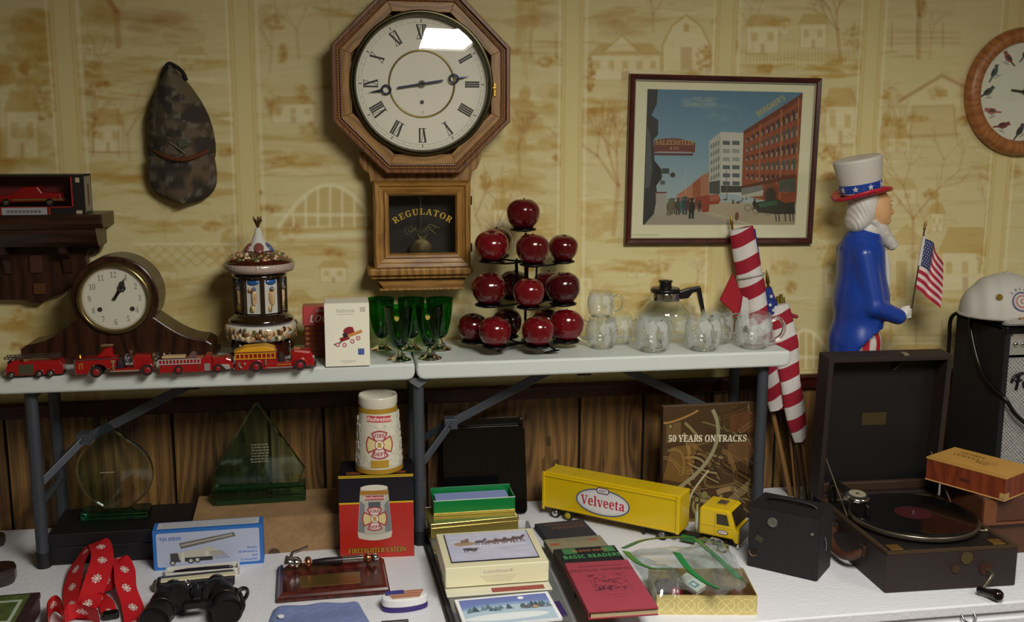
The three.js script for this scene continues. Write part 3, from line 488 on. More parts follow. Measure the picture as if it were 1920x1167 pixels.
    for (let k = 0; k < 11; k++) { const x = 815 + k * 32, top = 430 - k * 19; for (let r = 0; r < 6; r++) { const hgt_ = 40 + k * 4, y = top + r * (58 + k * 5) * 0.98; if (y + hgt_ > 745 + k * 6) continue; poly([[x, y + 12], [x + 18 + k * 0.6, y + 2], [x + 18 + k * 0.6, y + hgt_ - 8], [x, y + hgt_]], r % 2 ? '#5a5f5c' : '#4c3430'); poly([[x, y + hgt_ * 0.55], [x + 9, y + hgt_ * 0.5], [x + 9, y + hgt_ - 6], [x, y + hgt_]], '#b9b6a4'); } }
    for (const x of [905, 1040, 1150]) line([[x, x === 905 ? 350 : x === 1040 ? 260 : 190], [x - 12, 830]], '#c9793f', 9);
    poly([[785, 740], [1130, 660], [1130, 690], [785, 760]], '#6d3520'); poly([[1030, 700], [1130, 690], [1130, 780], [1020, 775]], '#5d6258'); poly([[785, 755], [920, 730], [920, 790], [785, 800]], '#8a8f88'); poly([[780, 800], [925, 765], [930, 800], [780, 815]], '#d4d2c4');
    g.fillStyle = '#8a4a2a'; { const q = P(970, 790); g.beginPath(); g.ellipse(q[0], q[1], 46, 62, 0, 0, 7); g.fill(); g.fillStyle = '#3c3530'; g.beginPath(); g.ellipse(q[0], q[1] + 10, 32, 48, 0, 0, 7); g.fill(); }
    // roof sign
    g.save(); { const q = P(888, 300), e = P(1050, 200); g.translate(q[0], q[1]); g.rotate(Math.atan2(e[1] - q[1], e[0] - q[0])); g.font = 'bold 42px sans-serif'; g.fillStyle = '#d8c878'; g.textAlign = 'left'; g.scale(0.86, 1.1); g.fillText("BERGNER'S", 0, 8); g.restore(); }
    // dark left buildings
    poly([[170, 138], [268, 138], [262, 230], [228, 300], [270, 330], [268, 420], [240, 450], [245, 580], [290, 640], [292, 690], [255, 740], [262, 800], [240, 920], [170, 1000]], '#2a2e30'); poly([[200, 360], [222, 420], [230, 640], [215, 750], [186, 760]], '#5a5f68'); poly([[245, 590], [285, 630], [280, 700], [240, 760]], '#191c1e');
    // hanging sign
    g.fillStyle = '#7a3a2c'; { const p1 = P(245, 455), p2 = P(495, 530); g.beginPath(); g.moveTo(p1[0], p1[1]); g.quadraticCurveTo((p1[0] + p2[0]) / 2, p1[1] - 32, p2[0], p1[1] + 12); g.lineTo(p2[0], p2[1]); g.lineTo(p1[0], p2[1]); g.closePath(); g.fill(); g.fillStyle = '#d9b878'; g.font = 'bold 40px serif'; g.textAlign = 'center'; g.save(); g.translate((p1[0] + p2[0]) / 2, p1[1] + 26); g.scale(0.78, 1); g.fillText('SALZENSTEIN', 0, 0); g.font = 'bold 26px serif'; g.fillText('& CO.', 0, 28); g.restore(); g.fillStyle = '#caa'; g.fillRect(p1[0] + 20, p2[1] - 4, p2[0] - p1[0] - 40, 6); g.fillStyle = '#5b2a22'; g.fillRect(p1[0], p2[1] + 6, p2[0] - p1[0] - 10, 12); }
    poly([[292, 630], [336, 630], [336, 664], [292, 664]], '#3a4b46'); poly([[280, 705], [310, 708], [310, 734], [280, 732]], '#5c6a66'); { const q = P(357, 672); g.fillStyle = '#2e3a3a'; g.beginPath(); g.arc(q[0], q[1], 15, 0, 7); g.fill(); g.strokeStyle = '#a88'; g.lineWidth = 2; g.stroke(); }
    poly([[252, 790], [318, 785], [315, 930], [255, 940]], '#bdb9ad'); line([[250, 785], [320, 782]], '#6d2f2a', 8);
    // people, tram, carriage
    const man = (x, y, h, c) => { const q = P(x, y), k = h * 0.86; g.fillStyle = c; g.beginPath(); g.ellipse(q[0], q[1] - k * 0.55, k * 0.17, k * 0.3, 0, 0, 7); g.fill(); g.fillRect(q[0] - k * 0.12, q[1] - k * 0.4, k * 0.1, k * 0.4); g.fillRect(q[0] + k * 0.02, q[1] - k * 0.4, k * 0.1, k * 0.4); g.beginPath(); g.arc(q[0], q[1] - k * 0.92, k * 0.08, 0, 7); g.fill(); g.fillRect(q[0] - k * 0.12, q[1] - k * 1.0, k * 0.24, k * 0.05); };
    poly([[500, 810], [640, 790], [655, 830], [640, 855], [585, 860], [580, 905], [540, 910]], '#a8402a'); poly([[585, 800], [640, 795], [645, 830], [585, 840]], '#c2694a');
    for (const [x, y, h, c] of [[332, 930, 115, '#6b6b52'], [358, 920, 110, '#5c5a48'], [386, 925, 118, '#4a4238'], [412, 915, 110, '#3e6a6a'], [430, 925, 128, '#2d4a52'], [345, 900, 90, '#7a6a55'], [520, 905, 80, '#333'], [470, 950, 145, '#141a1c'], [450, 900, 90, '#5a2a2a'], [500, 890, 80, '#8a3a2a']]) man(x, y, h, c);
    line([[690, 640], [694, 830]], '#6a6f6a', 4); line([[436, 640], [438, 800]], 'rgba(230,235,235,0.5)', 3);
    poly([[850, 850], [1010, 820], [1060, 850], [1120, 840], [1128, 920], [1000, 920], [890, 910]], '#3a3a30'); poly([[890, 850], [1010, 830], [1010, 860], [900, 880]], '#3f6a4a'); for (const [x, y, r] of [[880, 890, 30], [825, 880, 24], [955, 905, 26]]) { const q = P(x, y); g.strokeStyle = '#4a4038'; g.lineWidth = 3; g.beginPath(); g.arc(q[0], q[1], r * 0.8, 0, 7); g.stroke(); } for (const x of [1000, 1020, 1060, 1090, 1110]) line([[x, 900], [x + 5, 968]], '#302a24', 6); man(865, 890, 75, '#3a2a28'); for (let i = 0; i < 14; i++) { const q = P(rr(660, 830), rr(820, 850)); g.fillStyle = ['#555', '#8a8578', '#ddd8c8'][i % 3]; g.beginPath(); g.ellipse(q[0], q[1], rr(4, 12), rr(3, 9), 0, 0, 7); g.fill(); } { const q = P(755, 935); g.fillStyle = '#7a4a42'; g.beginPath(); g.ellipse(q[0], q[1], 12, 26, 0, 0, 7); g.fill(); }
    for (let i = 0; i < 20; i++) line([[rr(600, 800), rr(880, 990)], [rr(800, 1120), rr(880, 990)]], 'rgba(120,105,80,0.14)', 2);
    g.fillStyle = 'rgba(40,34,14,0.24)'; g.fillRect(0, 0, W, H);
    for (let i = 0; i < 6000; i++) { g.fillStyle = rnd() < 0.5 ? 'rgba(0,0,0,0.05)' : 'rgba(255,255,240,0.05)'; g.fillRect(rnd() * W, rnd() * H, 3, 3); }
  });
  part('print', plate(w * 0.815, h * 0.8, 0, 0.006, 0.0102), printMat(tex, 0.5), t, 'old street scene with brick and white buildings');
  const cap = canvasTex(256, 16, (g) => { g.fillStyle = '#d8d6b4'; g.fillRect(0, 0, 256, 16); g.fillStyle = '#8a8a72'; g.beginPath(); g.moveTo(2, 14); g.lineTo(10, 2); g.lineTo(18, 14); g.fill(); for (let i = 0; i < 30; i++) g.fillRect(28 + i * 7, 6, 5, 6); });
  part('caption', plate(0.07, 0.004, -w / 2 + 0.055, -h / 2 + 0.022, 0.0103), printMat(cap, 0.8), t);
  part('picture_glass', plate(w - 0.026, h - 0.026, 0, 0, 0.0115), GLASS, t);
}
{ // bird clock
  const C = onZ(1926, 172, 0.03), s = pxm(C), R = 119 * s;
  const t = thing('bird_clock', 'round wooden wall clock with birds in place of numerals', 'clock', [C.x, C.y, 0]);
  part('case', T(lathe([[R * 0.76, 0.012], [R * 0.78, 0.026], [R * 0.83, 0.033], [R * 0.92, 0.034], [R * 0.98, 0.026], [R, 0.012], [R * 0.97, 0]], 72), 0, 0, 0, Math.PI / 2), M(0xffffff, 0.4, 0, { map: rep(woodTex(0xb97a44, 0x86502a, 91, 5, 256, 256), 8, 1) }), t, 'light brown wooden rim');
  const tex = canvasTex(768, 768, (g) => {
    seed(21); g.fillStyle = '#dcdcc8'; g.fillRect(0, 0, 768, 768);
    const cols = ['#8a3a3a', '#4a5a6a', '#5b4a3c', '#6b6a4a', '#a34a40', '#3c3c44', '#7a3c34', '#a8645a', '#4a5244', '#4c5c60', '#8a4a48', '#5a5a5a'];
    for (let i = 0; i < 12; i++) {
      const a = (i + 1) * Math.PI / 6, x = 384 + 290 * Math.sin(a), y = 384 - 290 * Math.cos(a); g.save(); g.translate(x, y); g.rotate(rr(-0.6, 0.6)); if (i % 3 === 1) g.scale(-1, 1); g.scale(1.55, 1.55);
      g.fillStyle = cols[i]; g.beginPath(); g.ellipse(0, 0, 27, 15, -0.5, 0, 7); g.fill(); g.beginPath(); g.arc(22, -18, 10, 0, 7); g.fill(); g.beginPath(); g.moveTo(30, -20); g.lineTo(42, -17); g.lineTo(30, -14); g.fill(); g.beginPath(); g.moveTo(-18, 6); g.lineTo(-52, 26); g.lineTo(-44, 30); g.lineTo(-10, 14); g.fill();
      g.fillStyle = 'rgba(30,30,30,0.6)'; g.beginPath(); g.ellipse(-6, 0, 18, 7, -0.4, 0, 7); g.fill(); g.strokeStyle = '#333'; g.lineWidth = 2; g.beginPath(); g.moveTo(0, 14); g.lineTo(2, 28); g.moveTo(8, 12); g.lineTo(10, 28); g.moveTo(-14, 29); g.lineTo(24, 29); g.stroke(); g.restore();
      g.fillStyle = 'rgba(140,100,80,0.6)'; for (let k = 0; k < 7; k++) g.fillRect(x - 22 + k * 6, y + 46, 4, 3);
    }
    g.fillStyle = 'rgba(130,110,80,0.35)'; for (let i = 0; i < 40; i++) g.fillRect(rr(250, 330), rr(400, 460), 6, 2);
  });
  part('dial', T(new THREE.CircleGeometry(R * 0.8, 64), 0, 0, 0.014), printMat(tex, 0.5), t, 'cream dial printed with twelve birds');
  const hd = (an, len, w) => T(box(w, len, 0.0015, 0, 0, 0, 0.0005), 0, 0, 0.018, 0, 0, -an);
  part('clock_hand', hd(-1.45, 0.035, 0.005), M(0x2a2622, 0.4), t); part('clock_hand', hd(2.0, 0.07, 0.004), M(0x2a2622, 0.4), t); part('second_hand', hd(0.05, 0.085, 0.0014), M(0x7a4a3a, 0.4), t); part('hand_nut', T(new THREE.CylinderGeometry(0.006, 0.006, 0.005, 16), 0, 0, 0.02, Math.PI / 2), M(0x2a2622, 0.4), t);
  part('glass', T(new THREE.CircleGeometry(R * 0.79, 64), 0, 0, 0.024), GLASS, t);
}
{ // camouflage cap on a nail
  const C = onZ(334, 250, 0.04), s = pxm(C), L = (px, py) => [(px - 334) * s, (250 - py) * s];
  const t = thing('camouflage_cap', 'dark camouflage baseball cap hanging by its strap on the wallpaper', 'cap', [C.x, C.y, 0]);
  const camo = ['#4a3e30', '#5e5240', '#342e26', '#646052', '#453c38'].map((c) => new THREE.Color(c));
  const nz = (x, y, k, sd) => vnoise(x * k + 50, y * k + 50, sd, 999, 999);
  const colorOf = (x, y, z) => { const v = nz(x + z * 0.4, y, 55, 3), u = nz(x, y + z * 0.5, 110, 4), q = nz(x, y, 30, 9); return camo[v > 0.62 ? 1 : v < 0.33 ? 2 : u > 0.62 ? 3 : q > 0.55 ? 4 : 0]; };
  const outline = [[125, 4], [145, 18], [165, 32], [190, 47], [215, 57], [240, 62], [270, 64], [300, 63], [320, 61]];
  const crown = (x, y, z) => { const py = 250 - y / s; let w = 64; for (let i = 0; i < outline.length - 1; i++) if (py >= outline[i][0] && py <= outline[i + 1][0]) w = outline[i][1] + (outline[i + 1][1] - outline[i][1]) * (py - outline[i][0]) / (outline[i + 1][0] - outline[i][0]); const cx = ((py - 250) * 0.06 - 1) * s; const yy = Math.max(0, (py - 285) / 38, (148 - py) / 24); const d = Math.hypot((x - cx) / (w * s), z / 0.075, yy) - 1; return Math.max(d * 0.05 + 0.0004 * Math.sin(x * 160 + y * 90), -z + 0.002); };
  part('crown', sdfMesh(crown, [-0.1, -0.1, -0.004], [0.1, 0.16, 0.09], 0.004, colorOf), vcol(0.9), t);
  // curved brim hanging down
  const bp = [], nu = 28, nv = 14; const brim = new THREE.PlaneGeometry(1, 1, nu, nv), bpos = brim.attributes.position;
  for (let i = 0; i < bpos.count; i++) { const u = bpos.getX(i) * 2, v = 1 - Math.pow(0.5 + bpos.getY(i), 1.9); const half = (60 + 3 * Math.sin(v * 3)) * Math.pow(1 - Math.pow(Math.max(0, v - 0.2) / 0.8, 3.6), 0.5); const px = 338 + u * Math.max(half, 3), py = 292 + v * 90 - (1 - u * u) * -0; const [x, y] = L(px, py); bpos.setXYZ(i, x, y - 0.006 * 0, 0.068 - 0.024 * u * u - 0.02 * v); }
  const top = brim, bot = brim.clone().translate(0, 0, -0.005); [top, bot].forEach((g) => { g.computeVertexNormals(); const p = g.attributes.position, c = []; for (let i = 0; i < p.count; i++) { const k = colorOf(p.getX(i), p.getY(i), 0); c.push(k.r * 1.05, k.g * 1.0, k.b * 1.0); } g.setAttribute('color', new THREE.Float32BufferAttribute(c, 3)); });
  part('brim', [top, bot], vcol(0.9), t, 'curved bill pointing down');
  const braid = []; for (let i = 0; i <= 16; i++) { const u = -1 + i / 8; const [x, y] = L(340 + u * 48, 281 + 17 * (1 - u * u)); braid.push([x, y, 0.076 - 0.024 * u * u]); }
  part('braid', tube(braid, 0.0046, 40, 6), mottled(0x7a4020, 0.9, 40), t, 'rust orange braid across the front');
  part('patch', T(box(0.02, 0.016, 0.002, 0, 0, 0), ...L(348, 275), 0.078, -0.1, 0, 0.3), M(0x4a4a38, 0.8), t); part('patch', tube([[...L(322, 266), 0.076], [...L(335, 275), 0.079], [...L(350, 288), 0.077]], 0.0011, 12, 5), M(0x8f8a70, 0.7), t, 'pale embroidered line');
  const st = tube([[...L(308, 152), 0.028], [...L(312, 138), 0.026], [...L(321, 122), 0.022], [...L(332, 126), 0.022], [...L(346, 138), 0.026], [...L(352, 152), 0.03]], 0.0045, 40, 8); part('strap', T(st, 0, 0, 0.0, 0, 0, 0, [1, 1, 1]), M(0x17140f, 0.8), t, 'black closure strap');
  const q = onZ(323, 124, 0.0); single('nail', [T(cyl(0.0012, 0.0012, 0.038, 0, 0, 0), 0, 0, 0, Math.PI / 2), T(cyl(0.004, 0.004, 0.0015, 0, 0.038, 0), 0, 0, 0, Math.PI / 2)], STEEL, 'small steel nail in the wallpaper carrying the camouflage cap', 'nail', [q.x, q.y - 0.004, -0.006]);
}
{ // wall shelf with boxed toy car
  const C = onZ(0, 470, 0.0), s = 0.00122, t = thing('wall_shelf', 'dark carved wooden wall shelf with scrolled back board', 'shelf', [C.x, C.y, 0]);
  const L = (px, py) => [onZ(px, py, 0.0).x - C.x, onZ(px, py, 0.0).y - C.y];
  const F = (px, py, z) => { const p = onZ(px, py, z); return [p.x - C.x, p.y - C.y]; };
  const zf = 0.115, [, yTop] = F(100, 405, zf), xr = F(190, 420, zf)[0], xl = xr - 0.62;
  const prof = shapeOf([[0, yTop], [zf, yTop], [zf + 0.002, yTop - 0.004], [zf + 0.002, yTop - 0.014], [zf - 0.004, yTop - 0.02], [zf - 0.012, yTop - 0.028], [zf - 0.014, yTop - 0.036], [zf - 0.02, yTop - 0.06], [zf - 0.03, yTop - 0.067], [0, yTop - 0.067]]);
  part('top_board', uvm(T(new THREE.ExtrudeGeometry(shapeOf([[0, yTop], [zf, yTop], [zf + 0.003, yTop - 0.006], [zf + 0.003, yTop - 0.016], [zf - 0.006, yTop - 0.026], [0, yTop - 0.026]]), { depth: xr - xl, bevelEnabled: true, bevelSize: 0.002, bevelThickness: 0.003, bevelSegments: 2 }), xr, 0, 0, 0, -Math.PI / 2), 1, true), DARKM(4), t);
  part('moulding', uvm(T(new THREE.ExtrudeGeometry(shapeOf([[0, yTop - 0.027], [zf - 0.01, yTop - 0.027], [zf - 0.014, yTop - 0.04], [zf - 0.024, yTop - 0.058], [zf - 0.034, yTop - 0.068], [0, yTop - 0.068]]), { depth: xr - xl - 0.03, bevelEnabled: false }), xr - 0.015, 0, 0, 0, -Math.PI / 2), 1, true), DARKM(5), t);
  // scrolled back board, mirrored about the middle of the shelf
  const right = [[186, 446], [193, 452], [195, 462], [191, 471], [183, 472], [177, 465], [171, 470], [168, 480], [170, 490], [160, 505], [148, 530], [120, 548], [96, 556], [84, 566], [66, 566], [52, 560], [0, 560]].map((p) => L(...p)), mid = (xl + xr) / 2 - 0.02;
  const y0 = L(0, 430)[1], pts = [...right.map(([x, y]) => [x, y])]; const left = pts.map(([x, y]) => [2 * mid - x, y]).reverse();
  part('back_board', uvm(extr(shapeOf([[pts[0][0] - 0.01, y0], ...pts, ...left, [2 * mid - pts[0][0] + 0.01, y0]]), 0.03, 0.003)), DARKM(4), t);
  const rec = (px0, px1, py0, py1, z, m, nm) => { const a = F(px0, py0, z), b = F(px1, py1, z); part(nm, box(Math.abs(b[0] - a[0]), Math.abs(a[1] - b[1]), 0.012, (a[0] + b[0]) / 2, b[1], z - 0.004, 0.002), m, t); };
  rec(54, 80, 478, 512, 0.034, M(0x4a2a1a, 0.5), 'applied_block'); rec(62, 86, 532, 552, 0.034, M(0x5a3418, 0.5), 'applied_block');
  for (const px of [30, 140]) { const [x] = L(px, 480); part('bracket', uvm(T(new THREE.ExtrudeGeometry(shapeOf([[0, yTop - 0.068], [zf - 0.04, yTop - 0.068], [zf - 0.046, yTop - 0.085], [zf - 0.07, yTop - 0.1], [0.036, yTop - 0.13], [0, yTop - 0.14]]), { depth: 0.016, bevelEnabled: false }), x, 0, 0, 0, -Math.PI / 2)), DARKM(6), t); }
  const B = onZ(0, 405, 0.1); // toy box
  const zb = 0.035, zfr = 0.1, c = thing('boxed_toy_car', 'red toy car in a black and red window box on the wall shelf', 'toy box', [0, C.y + yTop, 0]);
  const x1 = onZ(158, 360, zfr).x, x0 = x1 - 0.235, hh = onZ(100, 328, zfr).y - (C.y + yTop), w = x1 - x0, cx = (x0 + x1) / 2, card = M(0x17100f, 0.5);
  part('carton', [box(w, 0.002, zfr - zb, cx, 0, (zb + zfr) / 2, 0), box(w, 0.002, zfr - zb, cx, hh - 0.002, (zb + zfr) / 2, 0), box(w, hh, 0.002, cx, 0, zb, 0)], card, c);
  const endTex = canvasTex(128, 160, (g) => { g.fillStyle = '#23201e'; g.fillRect(0, 0, 128, 160); g.fillStyle = '#8d8a80'; g.fillRect(10, 8, 108, 140); g.fillStyle = '#6b1a26'; g.fillRect(54, 40, 34, 84); });
  part('end_flap', T(plate(zfr - zb, hh), x1, hh / 2, (zb + zfr) / 2, 0, Math.PI / 2), printMat(endTex, 0.5), c, 'pale printed end flap'); part('end_flap', T(plate(zfr - zb, hh), x0, hh / 2, (zb + zfr) / 2, 0, -Math.PI / 2), printMat(endTex, 0.5), c);
  const win = new THREE.Shape([[x0, 0], [x1, 0], [x1, hh], [x0, hh]].map((p) => new THREE.Vector2(...p))); win.holes.push(new THREE.Path([[x0 + 0.03, 0.018], [x0 + 0.03, hh - 0.004], [x1 - 0.026, hh - 0.004], [x1 - 0.026, 0.018]].map((p) => new THREE.Vector2(...p))));
  part('window_frame', extr(win, 0.0015).translate(0, 0, zfr), card, c); part('red_border', [box(0.003, hh - 0.022, 0.001, x0 + 0.0285, 0.018, zfr + 0.002, 0), box(0.003, hh - 0.022, 0.001, x1 - 0.0245, 0.018, zfr + 0.002, 0), box(w - 0.056, 0.002, 0.001, cx, 0.0165, zfr + 0.002, 0), box(0.004, 0.018, 0.001, cx - 0.052, 0, zfr + 0.002, 0), box(0.004, 0.018, 0.001, cx + 0.046, 0, zfr + 0.002, 0)], M(0xa0281f, 0.4), c);
  const lab = canvasTex(128, 24, (g) => { g.fillStyle = '#a5a3a6'; g.fillRect(0, 0, 128, 24); g.fillStyle = '#6a676c'; for (let i = 0; i < 9; i++) g.fillRect(14 + i * 11, 8, 8, 8); });
  part('name_label', plate(0.09, 0.0165, cx - 0.003, 0.0085, zfr + 0.0028), printMat(lab, 0.5), c); part('sticker', box(0.012, 0.007, 0.001, x1 - 0.012, 0.003, zfr + 0.002, 0), M(0xb8a890, 0.6), c); part('sticker', box(0.008, 0.01, 0.001, x1 - 0.012, hh - 0.016, zfr + 0.002, 0), M(0xb8a890, 0.6), c);
  part('window', plate(w - 0.06, hh - 0.02, cx, hh / 2 + 0.008, zfr - 0.0005), GLASS, c);
  part('inner_tray', box(w - 0.06, 0.016, 0.05, cx, 0.002, 0.07, 0.002), M(0x2a0d0d, 0.6), c); part('inner_backing', plate(w - 0.056, hh - 0.02, cx, hh / 2 + 0.008, zb + 0.003), M(0x6d1a1c, 0.6), c);
  const car = [[-0.07, 0.008], [-0.068, 0.022], [-0.03, 0.026], [-0.012, 0.04], [0.022, 0.042], [0.03, 0.03], [0.066, 0.028], [0.07, 0.01]];
  const cb = part('toy_car', extr(shapeOf(car), 0.036, 0.003).translate(cx, 0.018, 0.052), M(0x8c1418, 0.2), c); part('cab', box(0.032, 0.012, 0.03, cx + 0.003, 0.044, 0.07), M(0x7a6a30, 0.4, 0.5), cb); part('trim', box(0.1, 0.004, 0.038, cx + 0.02, 0.03, 0.07), M(0x8a7a40, 0.4, 0.5), cb);
  for (const wx of [-0.042, 0.044]) for (const wz of [0.054, 0.087]) part('wheel', [T(cyl(0.0085, 0.0085, 0.005), cx + wx, 0.0265, wz - 0.0025, Math.PI / 2)], BLACK, cb);
  for (const wx of [-0.042, 0.044]) part('hubcap', T(cyl(0.0055, 0.0045, 0.006), cx + wx, 0.0265, 0.0868, Math.PI / 2), CHROME, cb);
}
// ------------------------------------------------------------ things on the bench, left half
{ // mantel clock
  const zf = 0.165, C = onZ(215, 560, zf), s = pxm(C), X = (px) => (px - 215) * s, Y = (py) => (560 - py) * s + C.y - YU;
  const t = thing('mantel_clock', 'dark wooden tambour mantel clock with round silvered dial', 'clock', [C.x, YU, 0]);
  const body = new THREE.Shape(), cy = Y(560), r = 79 * s, half = X(388), b = 0.0;
  const a0 = -0.5; // where the swoop meets the drum
  body.moveTo(-half, b); body.lineTo(half, b); body.lineTo(half, Y(652)); body.lineTo(half - 0.012, Y(645));
  body.bezierCurveTo(X(340), Y(640), X(322), Y(628), X(215) + r * Math.cos(a0), cy + r * Math.sin(a0));
  body.absarc(0, cy, r, a0, Math.PI - a0, false);
  body.bezierCurveTo(-X(322), Y(628), -X(340), Y(640), -half + 0.012, Y(645)); body.lineTo(-half, Y(652)); body.closePath();
  part('case', uvm(extr(body, 0.095, 0.003, 40)).translate(0, 0, zf - 0.095), DARKM(4, 0.28), t, 'dark mahogany stained case');
  part('base_moulding', [box(2 * half + 0.012, 0.014, 0.11, 0, 0, zf - 0.047, 0.004)], DARKM(5), t);
  part('bezel', T(lathe([[58 * s, 0.003], [60 * s, 0.011], [63 * s, 0.013], [67 * s, 0.008], [69 * s, 0]], 56), 0, cy, zf - 0.001, Math.PI / 2), M(0x8c7a52, 0.25, 0.9), t, 'brass bezel');
  const tex = canvasTex(512, 512, (g) => {
    g.fillStyle = '#dfdccb'; g.fillRect(0, 0, 512, 512); g.strokeStyle = '#9c988a'; g.lineWidth = 3; g.beginPath(); g.arc(256, 256, 240, 0, 7); g.stroke(); for (let i = 0; i < 60; i++) { const q = i * Math.PI / 30; g.lineWidth = 2; g.beginPath(); g.moveTo(256 + 228 * Math.sin(q), 256 - 228 * Math.cos(q)); g.lineTo(256 + 240 * Math.sin(q), 256 - 240 * Math.cos(q)); g.stroke(); }
    clockNumerals(g, 256, 256, 192, ['1', '2', '3', '4', '5', '6', '7', '8', '9', '10', '11', '12'], '64px serif', '#57534c', false, 0.72);
  });
  part('dial', T(new THREE.CircleGeometry(60 * s, 56), 0, cy, zf + 0.0015), printMat(tex, 0.5), t, 'silvered dial with arabic numerals');
  const hd = (an, len, w) => T(merge([box(w, len * 0.75, 0.0012, 0, 0, 0, 0.0004), T(new THREE.TorusGeometry(w * 1.1, w * 0.3, 6, 16), 0, len * 0.68, 0), T(new THREE.ConeGeometry(w * 0.7, len * 0.3, 6), 0, len * 0.85, 0, 0, 0, 0, [1, 1, 0.3])]), 0, cy, zf + 0.005, 0, 0, -an);
  part('clock_hand', hd(0.5, 47 * s, 0.004), M(0x2c2a2a, 0.4), t); part('clock_hand', hd(0.62, 36 * s, 0.006), M(0x2c2a2a, 0.4), t); part('hand_tail', T(cyl(0.004, 0.003, 0.004), 0, cy, zf + 0.003, Math.PI / 2), M(0x2c2a2a, 0.4), t);
  for (const px of [188, 246]) part('winding_hole', T(new THREE.CylinderGeometry(0.0048, 0.0048, 0.002, 16), X(px), Y(580), zf + 0.002, Math.PI / 2), M(0x332e28, 0.5), t);
  const sag = 0.012, rd = 61 * s, Rg = (rd * rd + sag * sag) / (2 * sag), dome = []; for (let i = 0; i <= 10; i++) { const q = rd * i / 10; dome.push([q, Math.sqrt(Rg * Rg - q * q) - Rg + sag]); }
  part('glass', T(lathe(dome, 48), 0, cy, zf + 0.01, Math.PI / 2), GLASS, t);
}
{ // porcelain carousel
  const z = 0.125, P = onZ(490, 600, z); P.y = YU; const s = pxm(P), H = (py) => onZ(490, py, z).y - YU, R = (n) => n * s;
  const t = thing('porcelain_carousel', 'ornate glazed porcelain carousel with domed maroon roof and relief cherubs', 'ornament', P);
  const gloss = (hex) => M(hex, 0.12, 0, { clearcoat: 0.8, clearcoatRoughness: 0.05 });
  const white = gloss(0xd8d6d0), maroon = gloss(0x40180f), brown = gloss(0x2c1c10);
  part('base', lathe([[0, 0], [R(57), 0], [R(58), 0.006], [R(50), 0.014], [R(47), H(640)], [R(52), H(632)], [0, H(632)]]), maroon, t);
  for (let k = 0; k < 6; k++) { const a = k * Math.PI / 3 + 0.3; part('foot', ellipBall(R(9), 0.02, R(9), R(52) * Math.cos(a), 0.02, R(52) * Math.sin(a)), brown, t); }
  part('bowl', lathe([[R(52), H(633)], [R(60), H(628)], [R(65), H(616)], [R(64), H(606)], [R(56), H(602)], [0, H(602)]], 48), white, t);
  seed(9);
  const blobs = (n, rFn, y0, y1, list, sz, out) => { const g = []; for (let i = 0; i < n; i++) { const a = (i + rr(-0.25, 0.25)) * 2 * Math.PI / n, y = rr(y0, y1), r = rFn(y) + out, c = list[Math.floor(rnd() * list.length)]; const b = new THREE.SphereGeometry(1, 8, 6); b.scale(sz * rr(0.6, 1.3), sz * rr(0.7, 1.5), sz * 0.6).rotateZ(rr(-0.8, 0.8)).translate(0, 0, r).rotateY(a).translate(0, y, 0); g.push(paint(b, c)); } return g; };
  const skin = [0xd9b98a, 0xb88a5a, 0xe0c8a0, 0x8a5a30, 0x5a3a20, 0x6a6a3a, 0xc8a070], rv = vcol(0.2, 0, { clearcoat: 0.6 });
  part('cherub_relief', blobs(150, () => R(63), H(628), H(608), skin, 0.0055, 0.0005), rv, t, 'band of painted cherubs');
  part('lower_platform', lathe([[0, H(603)], [R(58), H(603)], [R(60), H(597)], [R(56), H(592)], [R(50), H(588)], [R(50), H(584)], [0, H(584)]], 48), brown, t);
  part('core', cyl(R(35), R(35), H(514) - H(585), 0, H(585), 0, 8), M(0x1e130c, 0.4), t);
  for (let k = 0; k < 8; k++) {
    const a = k * Math.PI / 4 + 0.16, hh = H(516) - H(584), y = H(584);
    part('pillar', T(box(R(7), hh, R(8), 0, 0, R(45), 0.002), 0, y, 0, 0, a), brown, t, 'dark glazed pillar');
    const b = a + Math.PI / 8, pn = [paint(box(R(25), hh * 0.94, 0.004, 0, hh * 0.02, 0, 0.001), 0xcfcdc4), paint(ellipBall(R(11), 0.007, 0.004, 0, hh * 0.88, 0.002), 0x2a5a9a)];
    for (let i = 0; i < 3; i++) { pn.push(paint(ellipBall(R(4.5), hh * 0.2, 0.005, rr(-0.004, 0.004), hh * (0.42 + 0.06 * i), 0.003), [0xd6b488, 0xc9a06c, 0xdcc09a][i])); pn.push(paint(ellipBall(R(4), 0.005, 0.005, rr(-0.006, 0.006), hh * (0.66 + 0.02 * i), 0.004), [0x6a4424, 0xd2b080, 0x5b6b8a][i])); pn.push(paint(ellipBall(R(3), hh * 0.1, 0.004, rr(-0.006, 0.006), hh * 0.16, 0.003), [0xb98a3a, 0x6b7a34, 0xd0b080][i])); }
    part('panel', merge(pn).translate(0, 0, R(40)).rotateY(b).translate(0, y, 0), rv, t, 'white panel with painted relief figures');
  }
  part('upper_plate', lathe([[0, H(518)], [R(49), H(518)], [R(50), H(513)], [R(46), H(510)], [0, H(510)]], 48), brown, t);
  part('ribbed_band', (() => { const g = lathe([[R(46), H(510)], [R(60), H(507)], [R(63), H(500)], [R(63), H(493)], [R(58), H(489)], [0, H(489)]], 96); const p = g.attributes.position; for (let i = 0; i < p.count; i++) { const a = Math.atan2(p.getZ(i), p.getX(i)), k = 1 + 0.018 * Math.cos(a * 48); p.setX(i, p.getX(i) * k); p.setZ(i, p.getZ(i) * k); } g.computeVertexNormals(); return g; })(), gloss(0xb9a69c), t, 'pale ribbed band');
  part('roof', lathe([[R(62), H(491)], [R(60), H(486)], [R(50), H(480)], [R(34), H(473)], [R(22), H(467)], [0, H(466)]], 48), maroon, t);
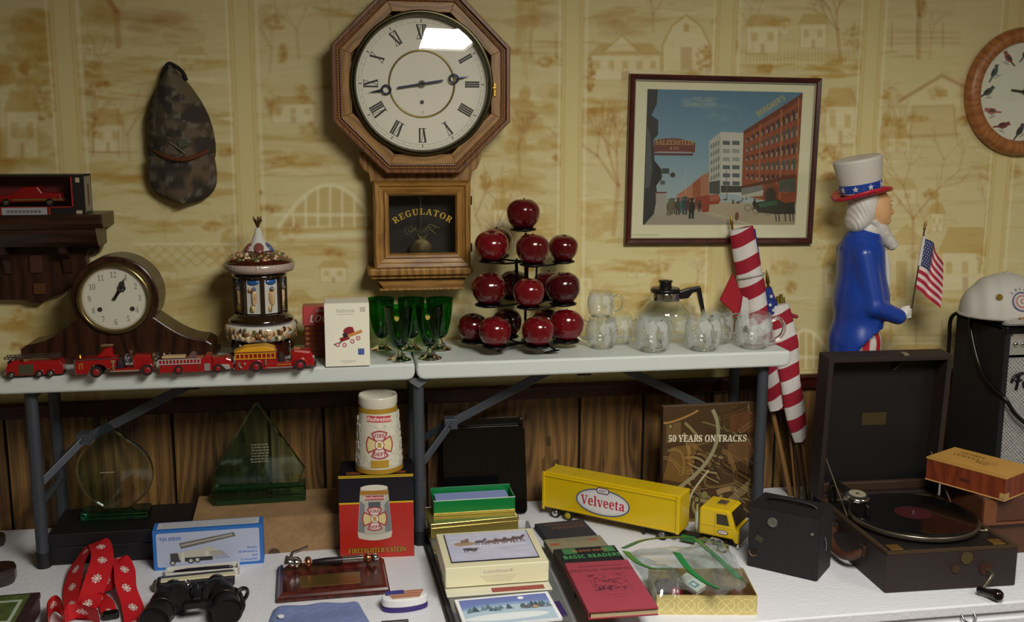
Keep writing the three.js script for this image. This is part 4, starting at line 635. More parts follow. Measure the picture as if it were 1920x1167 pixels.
  part('roof_relief', blobs(90, (y) => R(62) - (y - H(490)) * 1.75, H(486), H(474), skin, 0.0055, 0.001), rv, t, 'painted figures around the roof');
  part('spire', lathe([[R(26), H(470)], [R(20), H(462)], [R(13), H(452)], [R(8), H(440)], [R(5), H(428)], [0, H(427)]], 36), white, t); for (let k = 0; k < 5; k++) part('petal', ellipBall(R(9), 0.014, 0.004, 0, 0, 0).rotateX(-0.75).translate(0, H(463), R(21)).rotateY(k * 1.2566 + 0.1), gloss(k % 2 ? 0x4a5a8a : 0x8a4a48), t);
  const fin = []; for (let k = 0; k < 9; k++) { const a = k * 0.7, q = R(6); fin.push(tube([[0, H(428), 0], [q * 0.6 * Math.cos(a), H(419), q * 0.6 * Math.sin(a)], [q * 1.3 * Math.cos(a), H(412 - (k % 3) * 3), q * 1.3 * Math.sin(a)]], 0.0016, 10, 5)); }
  part('finial', fin, M(0x6a5230, 0.35, 0.7), t, 'gilt leafy finial');
}
function ellipBall(rx, ry, rz, x, y, z, n = 12) { return new THREE.SphereGeometry(1, n, Math.max(6, n * 0.7 | 0)).scale(rx, ry, rz).translate(x, y, z); }

// toy fire engines: X, Y map photo pixels to metres in the engine's own frame
const RED = M(0x9c1418, 0.22, 0, { clearcoat: 0.7, clearcoatRoughness: 0.08 }), TYRE = M(0x151212, 0.7), REDHUB = M(0x8c1a1c, 0.4);
function engineFrame(cx, base, depth) { const P = onU(cx, base), s = pxm(P); return { P, s, X: (px) => (px - cx) * s, Y: (py) => (base - py) * s, d: depth }; }
function wheelSet(t, F, list, r, d, hub) {
  for (const px of list) for (const sz of [1, -1]) {
    const w = part('wheel', T(cyl(r, r, 0.007, 0, -0.0035, 0, 24), F.X(px), r, sz * (d / 2 - 0.001), Math.PI / 2), TYRE, t);
    part('hub', T(lathe([[0, 0.0042], [r * 0.35, 0.0048], [r * 0.62, 0.0036], [r * 0.66, 0]], 20), F.X(px), r, sz * (d / 2 - 0.001 + 0.0005), sz * Math.PI / 2), hub, w);
  }
}
function ladder(x0, x1, y0, y1, z, n, w = 0.0016) {
  const g = [box(x1 - x0, w, 0.002, (x0 + x1) / 2, y0, z, 0.0005), box(x1 - x0, w, 0.002, (x0 + x1) / 2, y1 - w, z, 0.0005)];
  for (let i = 0; i <= n; i++) g.push(box(w, y1 - y0, 0.0016, x0 + (x1 - x0) * i / n, y0, z, 0)); return g;
}
const sideShape = (F, pts, d, bev = 0.0015) => extr(shapeOf(pts.map(([a, b]) => [F.X(a), F.Y(b)])), d, bev).translate(0, 0, -d / 2);
{ // 1: cab-forward engine with long ladder, facing left
  const F = engineFrame(71, 704, 0.036), { X, Y, d } = F, t = thing('toy_fire_engine', 'small red toy fire engine with grey ladder and chrome hubs beside the bench end', 'toy truck', F.P, 0.06, 'toy fire engines');
  part('body', sideShape(F, [[42, 700], [118, 700], [119, 682], [114, 674], [60, 673], [42, 676]], d), RED, t); part('cab', sideShape(F, [[20, 700], [20, 686], [24, 678], [34, 671], [44, 671], [44, 700]], d), RED, t); part('chassis', box(X(118) - X(20), 0.004, d * 0.8, 0, 0.003, 0), BLACK, t);
  part('pump_panel', box(X(68) - X(42), Y(679) - Y(698), 0.002, (X(68) + X(42)) / 2, Y(698), d / 2, 0.0004), M(0x9a9a84, 0.25, 0.9), t, 'chrome pump panel'); part('windscreen', box(0.002, 0.008, d * 0.8, X(24), Y(681), 0), M(0x222630, 0.1), t);
  part('ladder', [...ladder(X(18), X(112), Y(670), Y(665), d * 0.3, 14), ...ladder(X(18), X(112), Y(670), Y(665), -d * 0.3, 14), ...Array.from({ length: 15 }, (_, i) => bar([X(18) + (X(112) - X(18)) * i / 14, Y(668), -d * 0.3], [X(18) + (X(112) - X(18)) * i / 14, Y(668), d * 0.3], 0.0008, 5))], M(0x6a6056, 0.35, 0.7), t, 'grey extension ladder');
  part('light_bar', box(0.008, 0.004, d * 0.7, X(32), Y(671), 0), M(0x8a8f96, 0.2, 0.6), t); part('fender', [T(new THREE.TorusGeometry(0.0085, 0.0014, 6, 14, Math.PI), X(77), 0.007, d / 2), T(new THREE.TorusGeometry(0.0085, 0.0014, 6, 14, Math.PI), X(97), 0.007, d / 2)], RED, t); part('bumper', box(0.003, 0.005, d, X(19), 0.006, 0), CHROME, t);
  wheelSet(t, F, [29, 77, 97], 0.0068, d, CHROME);
}
{ // 2: vintage open-cab pumper
  const F = engineFrame(222, 702, 0.046), { X, Y, d } = F, t = thing('toy_fire_engine', 'vintage open-cab red toy fire engine with gold trim and chrome windscreen', 'toy truck', F.P, 0.03, 'toy fire engines');
  part('body', sideShape(F, [[149, 696], [149, 669], [222, 667], [222, 684], [206, 688], [200, 681], [190, 678], [179, 681], [172, 696]], d * 0.86), RED, t); part('hose_bed', sideShape(F, [[184, 668], [194, 658], [202, 650], [214, 648], [217, 668]], d * 0.5, 0.004), RED, t, 'red booster reel hump');
  part('hump_rim', box(X(216) - X(194), 0.003, d * 0.4, (X(216) + X(194)) / 2, Y(648), 0), M(0x8a6a38, 0.35, 0.7), t); part('gold_number', [box(0.0025, 0.011, 0.001, X(158), Y(686), d * 0.43), box(0.006, 0.0022, 0.001, X(162), Y(677), d * 0.43), box(0.0022, 0.011, 0.001, X(163), Y(686), d * 0.43)], M(0xb58a2c, 0.4, 0.4), t);
  part('hand_rail', [tube([[X(150), Y(669), d * 0.45], [X(185), Y(668), d * 0.46], [X(220), Y(667), d * 0.45]], 0.001, 12, 6), tube([[X(150), Y(668), d * 0.45], [X(150), Y(697), d * 0.45]], 0.0014, 6, 6)], M(0x8f8f92, 0.3, 0.9), t); part('cab_floor', box(X(262) - X(210), 0.006, d * 0.8, (X(262) + X(210)) / 2, Y(694), 0), RED, t); part('seat', box(0.012, 0.016, d * 0.7, X(228), Y(690), 0, 0.003), M(0x2a1a2c, 0.5), t);
  part('steering_wheel', T(new THREE.TorusGeometry(0.0075, 0.0012, 6, 20), X(240), Y(671), d * 0.15, 0, 1.2, 0.5), M(0xb8bac8, 0.2, 0.7), t); part('windscreen', T(box(0.0015, 0.018, d * 0.78, 0, 0, 0, 0.0005), X(246), Y(681), 0, 0, 0, 0.5), M(0xd8dcec, 0.08, 0.9), t, 'bright chrome windscreen'); part('side_lamp', [T(cyl(0.003, 0.004, 0.006), X(249), Y(661), d * 0.3), cyl(0.0012, 0.0012, 0.008, X(249), Y(668), d * 0.3)], M(0x8a7a58, 0.3, 0.8), t);
  part('hood', sideShape(F, [[250, 692], [250, 668], [256, 664], [284, 666], [286, 690]], d * 0.55, 0.003), RED, t); part('radiator', box(0.003, Y(663) - Y(690), d * 0.5, X(287), Y(690), 0), M(0xa08a5a, 0.3, 0.8), t); part('headlamp', T(cyl(0.0045, 0.0045, 0.005), X(290), Y(670), d * 0.25, 0, 0, -1.57), CHROME, t); part('headlamp', T(cyl(0.0045, 0.0045, 0.005), X(290), Y(670), -d * 0.25, 0, 0, -1.57), CHROME, t);
  part('running_board', box(X(262) - X(212), 0.002, d, (X(262) + X(212)) / 2, Y(693), 0), M(0xb0a890, 0.4, 0.4), t); part('bell', lathe([[0, 0.008], [0.003, 0.007], [0.0045, 0]], 16).translate(X(158), Y(667), d * 0.2), BRASS, t); part('fender', [T(new THREE.TorusGeometry(0.0125, 0.0022, 6, 18, Math.PI), X(277), 0.011, d * 0.42)], RED, t); part('axe', [box(0.003, 0.018, 0.002, X(217), Y(690), d * 0.44), box(0.008, 0.005, 0.002, X(217), Y(676), d * 0.44)], M(0xa89a6a, 0.4, 0.5), t);
  wheelSet(t, F, [187, 277], 0.0112, d, REDHUB);
}
{ // 3: closed-cab engine with white ladder
  const F = engineFrame(372, 697, 0.038), { X, Y, d } = F, t = thing('toy_fire_engine', 'red toy fire engine with a white ladder along its side', 'toy truck', F.P, 0.03, 'toy fire engines');
  part('body', sideShape(F, [[305, 694], [304, 672], [384, 669], [384, 694]], d), RED, t); part('cab', sideShape(F, [[383, 693], [383, 668], [388, 663], [398, 664], [400, 693]], d), RED, t); part('hood', sideShape(F, [[399, 692], [399, 670], [425, 669], [434, 673], [438, 690], [420, 690]], d * 0.9, 0.003), RED, t);
  part('ladder', ladder(X(304), X(378), Y(678), Y(668), d / 2 + 0.0015, 12, 0.0018), M(0xb5a3a0, 0.4), t, 'white side ladder'); part('hose_load', [box(X(350) - X(308), 0.005, d * 0.5, X(330), Y(668), 0.004)], M(0xbfa27a, 0.6), t); part('deck_gun', [cyl(0.0014, 0.0014, 0.012, X(322), Y(670), 0), ball(0.0022, X(313), Y(660), 0.006)], CHROME, t); part('reel', T(cyl(0.007, 0.007, 0.016), X(365), Y(664), 0, Math.PI / 2), M(0x6a4a4a, 0.5), t);
  part('cab_door', box(X(395) - X(385), 0.015, 0.001, X(390), Y(692), d / 2, 0), M(0x9a9490, 0.4, 0.3), t); part('front_fender', sideShape(F, [[414, 681], [430, 682], [432, 690], [424, 691]], d + 0.002, 0.0008), M(0xc8c6c4, 0.3, 0.5), t); part('headlamp', ball(0.0025, X(437), Y(681), d * 0.35), CHROME, t); part('bumper', box(0.003, 0.004, d, X(438), Y(693), 0), CHROME, t); part('lever', cyl(0.0008, 0.0008, 0.012, X(375), Y(688), d / 2 + 0.002), CHROME, t);
  wheelSet(t, F, [338, 409], 0.0088, d, REDHUB);
}
{ // 4: engine with yellow ladder rack
  const F = engineFrame(516, 692, 0.046), { X, Y, d } = F, t = thing('toy_fire_engine', 'red toy fire engine with a yellow ladder and yellow top rack', 'toy truck', F.P, 0.03, 'toy fire engines');
  part('body', sideShape(F, [[446, 688], [446, 657], [520, 657], [520, 678], [496, 678], [490, 672], [476, 672], [468, 688]], d * 0.9), RED, t); part('lower_body', sideShape(F, [[494, 688], [494, 676], [548, 676], [548, 688]], d * 0.88), RED, t);
  part('ladder', ladder(X(446), X(517), Y(668), Y(656), d / 2 - 0.0005, 9, 0.0026), M(0xc8881c, 0.4), t, 'yellow side ladder'); part('top_rack', sideShape(F, [[443, 655], [462, 647], [500, 645], [516, 650], [518, 655]], d * 0.86, 0.001), M(0xd69a14, 0.4), t, 'yellow top rack'); part('rack_rail', box(X(518) - X(444), 0.003, d * 0.95, (X(518) + X(444)) / 2, Y(657), 0), M(0x6b1a16, 0.4), t);
  part('seat', box(0.012, 0.02, d * 0.7, X(528), Y(680), 0, 0.003), M(0x241612, 0.6), t); part('windscreen', box(0.0015, 0.02, d * 0.8, X(545), Y(666), 0, 0.0005), M(0x9a9c80, 0.1, 0.6), t); part('hood', sideShape(F, [[545, 687], [545, 658], [552, 653], [582, 657], [588, 668], [588, 686]], d * 0.72, 0.005), RED, t); part('hose_couplings', [ball(0.003, X(462), Y(676), d / 2), ball(0.003, X(455), Y(682), d / 2), box(0.004, 0.012, 0.003, X(500), Y(680), d / 2), box(0.005, 0.01, 0.003, X(452), Y(682), d / 2 - 0.001)], M(0xb8a490, 0.3, 0.8), t);
  part('step', box(X(548) - X(500), 0.002, d, (X(548) + X(500)) / 2, Y(686), 0), M(0xa8a098, 0.35, 0.6), t); part('fender', T(new THREE.TorusGeometry(0.0125, 0.003, 8, 18, Math.PI), X(563), 0.0105, d * 0.4), RED, t); part('fender', T(new THREE.TorusGeometry(0.0125, 0.003, 8, 18, Math.PI), X(483), 0.0105, d * 0.4), RED, t); part('headlamp', ball(0.004, X(586), Y(669), d * 0.26), CHROME, t); part('bumper', box(0.004, 0.005, d * 0.95, X(590), Y(688), 0), CHROME, t); part('gold_stripe', box(X(546) - X(520), 0.002, 0.001, (X(546) + X(520)) / 2, Y(681), d * 0.445), M(0xb58a2c, 0.4, 0.3), t);
  wheelSet(t, F, [482, 562], 0.0108, d, REDHUB);
}
{ // cabin-shaped tin
  const z = 0.14, P = onZ(622, 640, z); P.y = YU; const s = pxm(P), H = (py) => onZ(600, py, z).y - YU, t = thing('log_cabin_tin', 'red log-cabin shaped toy tin with white lettering behind the white carton', 'tin', P);
  const w = 98 * s, d = 0.075, h1 = H(604), h2 = H(572);
  const logTex = canvasTex(256, 128, (g) => { g.fillStyle = '#6d2a1c'; g.fillRect(0, 0, 256, 128); for (let i = 0; i < 6; i++) { g.fillStyle = '#8a3a22'; g.fillRect(26, i * 21 + 2, 230, 16); g.fillStyle = '#b8703c'; g.beginPath(); g.ellipse(14, i * 21 + 10, 12, 8, 0, 0, 7); g.fill(); g.strokeStyle = '#5a2414'; g.lineWidth = 2; g.stroke(); } g.fillStyle = '#3a1812'; g.fillRect(120, 40, 60, 60); g.fillStyle = '#7a6a4a'; g.fillRect(0, 120, 256, 8); });
  const roofTex = canvasTex(256, 80, (g) => { g.fillStyle = '#b02024'; g.fillRect(0, 0, 256, 80); g.fillStyle = '#e8e2da'; g.font = 'italic bold 44px sans-serif'; g.fillText('LOGS', 24, 66); g.font = 'bold 16px sans-serif'; g.fillText('LINCOLN', 60, 22); });
  part('body', box(w, h1, d, 0, 0, 0, 0.002), M(0x7a2c1c, 0.4), t); part('front_print', plate(w - 0.002, h1 - 0.002, 0, h1 / 2, d / 2 + 0.0006), printMat(logTex, 0.4), t, 'printed log wall');
  part('roof', T(new THREE.ExtrudeGeometry(shapeOf([[-d / 2 - 0.004, h1], [d / 2 + 0.004, h1], [d / 2 - 0.014, h2], [-d / 2 + 0.014, h2]]), { depth: w + 0.006, bevelEnabled: false }), w / 2 + 0.003, 0, 0, 0, -Math.PI / 2), M(0x9c1c20, 0.35), t, 'red roof'); const sl = Math.hypot(h2 - h1, 0.018); part('roof_print', T(plate(w, sl), 0, (h1 + h2) / 2, d / 2 - 0.005 + 0.0012, -Math.atan2(0.018, h2 - h1)), printMat(roofTex, 0.35), t, 'white word on the roof');
  part('chimney', cyl(0.016, 0.016, 0.008, 0.03, h2, -0.005), M(0x8c1a1c, 0.35), t);
}
{ // white ornament carton
  const A = onU(611, 687), B = onU(694, 687); const w = A.distanceTo(B), ang = -Math.atan2(B.z - A.z, B.x - A.x), ctr = A.clone().add(B).multiplyScalar(0.5), h = hgt(570, ctr, 652), d = 0.075;
  const t = thing('ornament_carton', 'white gift carton printed with a small red antique truck', 'carton', ctr, 0); t.rotation.y = 0;
  const tex = canvasTex(256, 352, (g) => {
    g.fillStyle = '#eeebd8'; g.fillRect(0, 0, 256, 352); g.fillStyle = '#9a968a'; g.font = 'italic 24px serif'; g.textAlign = 'center'; g.fillText('Hallmark', 118, 46); for (let i = 0; i < 10; i++) g.fillRect(74 + i * 9, 56, 7, 3); for (let j = 0; j < 4; j++) g.fillRect(204, 20 + j * 7, 30, 4);
    g.save(); g.translate(128, 190); g.rotate(-0.32); g.fillStyle = '#8a1a24'; g.fillRect(-44, -12, 56, 24); g.fillRect(-10, -46, 60, 30); g.beginPath(); g.ellipse(20, -44, 26, 12, 0, 0, 7); g.fill(); g.fillStyle = '#c98a4a'; g.fillRect(6, -16, 86, 18); g.fillStyle = '#2a1a2a'; g.fillRect(-20, -30, 26, 26); g.fillStyle = '#555'; g.fillRect(-86, 8, 44, 9); for (const [x, y] of [[-66, 20], [-30, 34], [58, 24], [20, 30]]) { g.fillStyle = '#b8606a'; g.beginPath(); g.arc(x, y, 13, 0, 7); g.fill(); g.fillStyle = '#e6d8d0'; g.beginPath(); g.arc(x, y, 7, 0, 7); g.fill(); } g.restore();
    g.fillStyle = '#4a5a9a'; g.fillRect(188, 254, 36, 36); g.fillStyle = '#a8a498'; for (let i = 0; i < 9; i++) g.fillRect(84 + i * 10, 322, 8, 4); for (let i = 0; i < 5; i++) g.fillRect(100 + i * 10, 332, 8, 3);
  });
  part('box_body', box(w, h, d, 0, 0, -d / 2, 0.001), M(0xd9d6c4, 0.6), t); part('front_print', plate(w - 0.001, h - 0.001, 0, h / 2, 0.0006), printMat(tex, 0.6), t, 'cream front with red truck print'); part('tuck_flap', box(w * 0.98, 0.0015, d * 0.96, 0, h, -d / 2, 0), M(0xe2dfd0, 0.6), t);
}
// ------------------------------------------------------------ things on the bench, right half
{ // green goblets
  const green = M(0x58c878, 0.04, 0, { transmission: 1, thickness: 0, ior: 1.5 }), greenD = M(0x0c5a24, 0.05, 0, { transmission: 0.95, thickness: 0, ior: 1.5 }), clear = M(0xf4f8f4, 0.03, 0, { transmission: 1, thickness: 0.01, ior: 1.5 });
  const sp = [[749, 677, 'green glass goblet with a gold sticker beside the white carton', 1, 580], [806, 674, 'green glass goblet with a gold sticker at the bench joint', 1, 576], [716, 657, 'green glass goblet without sticker half behind the white carton', 0, 0], [772, 657, 'green glass goblet without sticker between the two stickered goblets', 0, 0], [825, 657, 'green glass goblet without sticker on the side of the apples', 0, 0]];
  const H = 0.118, r = 0.031;
  for (const [px, py, lab, st] of sp) {
    const P = onU(px, py), t = thing('green_goblet', lab, 'goblet', P, 0, 'green goblets');
    part('bowl', lathe([[0.004, 0.028], [0.013, 0.031], [0.019, 0.042], [0.024, 0.062], [0.028, 0.088], [r, H], [r - 0.0012, H], [0.0265, 0.088], [0.0222, 0.062], [0.0165, 0.046], [0.008, 0.039], [0, 0.038]], 40), green, t, 'deep green bowl');
    part('bowl_bottom', lathe([[0.0035, 0.0285], [0.0118, 0.0315], [0.0158, 0.04], [0.007, 0.0375], [0, 0.0365]], 28), greenD, t);
    part('foot', lathe([[0, 0.028], [0.0055, 0.027], [0.0065, 0.02], [0.009, 0.0135], [0.018, 0.008], [0.026, 0.004], [0.0265, 0], [0, 0]], 36), clear, t, 'clear faceted foot');
    const kn = []; for (let k = 0; k < 10; k++) { const a = k * 0.628; kn.push(ellipBall(0.0035, 0.004, 0.0035, 0.009 * Math.cos(a), 0.0125, 0.009 * Math.sin(a), 8)); } part('foot_beads', kn, clear, t);
    if (st) part('sticker', T(new THREE.CircleGeometry(0.0062, 20), 0, 0, 0, -0.12, -0.15, 0, [0.8, 1.1, 1]).translate(-0.006, 0.098, 0.0288), M(0xb5a040, 0.5, 0.2), t, 'oval gold sticker');
  }
}
{ // apples on a wire stand
  const wire = M(0x0e0c0c, 0.35, 0.5), S = onU(985, 655); const SX = onZ(985, 600, 0.15).x, SZ = 0.15;
  const t = thing('apple_stand', 'black wire tiered stand holding the red apples', 'stand', [SX, YU, SZ]);
  const skin = (hex, tone) => M(hex, 0.16, 0, { clearcoat: 0.6, clearcoatRoughness: 0.12, map: appleTex });
  const appleTex = dataTex(256, 128, (x, y) => { const v = vnoise(x * 40, y * 6, 5, 40, 6) * 0.5 + vnoise(x * 8, y * 4, 6, 8, 4) * 0.5; return [205 + 50 * v, 190 + 60 * v, 190 + 60 * v]; });
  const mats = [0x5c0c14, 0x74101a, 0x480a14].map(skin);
  const R0 = 0.038, pr = []; // profile with dimples
  for (let i = 0; i <= 28; i++) { const a = -Math.PI / 2 + Math.PI * i / 28, c = Math.cos(a), sn = Math.sin(a); const r = c * (1 + 0.10 * sn) + 0.12 * c * c * Math.sin(Math.abs(a)) * 0.6; let y = sn * 0.98; y -= sn > 0 ? 0.24 * Math.exp(-(r * r) / 0.06) : -0.12 * Math.exp(-(r * r) / 0.05); pr.push([r, y]); }
  const base = lathe(pr.map(([r, y]) => [r, y]), 40);
  { const p = base.attributes.position; for (let i = 0; i < p.count; i++) { const a = Math.atan2(p.getZ(i), p.getX(i)), k = 1 + 0.02 * Math.cos(5 * a) * Math.max(0, 0.3 - p.getY(i)); p.setX(i, p.getX(i) * k); p.setZ(i, p.getZ(i) * k); } base.computeVertexNormals(); }
  const stemG = tube([[0, 0.5, 0], [0.02, 0.75, 0], [0.07, 0.98, 0.02]], 0.045, 10, 6);
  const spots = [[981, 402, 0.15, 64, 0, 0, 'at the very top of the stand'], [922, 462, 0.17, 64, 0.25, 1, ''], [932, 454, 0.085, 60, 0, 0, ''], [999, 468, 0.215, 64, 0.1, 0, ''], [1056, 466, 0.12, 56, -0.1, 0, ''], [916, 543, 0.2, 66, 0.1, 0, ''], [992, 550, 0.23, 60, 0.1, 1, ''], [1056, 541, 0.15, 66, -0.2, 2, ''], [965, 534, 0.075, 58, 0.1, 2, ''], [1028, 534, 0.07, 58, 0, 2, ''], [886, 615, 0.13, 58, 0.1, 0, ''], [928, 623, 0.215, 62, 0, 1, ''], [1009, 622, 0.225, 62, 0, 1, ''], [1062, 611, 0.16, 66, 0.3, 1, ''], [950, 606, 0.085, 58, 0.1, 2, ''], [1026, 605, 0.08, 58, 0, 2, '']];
  const APPLES = ['alone on the top of the wire stand', 'on the second tier nearest the oak clock case', 'on the second tier behind the one nearest the clock', 'in front of the pole on the second tier', 'on the second tier on the side of the framed picture', 'on the third tier nearest the oak clock case', 'in front of the pole on the third tier', 'with a bare dimpled top on the third tier above the stacked mug', 'in shade behind the pole on the third tier nearest the clock', 'in shade behind the pole on the third tier nearest the mugs', 'at the outer end of the lowest tier beside the green goblets', 'in front on the lowest tier nearest the goblets', 'in front on the lowest tier above the black metal leaf', 'at the outer end of the lowest tier beside the glass mugs', 'in shade at the rear of the lowest tier nearest the goblets', 'in shade at the rear of the lowest tier nearest the mugs'];
  part('pole', [bar([0, 0.01, 0], [0, onZ(981, 437, SZ).y - YU, 0], 0.003)], wire, t);
  spots.forEach(([px, py, z, w, tilt, m], i) => {
    const c = onZ(px, py, z), r = pxm(c, w / 2);
    const a = thing('apple', 'glossy red apple ' + APPLES[i], 'apple', c, i * 1.3, 'apples on the wire stand');
    a.scale.setScalar(r / 1.03); a.rotation.z = tilt; a.rotation.x = 0.05 * ((i % 3) - 1);
    part('flesh', base, mats[m], a); part('stem', stemG, M(0x1e120c, 0.6), a, 'short dark stem');
    // cup: ring, dish and arm
    const lx = c.x - SX, ly = c.y - YU - r * 0.9, lz = c.z - SZ, cr = r * 0.72;
    const cup = part('cup', [T(new THREE.TorusGeometry(cr, 0.0024, 8, 32), lx, ly + 0.001, lz, Math.PI / 2), lathe([[0, -0.006], [cr * 0.6, -0.0045], [cr, 0]], 28).translate(lx, ly, lz)], wire, t, 'black wire cup');
    if (i) part('arm', tube([[lx, ly - 0.002, lz], [lx * 0.6, ly - 0.006, lz * 0.6], [0, ly - 0.004, 0]], 0.0022, 12, 6), wire, cup);
    if (i && i < 5) part('upright', bar([lx * 0.3, ly, lz * 0.3], [lx * 0.25, ly - 0.09, lz * 0.25], 0.0022, 8), wire, cup);
  });
  part('foot_leaf', [ellipBall(0.02, 0.0012, 0.009, 0, 0, 0).rotateZ(0.15).translate(onU(1035, 664).x - SX, 0.006, onU(1035, 664).z - SZ)], M(0x141212, 0.3, 0.4), t, 'black metal leaf');
  for (let k = 0; k < 3; k++) { const a = k * 2.094 + 0.6; part('leg', tube([[0, 0.014, 0], [0.05 * Math.cos(a), 0.012, 0.05 * Math.sin(a)], [0.075 * Math.cos(a), 0.0024, 0.075 * Math.sin(a)]], 0.0026, 14, 6), wire, t); }
}
{ // glass mugs and carafe
  const glass = M(0xfcfdfc, 0.02, 0, { transmission: 1, thickness: 0, ior: 1.5 }), solid = M(0xf4f8f6, 0.03, 0, { transmission: 1, thickness: 0.006, ior: 1.5 });
  const maps = canvasTex(1024, 256, (g) => { // white etched continents
    seed(33); g.fillStyle = '#1c1c1c'; g.fillRect(0, 0, 1024, 256); g.fillStyle = '#6c6c6c';
    const blob = (x, y, w, h) => { g.beginPath(); for (let i = 0; i <= 24; i++) { const a = i / 24 * 6.283, q = 0.7 + 0.3 * vnoise(Math.cos(a) * 3 + x, Math.sin(a) * 3 + y, 3, 9999, 9999) + 0.1 * Math.sin(a * 5 + x); g.lineTo(x + w * q * Math.cos(a), y + h * q * Math.sin(a)); } g.fill(); };
    for (let k = 0; k < 4; k++) { const o = k * 256; blob(o + 70, 90, 66, 60); blob(o + 100, 180, 34, 60); blob(o + 190, 80, 58, 52); blob(o + 205, 165, 40, 48); blob(o + 150, 60, 30, 20); }
    g.fillStyle = '#262626'; for (let i = 0; i < 90; i++) { g.beginPath(); g.ellipse(rr(0, 1024), rr(0, 256), rr(3, 12), rr(2, 8), 0, 0, 7); g.fill(); }
  }, false);
  const frost = M(0xd4d8d8, 0.8, 0, { alphaMap: maps, transparent: true });
  const r = 0.0375, h = 0.072, prof = [[0.021, 0.0], [0.027, 0.003], [0.0335, 0.014], [r, 0.033], [0.0365, 0.05], [0.0325, 0.062], [0.0315, h]];
  const body = lathe([...prof, [0.03, h - 0.0004], [0.031, 0.061], [0.035, 0.05], [0.0358, 0.033], [0.032, 0.0155], [0.02, 0.0085], [0, 0.008]], 44), bottom = lathe([[0, 0.0005], [0.021, 0], [0.0262, 0.0035], [0.019, 0.0075], [0, 0.007]], 36), shell = lathe(prof.slice(1).map(([a, b]) => [a + 0.0003, b]), 48);
  const handle = tube([[r - 0.004, 0.055, 0], [r + 0.012, 0.06, 0], [r + 0.024, 0.046, 0], [r + 0.022, 0.028, 0], [r + 0.008, 0.016, 0], [r - 0.008, 0.014, 0]], 0.0042, 26, 10);
  const list = [[1128, 652, 60, Math.PI - 0.5, 'etched clear glass mug beneath the stacked mug', 0], [1160, 644, 56, -0.3, 'etched clear glass mug between the stacked pair and the carafe', 0], [1224, 658, 74, 0.7, 'etched clear glass mug in front of the carafe', 0], [1318, 656, 76, 0.9, 'etched clear glass mug to the right of the carafe handle', 0], [1342, 643, 64, 0.15, 'etched clear glass mug standing behind another mug by the carafe handle', 0], [1412, 652, 70, -0.1, 'etched clear glass mug at the bench end by the flags', 0]];
  const mug = (P, k, turn, label, flip) => { const t = thing('glass_mug', label, 'mug', P, turn, 'etched glass mugs'); t.scale.setScalar(k); part('body', body, glass, t); part('bottom', bottom, solid, t); part('handle', handle, solid, t, 'clear loop handle'); part('etched_map', shell, frost, t, 'frosted map pattern'); return t; };
  list.forEach(([px, py, w, turn, lab]) => { const P = onU(px, py); const k = pxm(P, w / 2) / r; mug(P, Math.max(0.75, Math.min(1.12, k)), turn, lab); });
  { const low = onU(1128, 652), k = pxm(low, 30) / r; const P = low.clone(); P.x = onZ(1110, 580, low.z).x; P.y = YU + h * Math.max(0.75, k) + 0.0005; P.x = low.x - 0.004; mug(P, 0.82, -0.2, 'etched clear glass mug stacked on top of another mug'); }
  // carafe
  const z = 0.1, P = onZ(1246, 600, z); P.y = YU; const s = pxm(P), H = (py) => onZ(1246, py, z).y - YU, t = thing('glass_carafe', 'clear glass coffee carafe with black lid and handle', 'carafe', P);
  part('bowl', lathe([[0, 0.001], [44 * s, 0.001], [50 * s, 0.01], [52 * s, 0.03], [48 * s, H(585)], [36 * s, H(568)], [26 * s, H(562)], [26 * s, H(548)], [25 * s, H(548)], [25 * s, H(562)], [35 * s, H(570)], [46 * s, H(586)], [50 * s, 0.03], [43 * s, 0.006], [0, 0.005]], 48), glass, t);
  part('etched_map', lathe([[50.3 * s, 0.012], [52.4 * s, 0.03], [48.4 * s, H(585)]], 48), frost, t, 'frosted map pattern');
  part('collar', lathe([[26.4 * s, H(563)], [27.5 * s, H(562)], [27.5 * s, H(549)], [26 * s, H(548)]], 40), CHROME, t, 'chrome neck band'); part('lid', lathe([[0, H(548)], [27 * s, H(548)], [28 * s, H(544)], [26 * s, H(540)], [12 * s, H(540)], [12 * s, H(540)], [11 * s, H(530)], [13 * s, H(529)], [13 * s, H(526)], [0, H(525)]], 40), M(0x141314, 0.3), t, 'black lid with knob');
  const hs = new THREE.Shape(); [[24, 547], [44, 541], [66, 538], [68, 542], [80, 598], [74, 596], [61, 548], [52, 550], [44, 560], [24, 562]].forEach(([a, py], i) => (i ? hs.lineTo(a * s, H(py)) : hs.moveTo(a * s, H(py)))); hs.closePath();
  part('handle', extr(hs, 0.016, 0.003).translate(0, 0, -0.008), M(0x131213, 0.35), t, 'angular black plastic handle');
}
// ------------------------------------------------------------ things on the counter, left half
const turnOf = (A, B) => -Math.atan2(B.z - A.z, B.x - A.x);
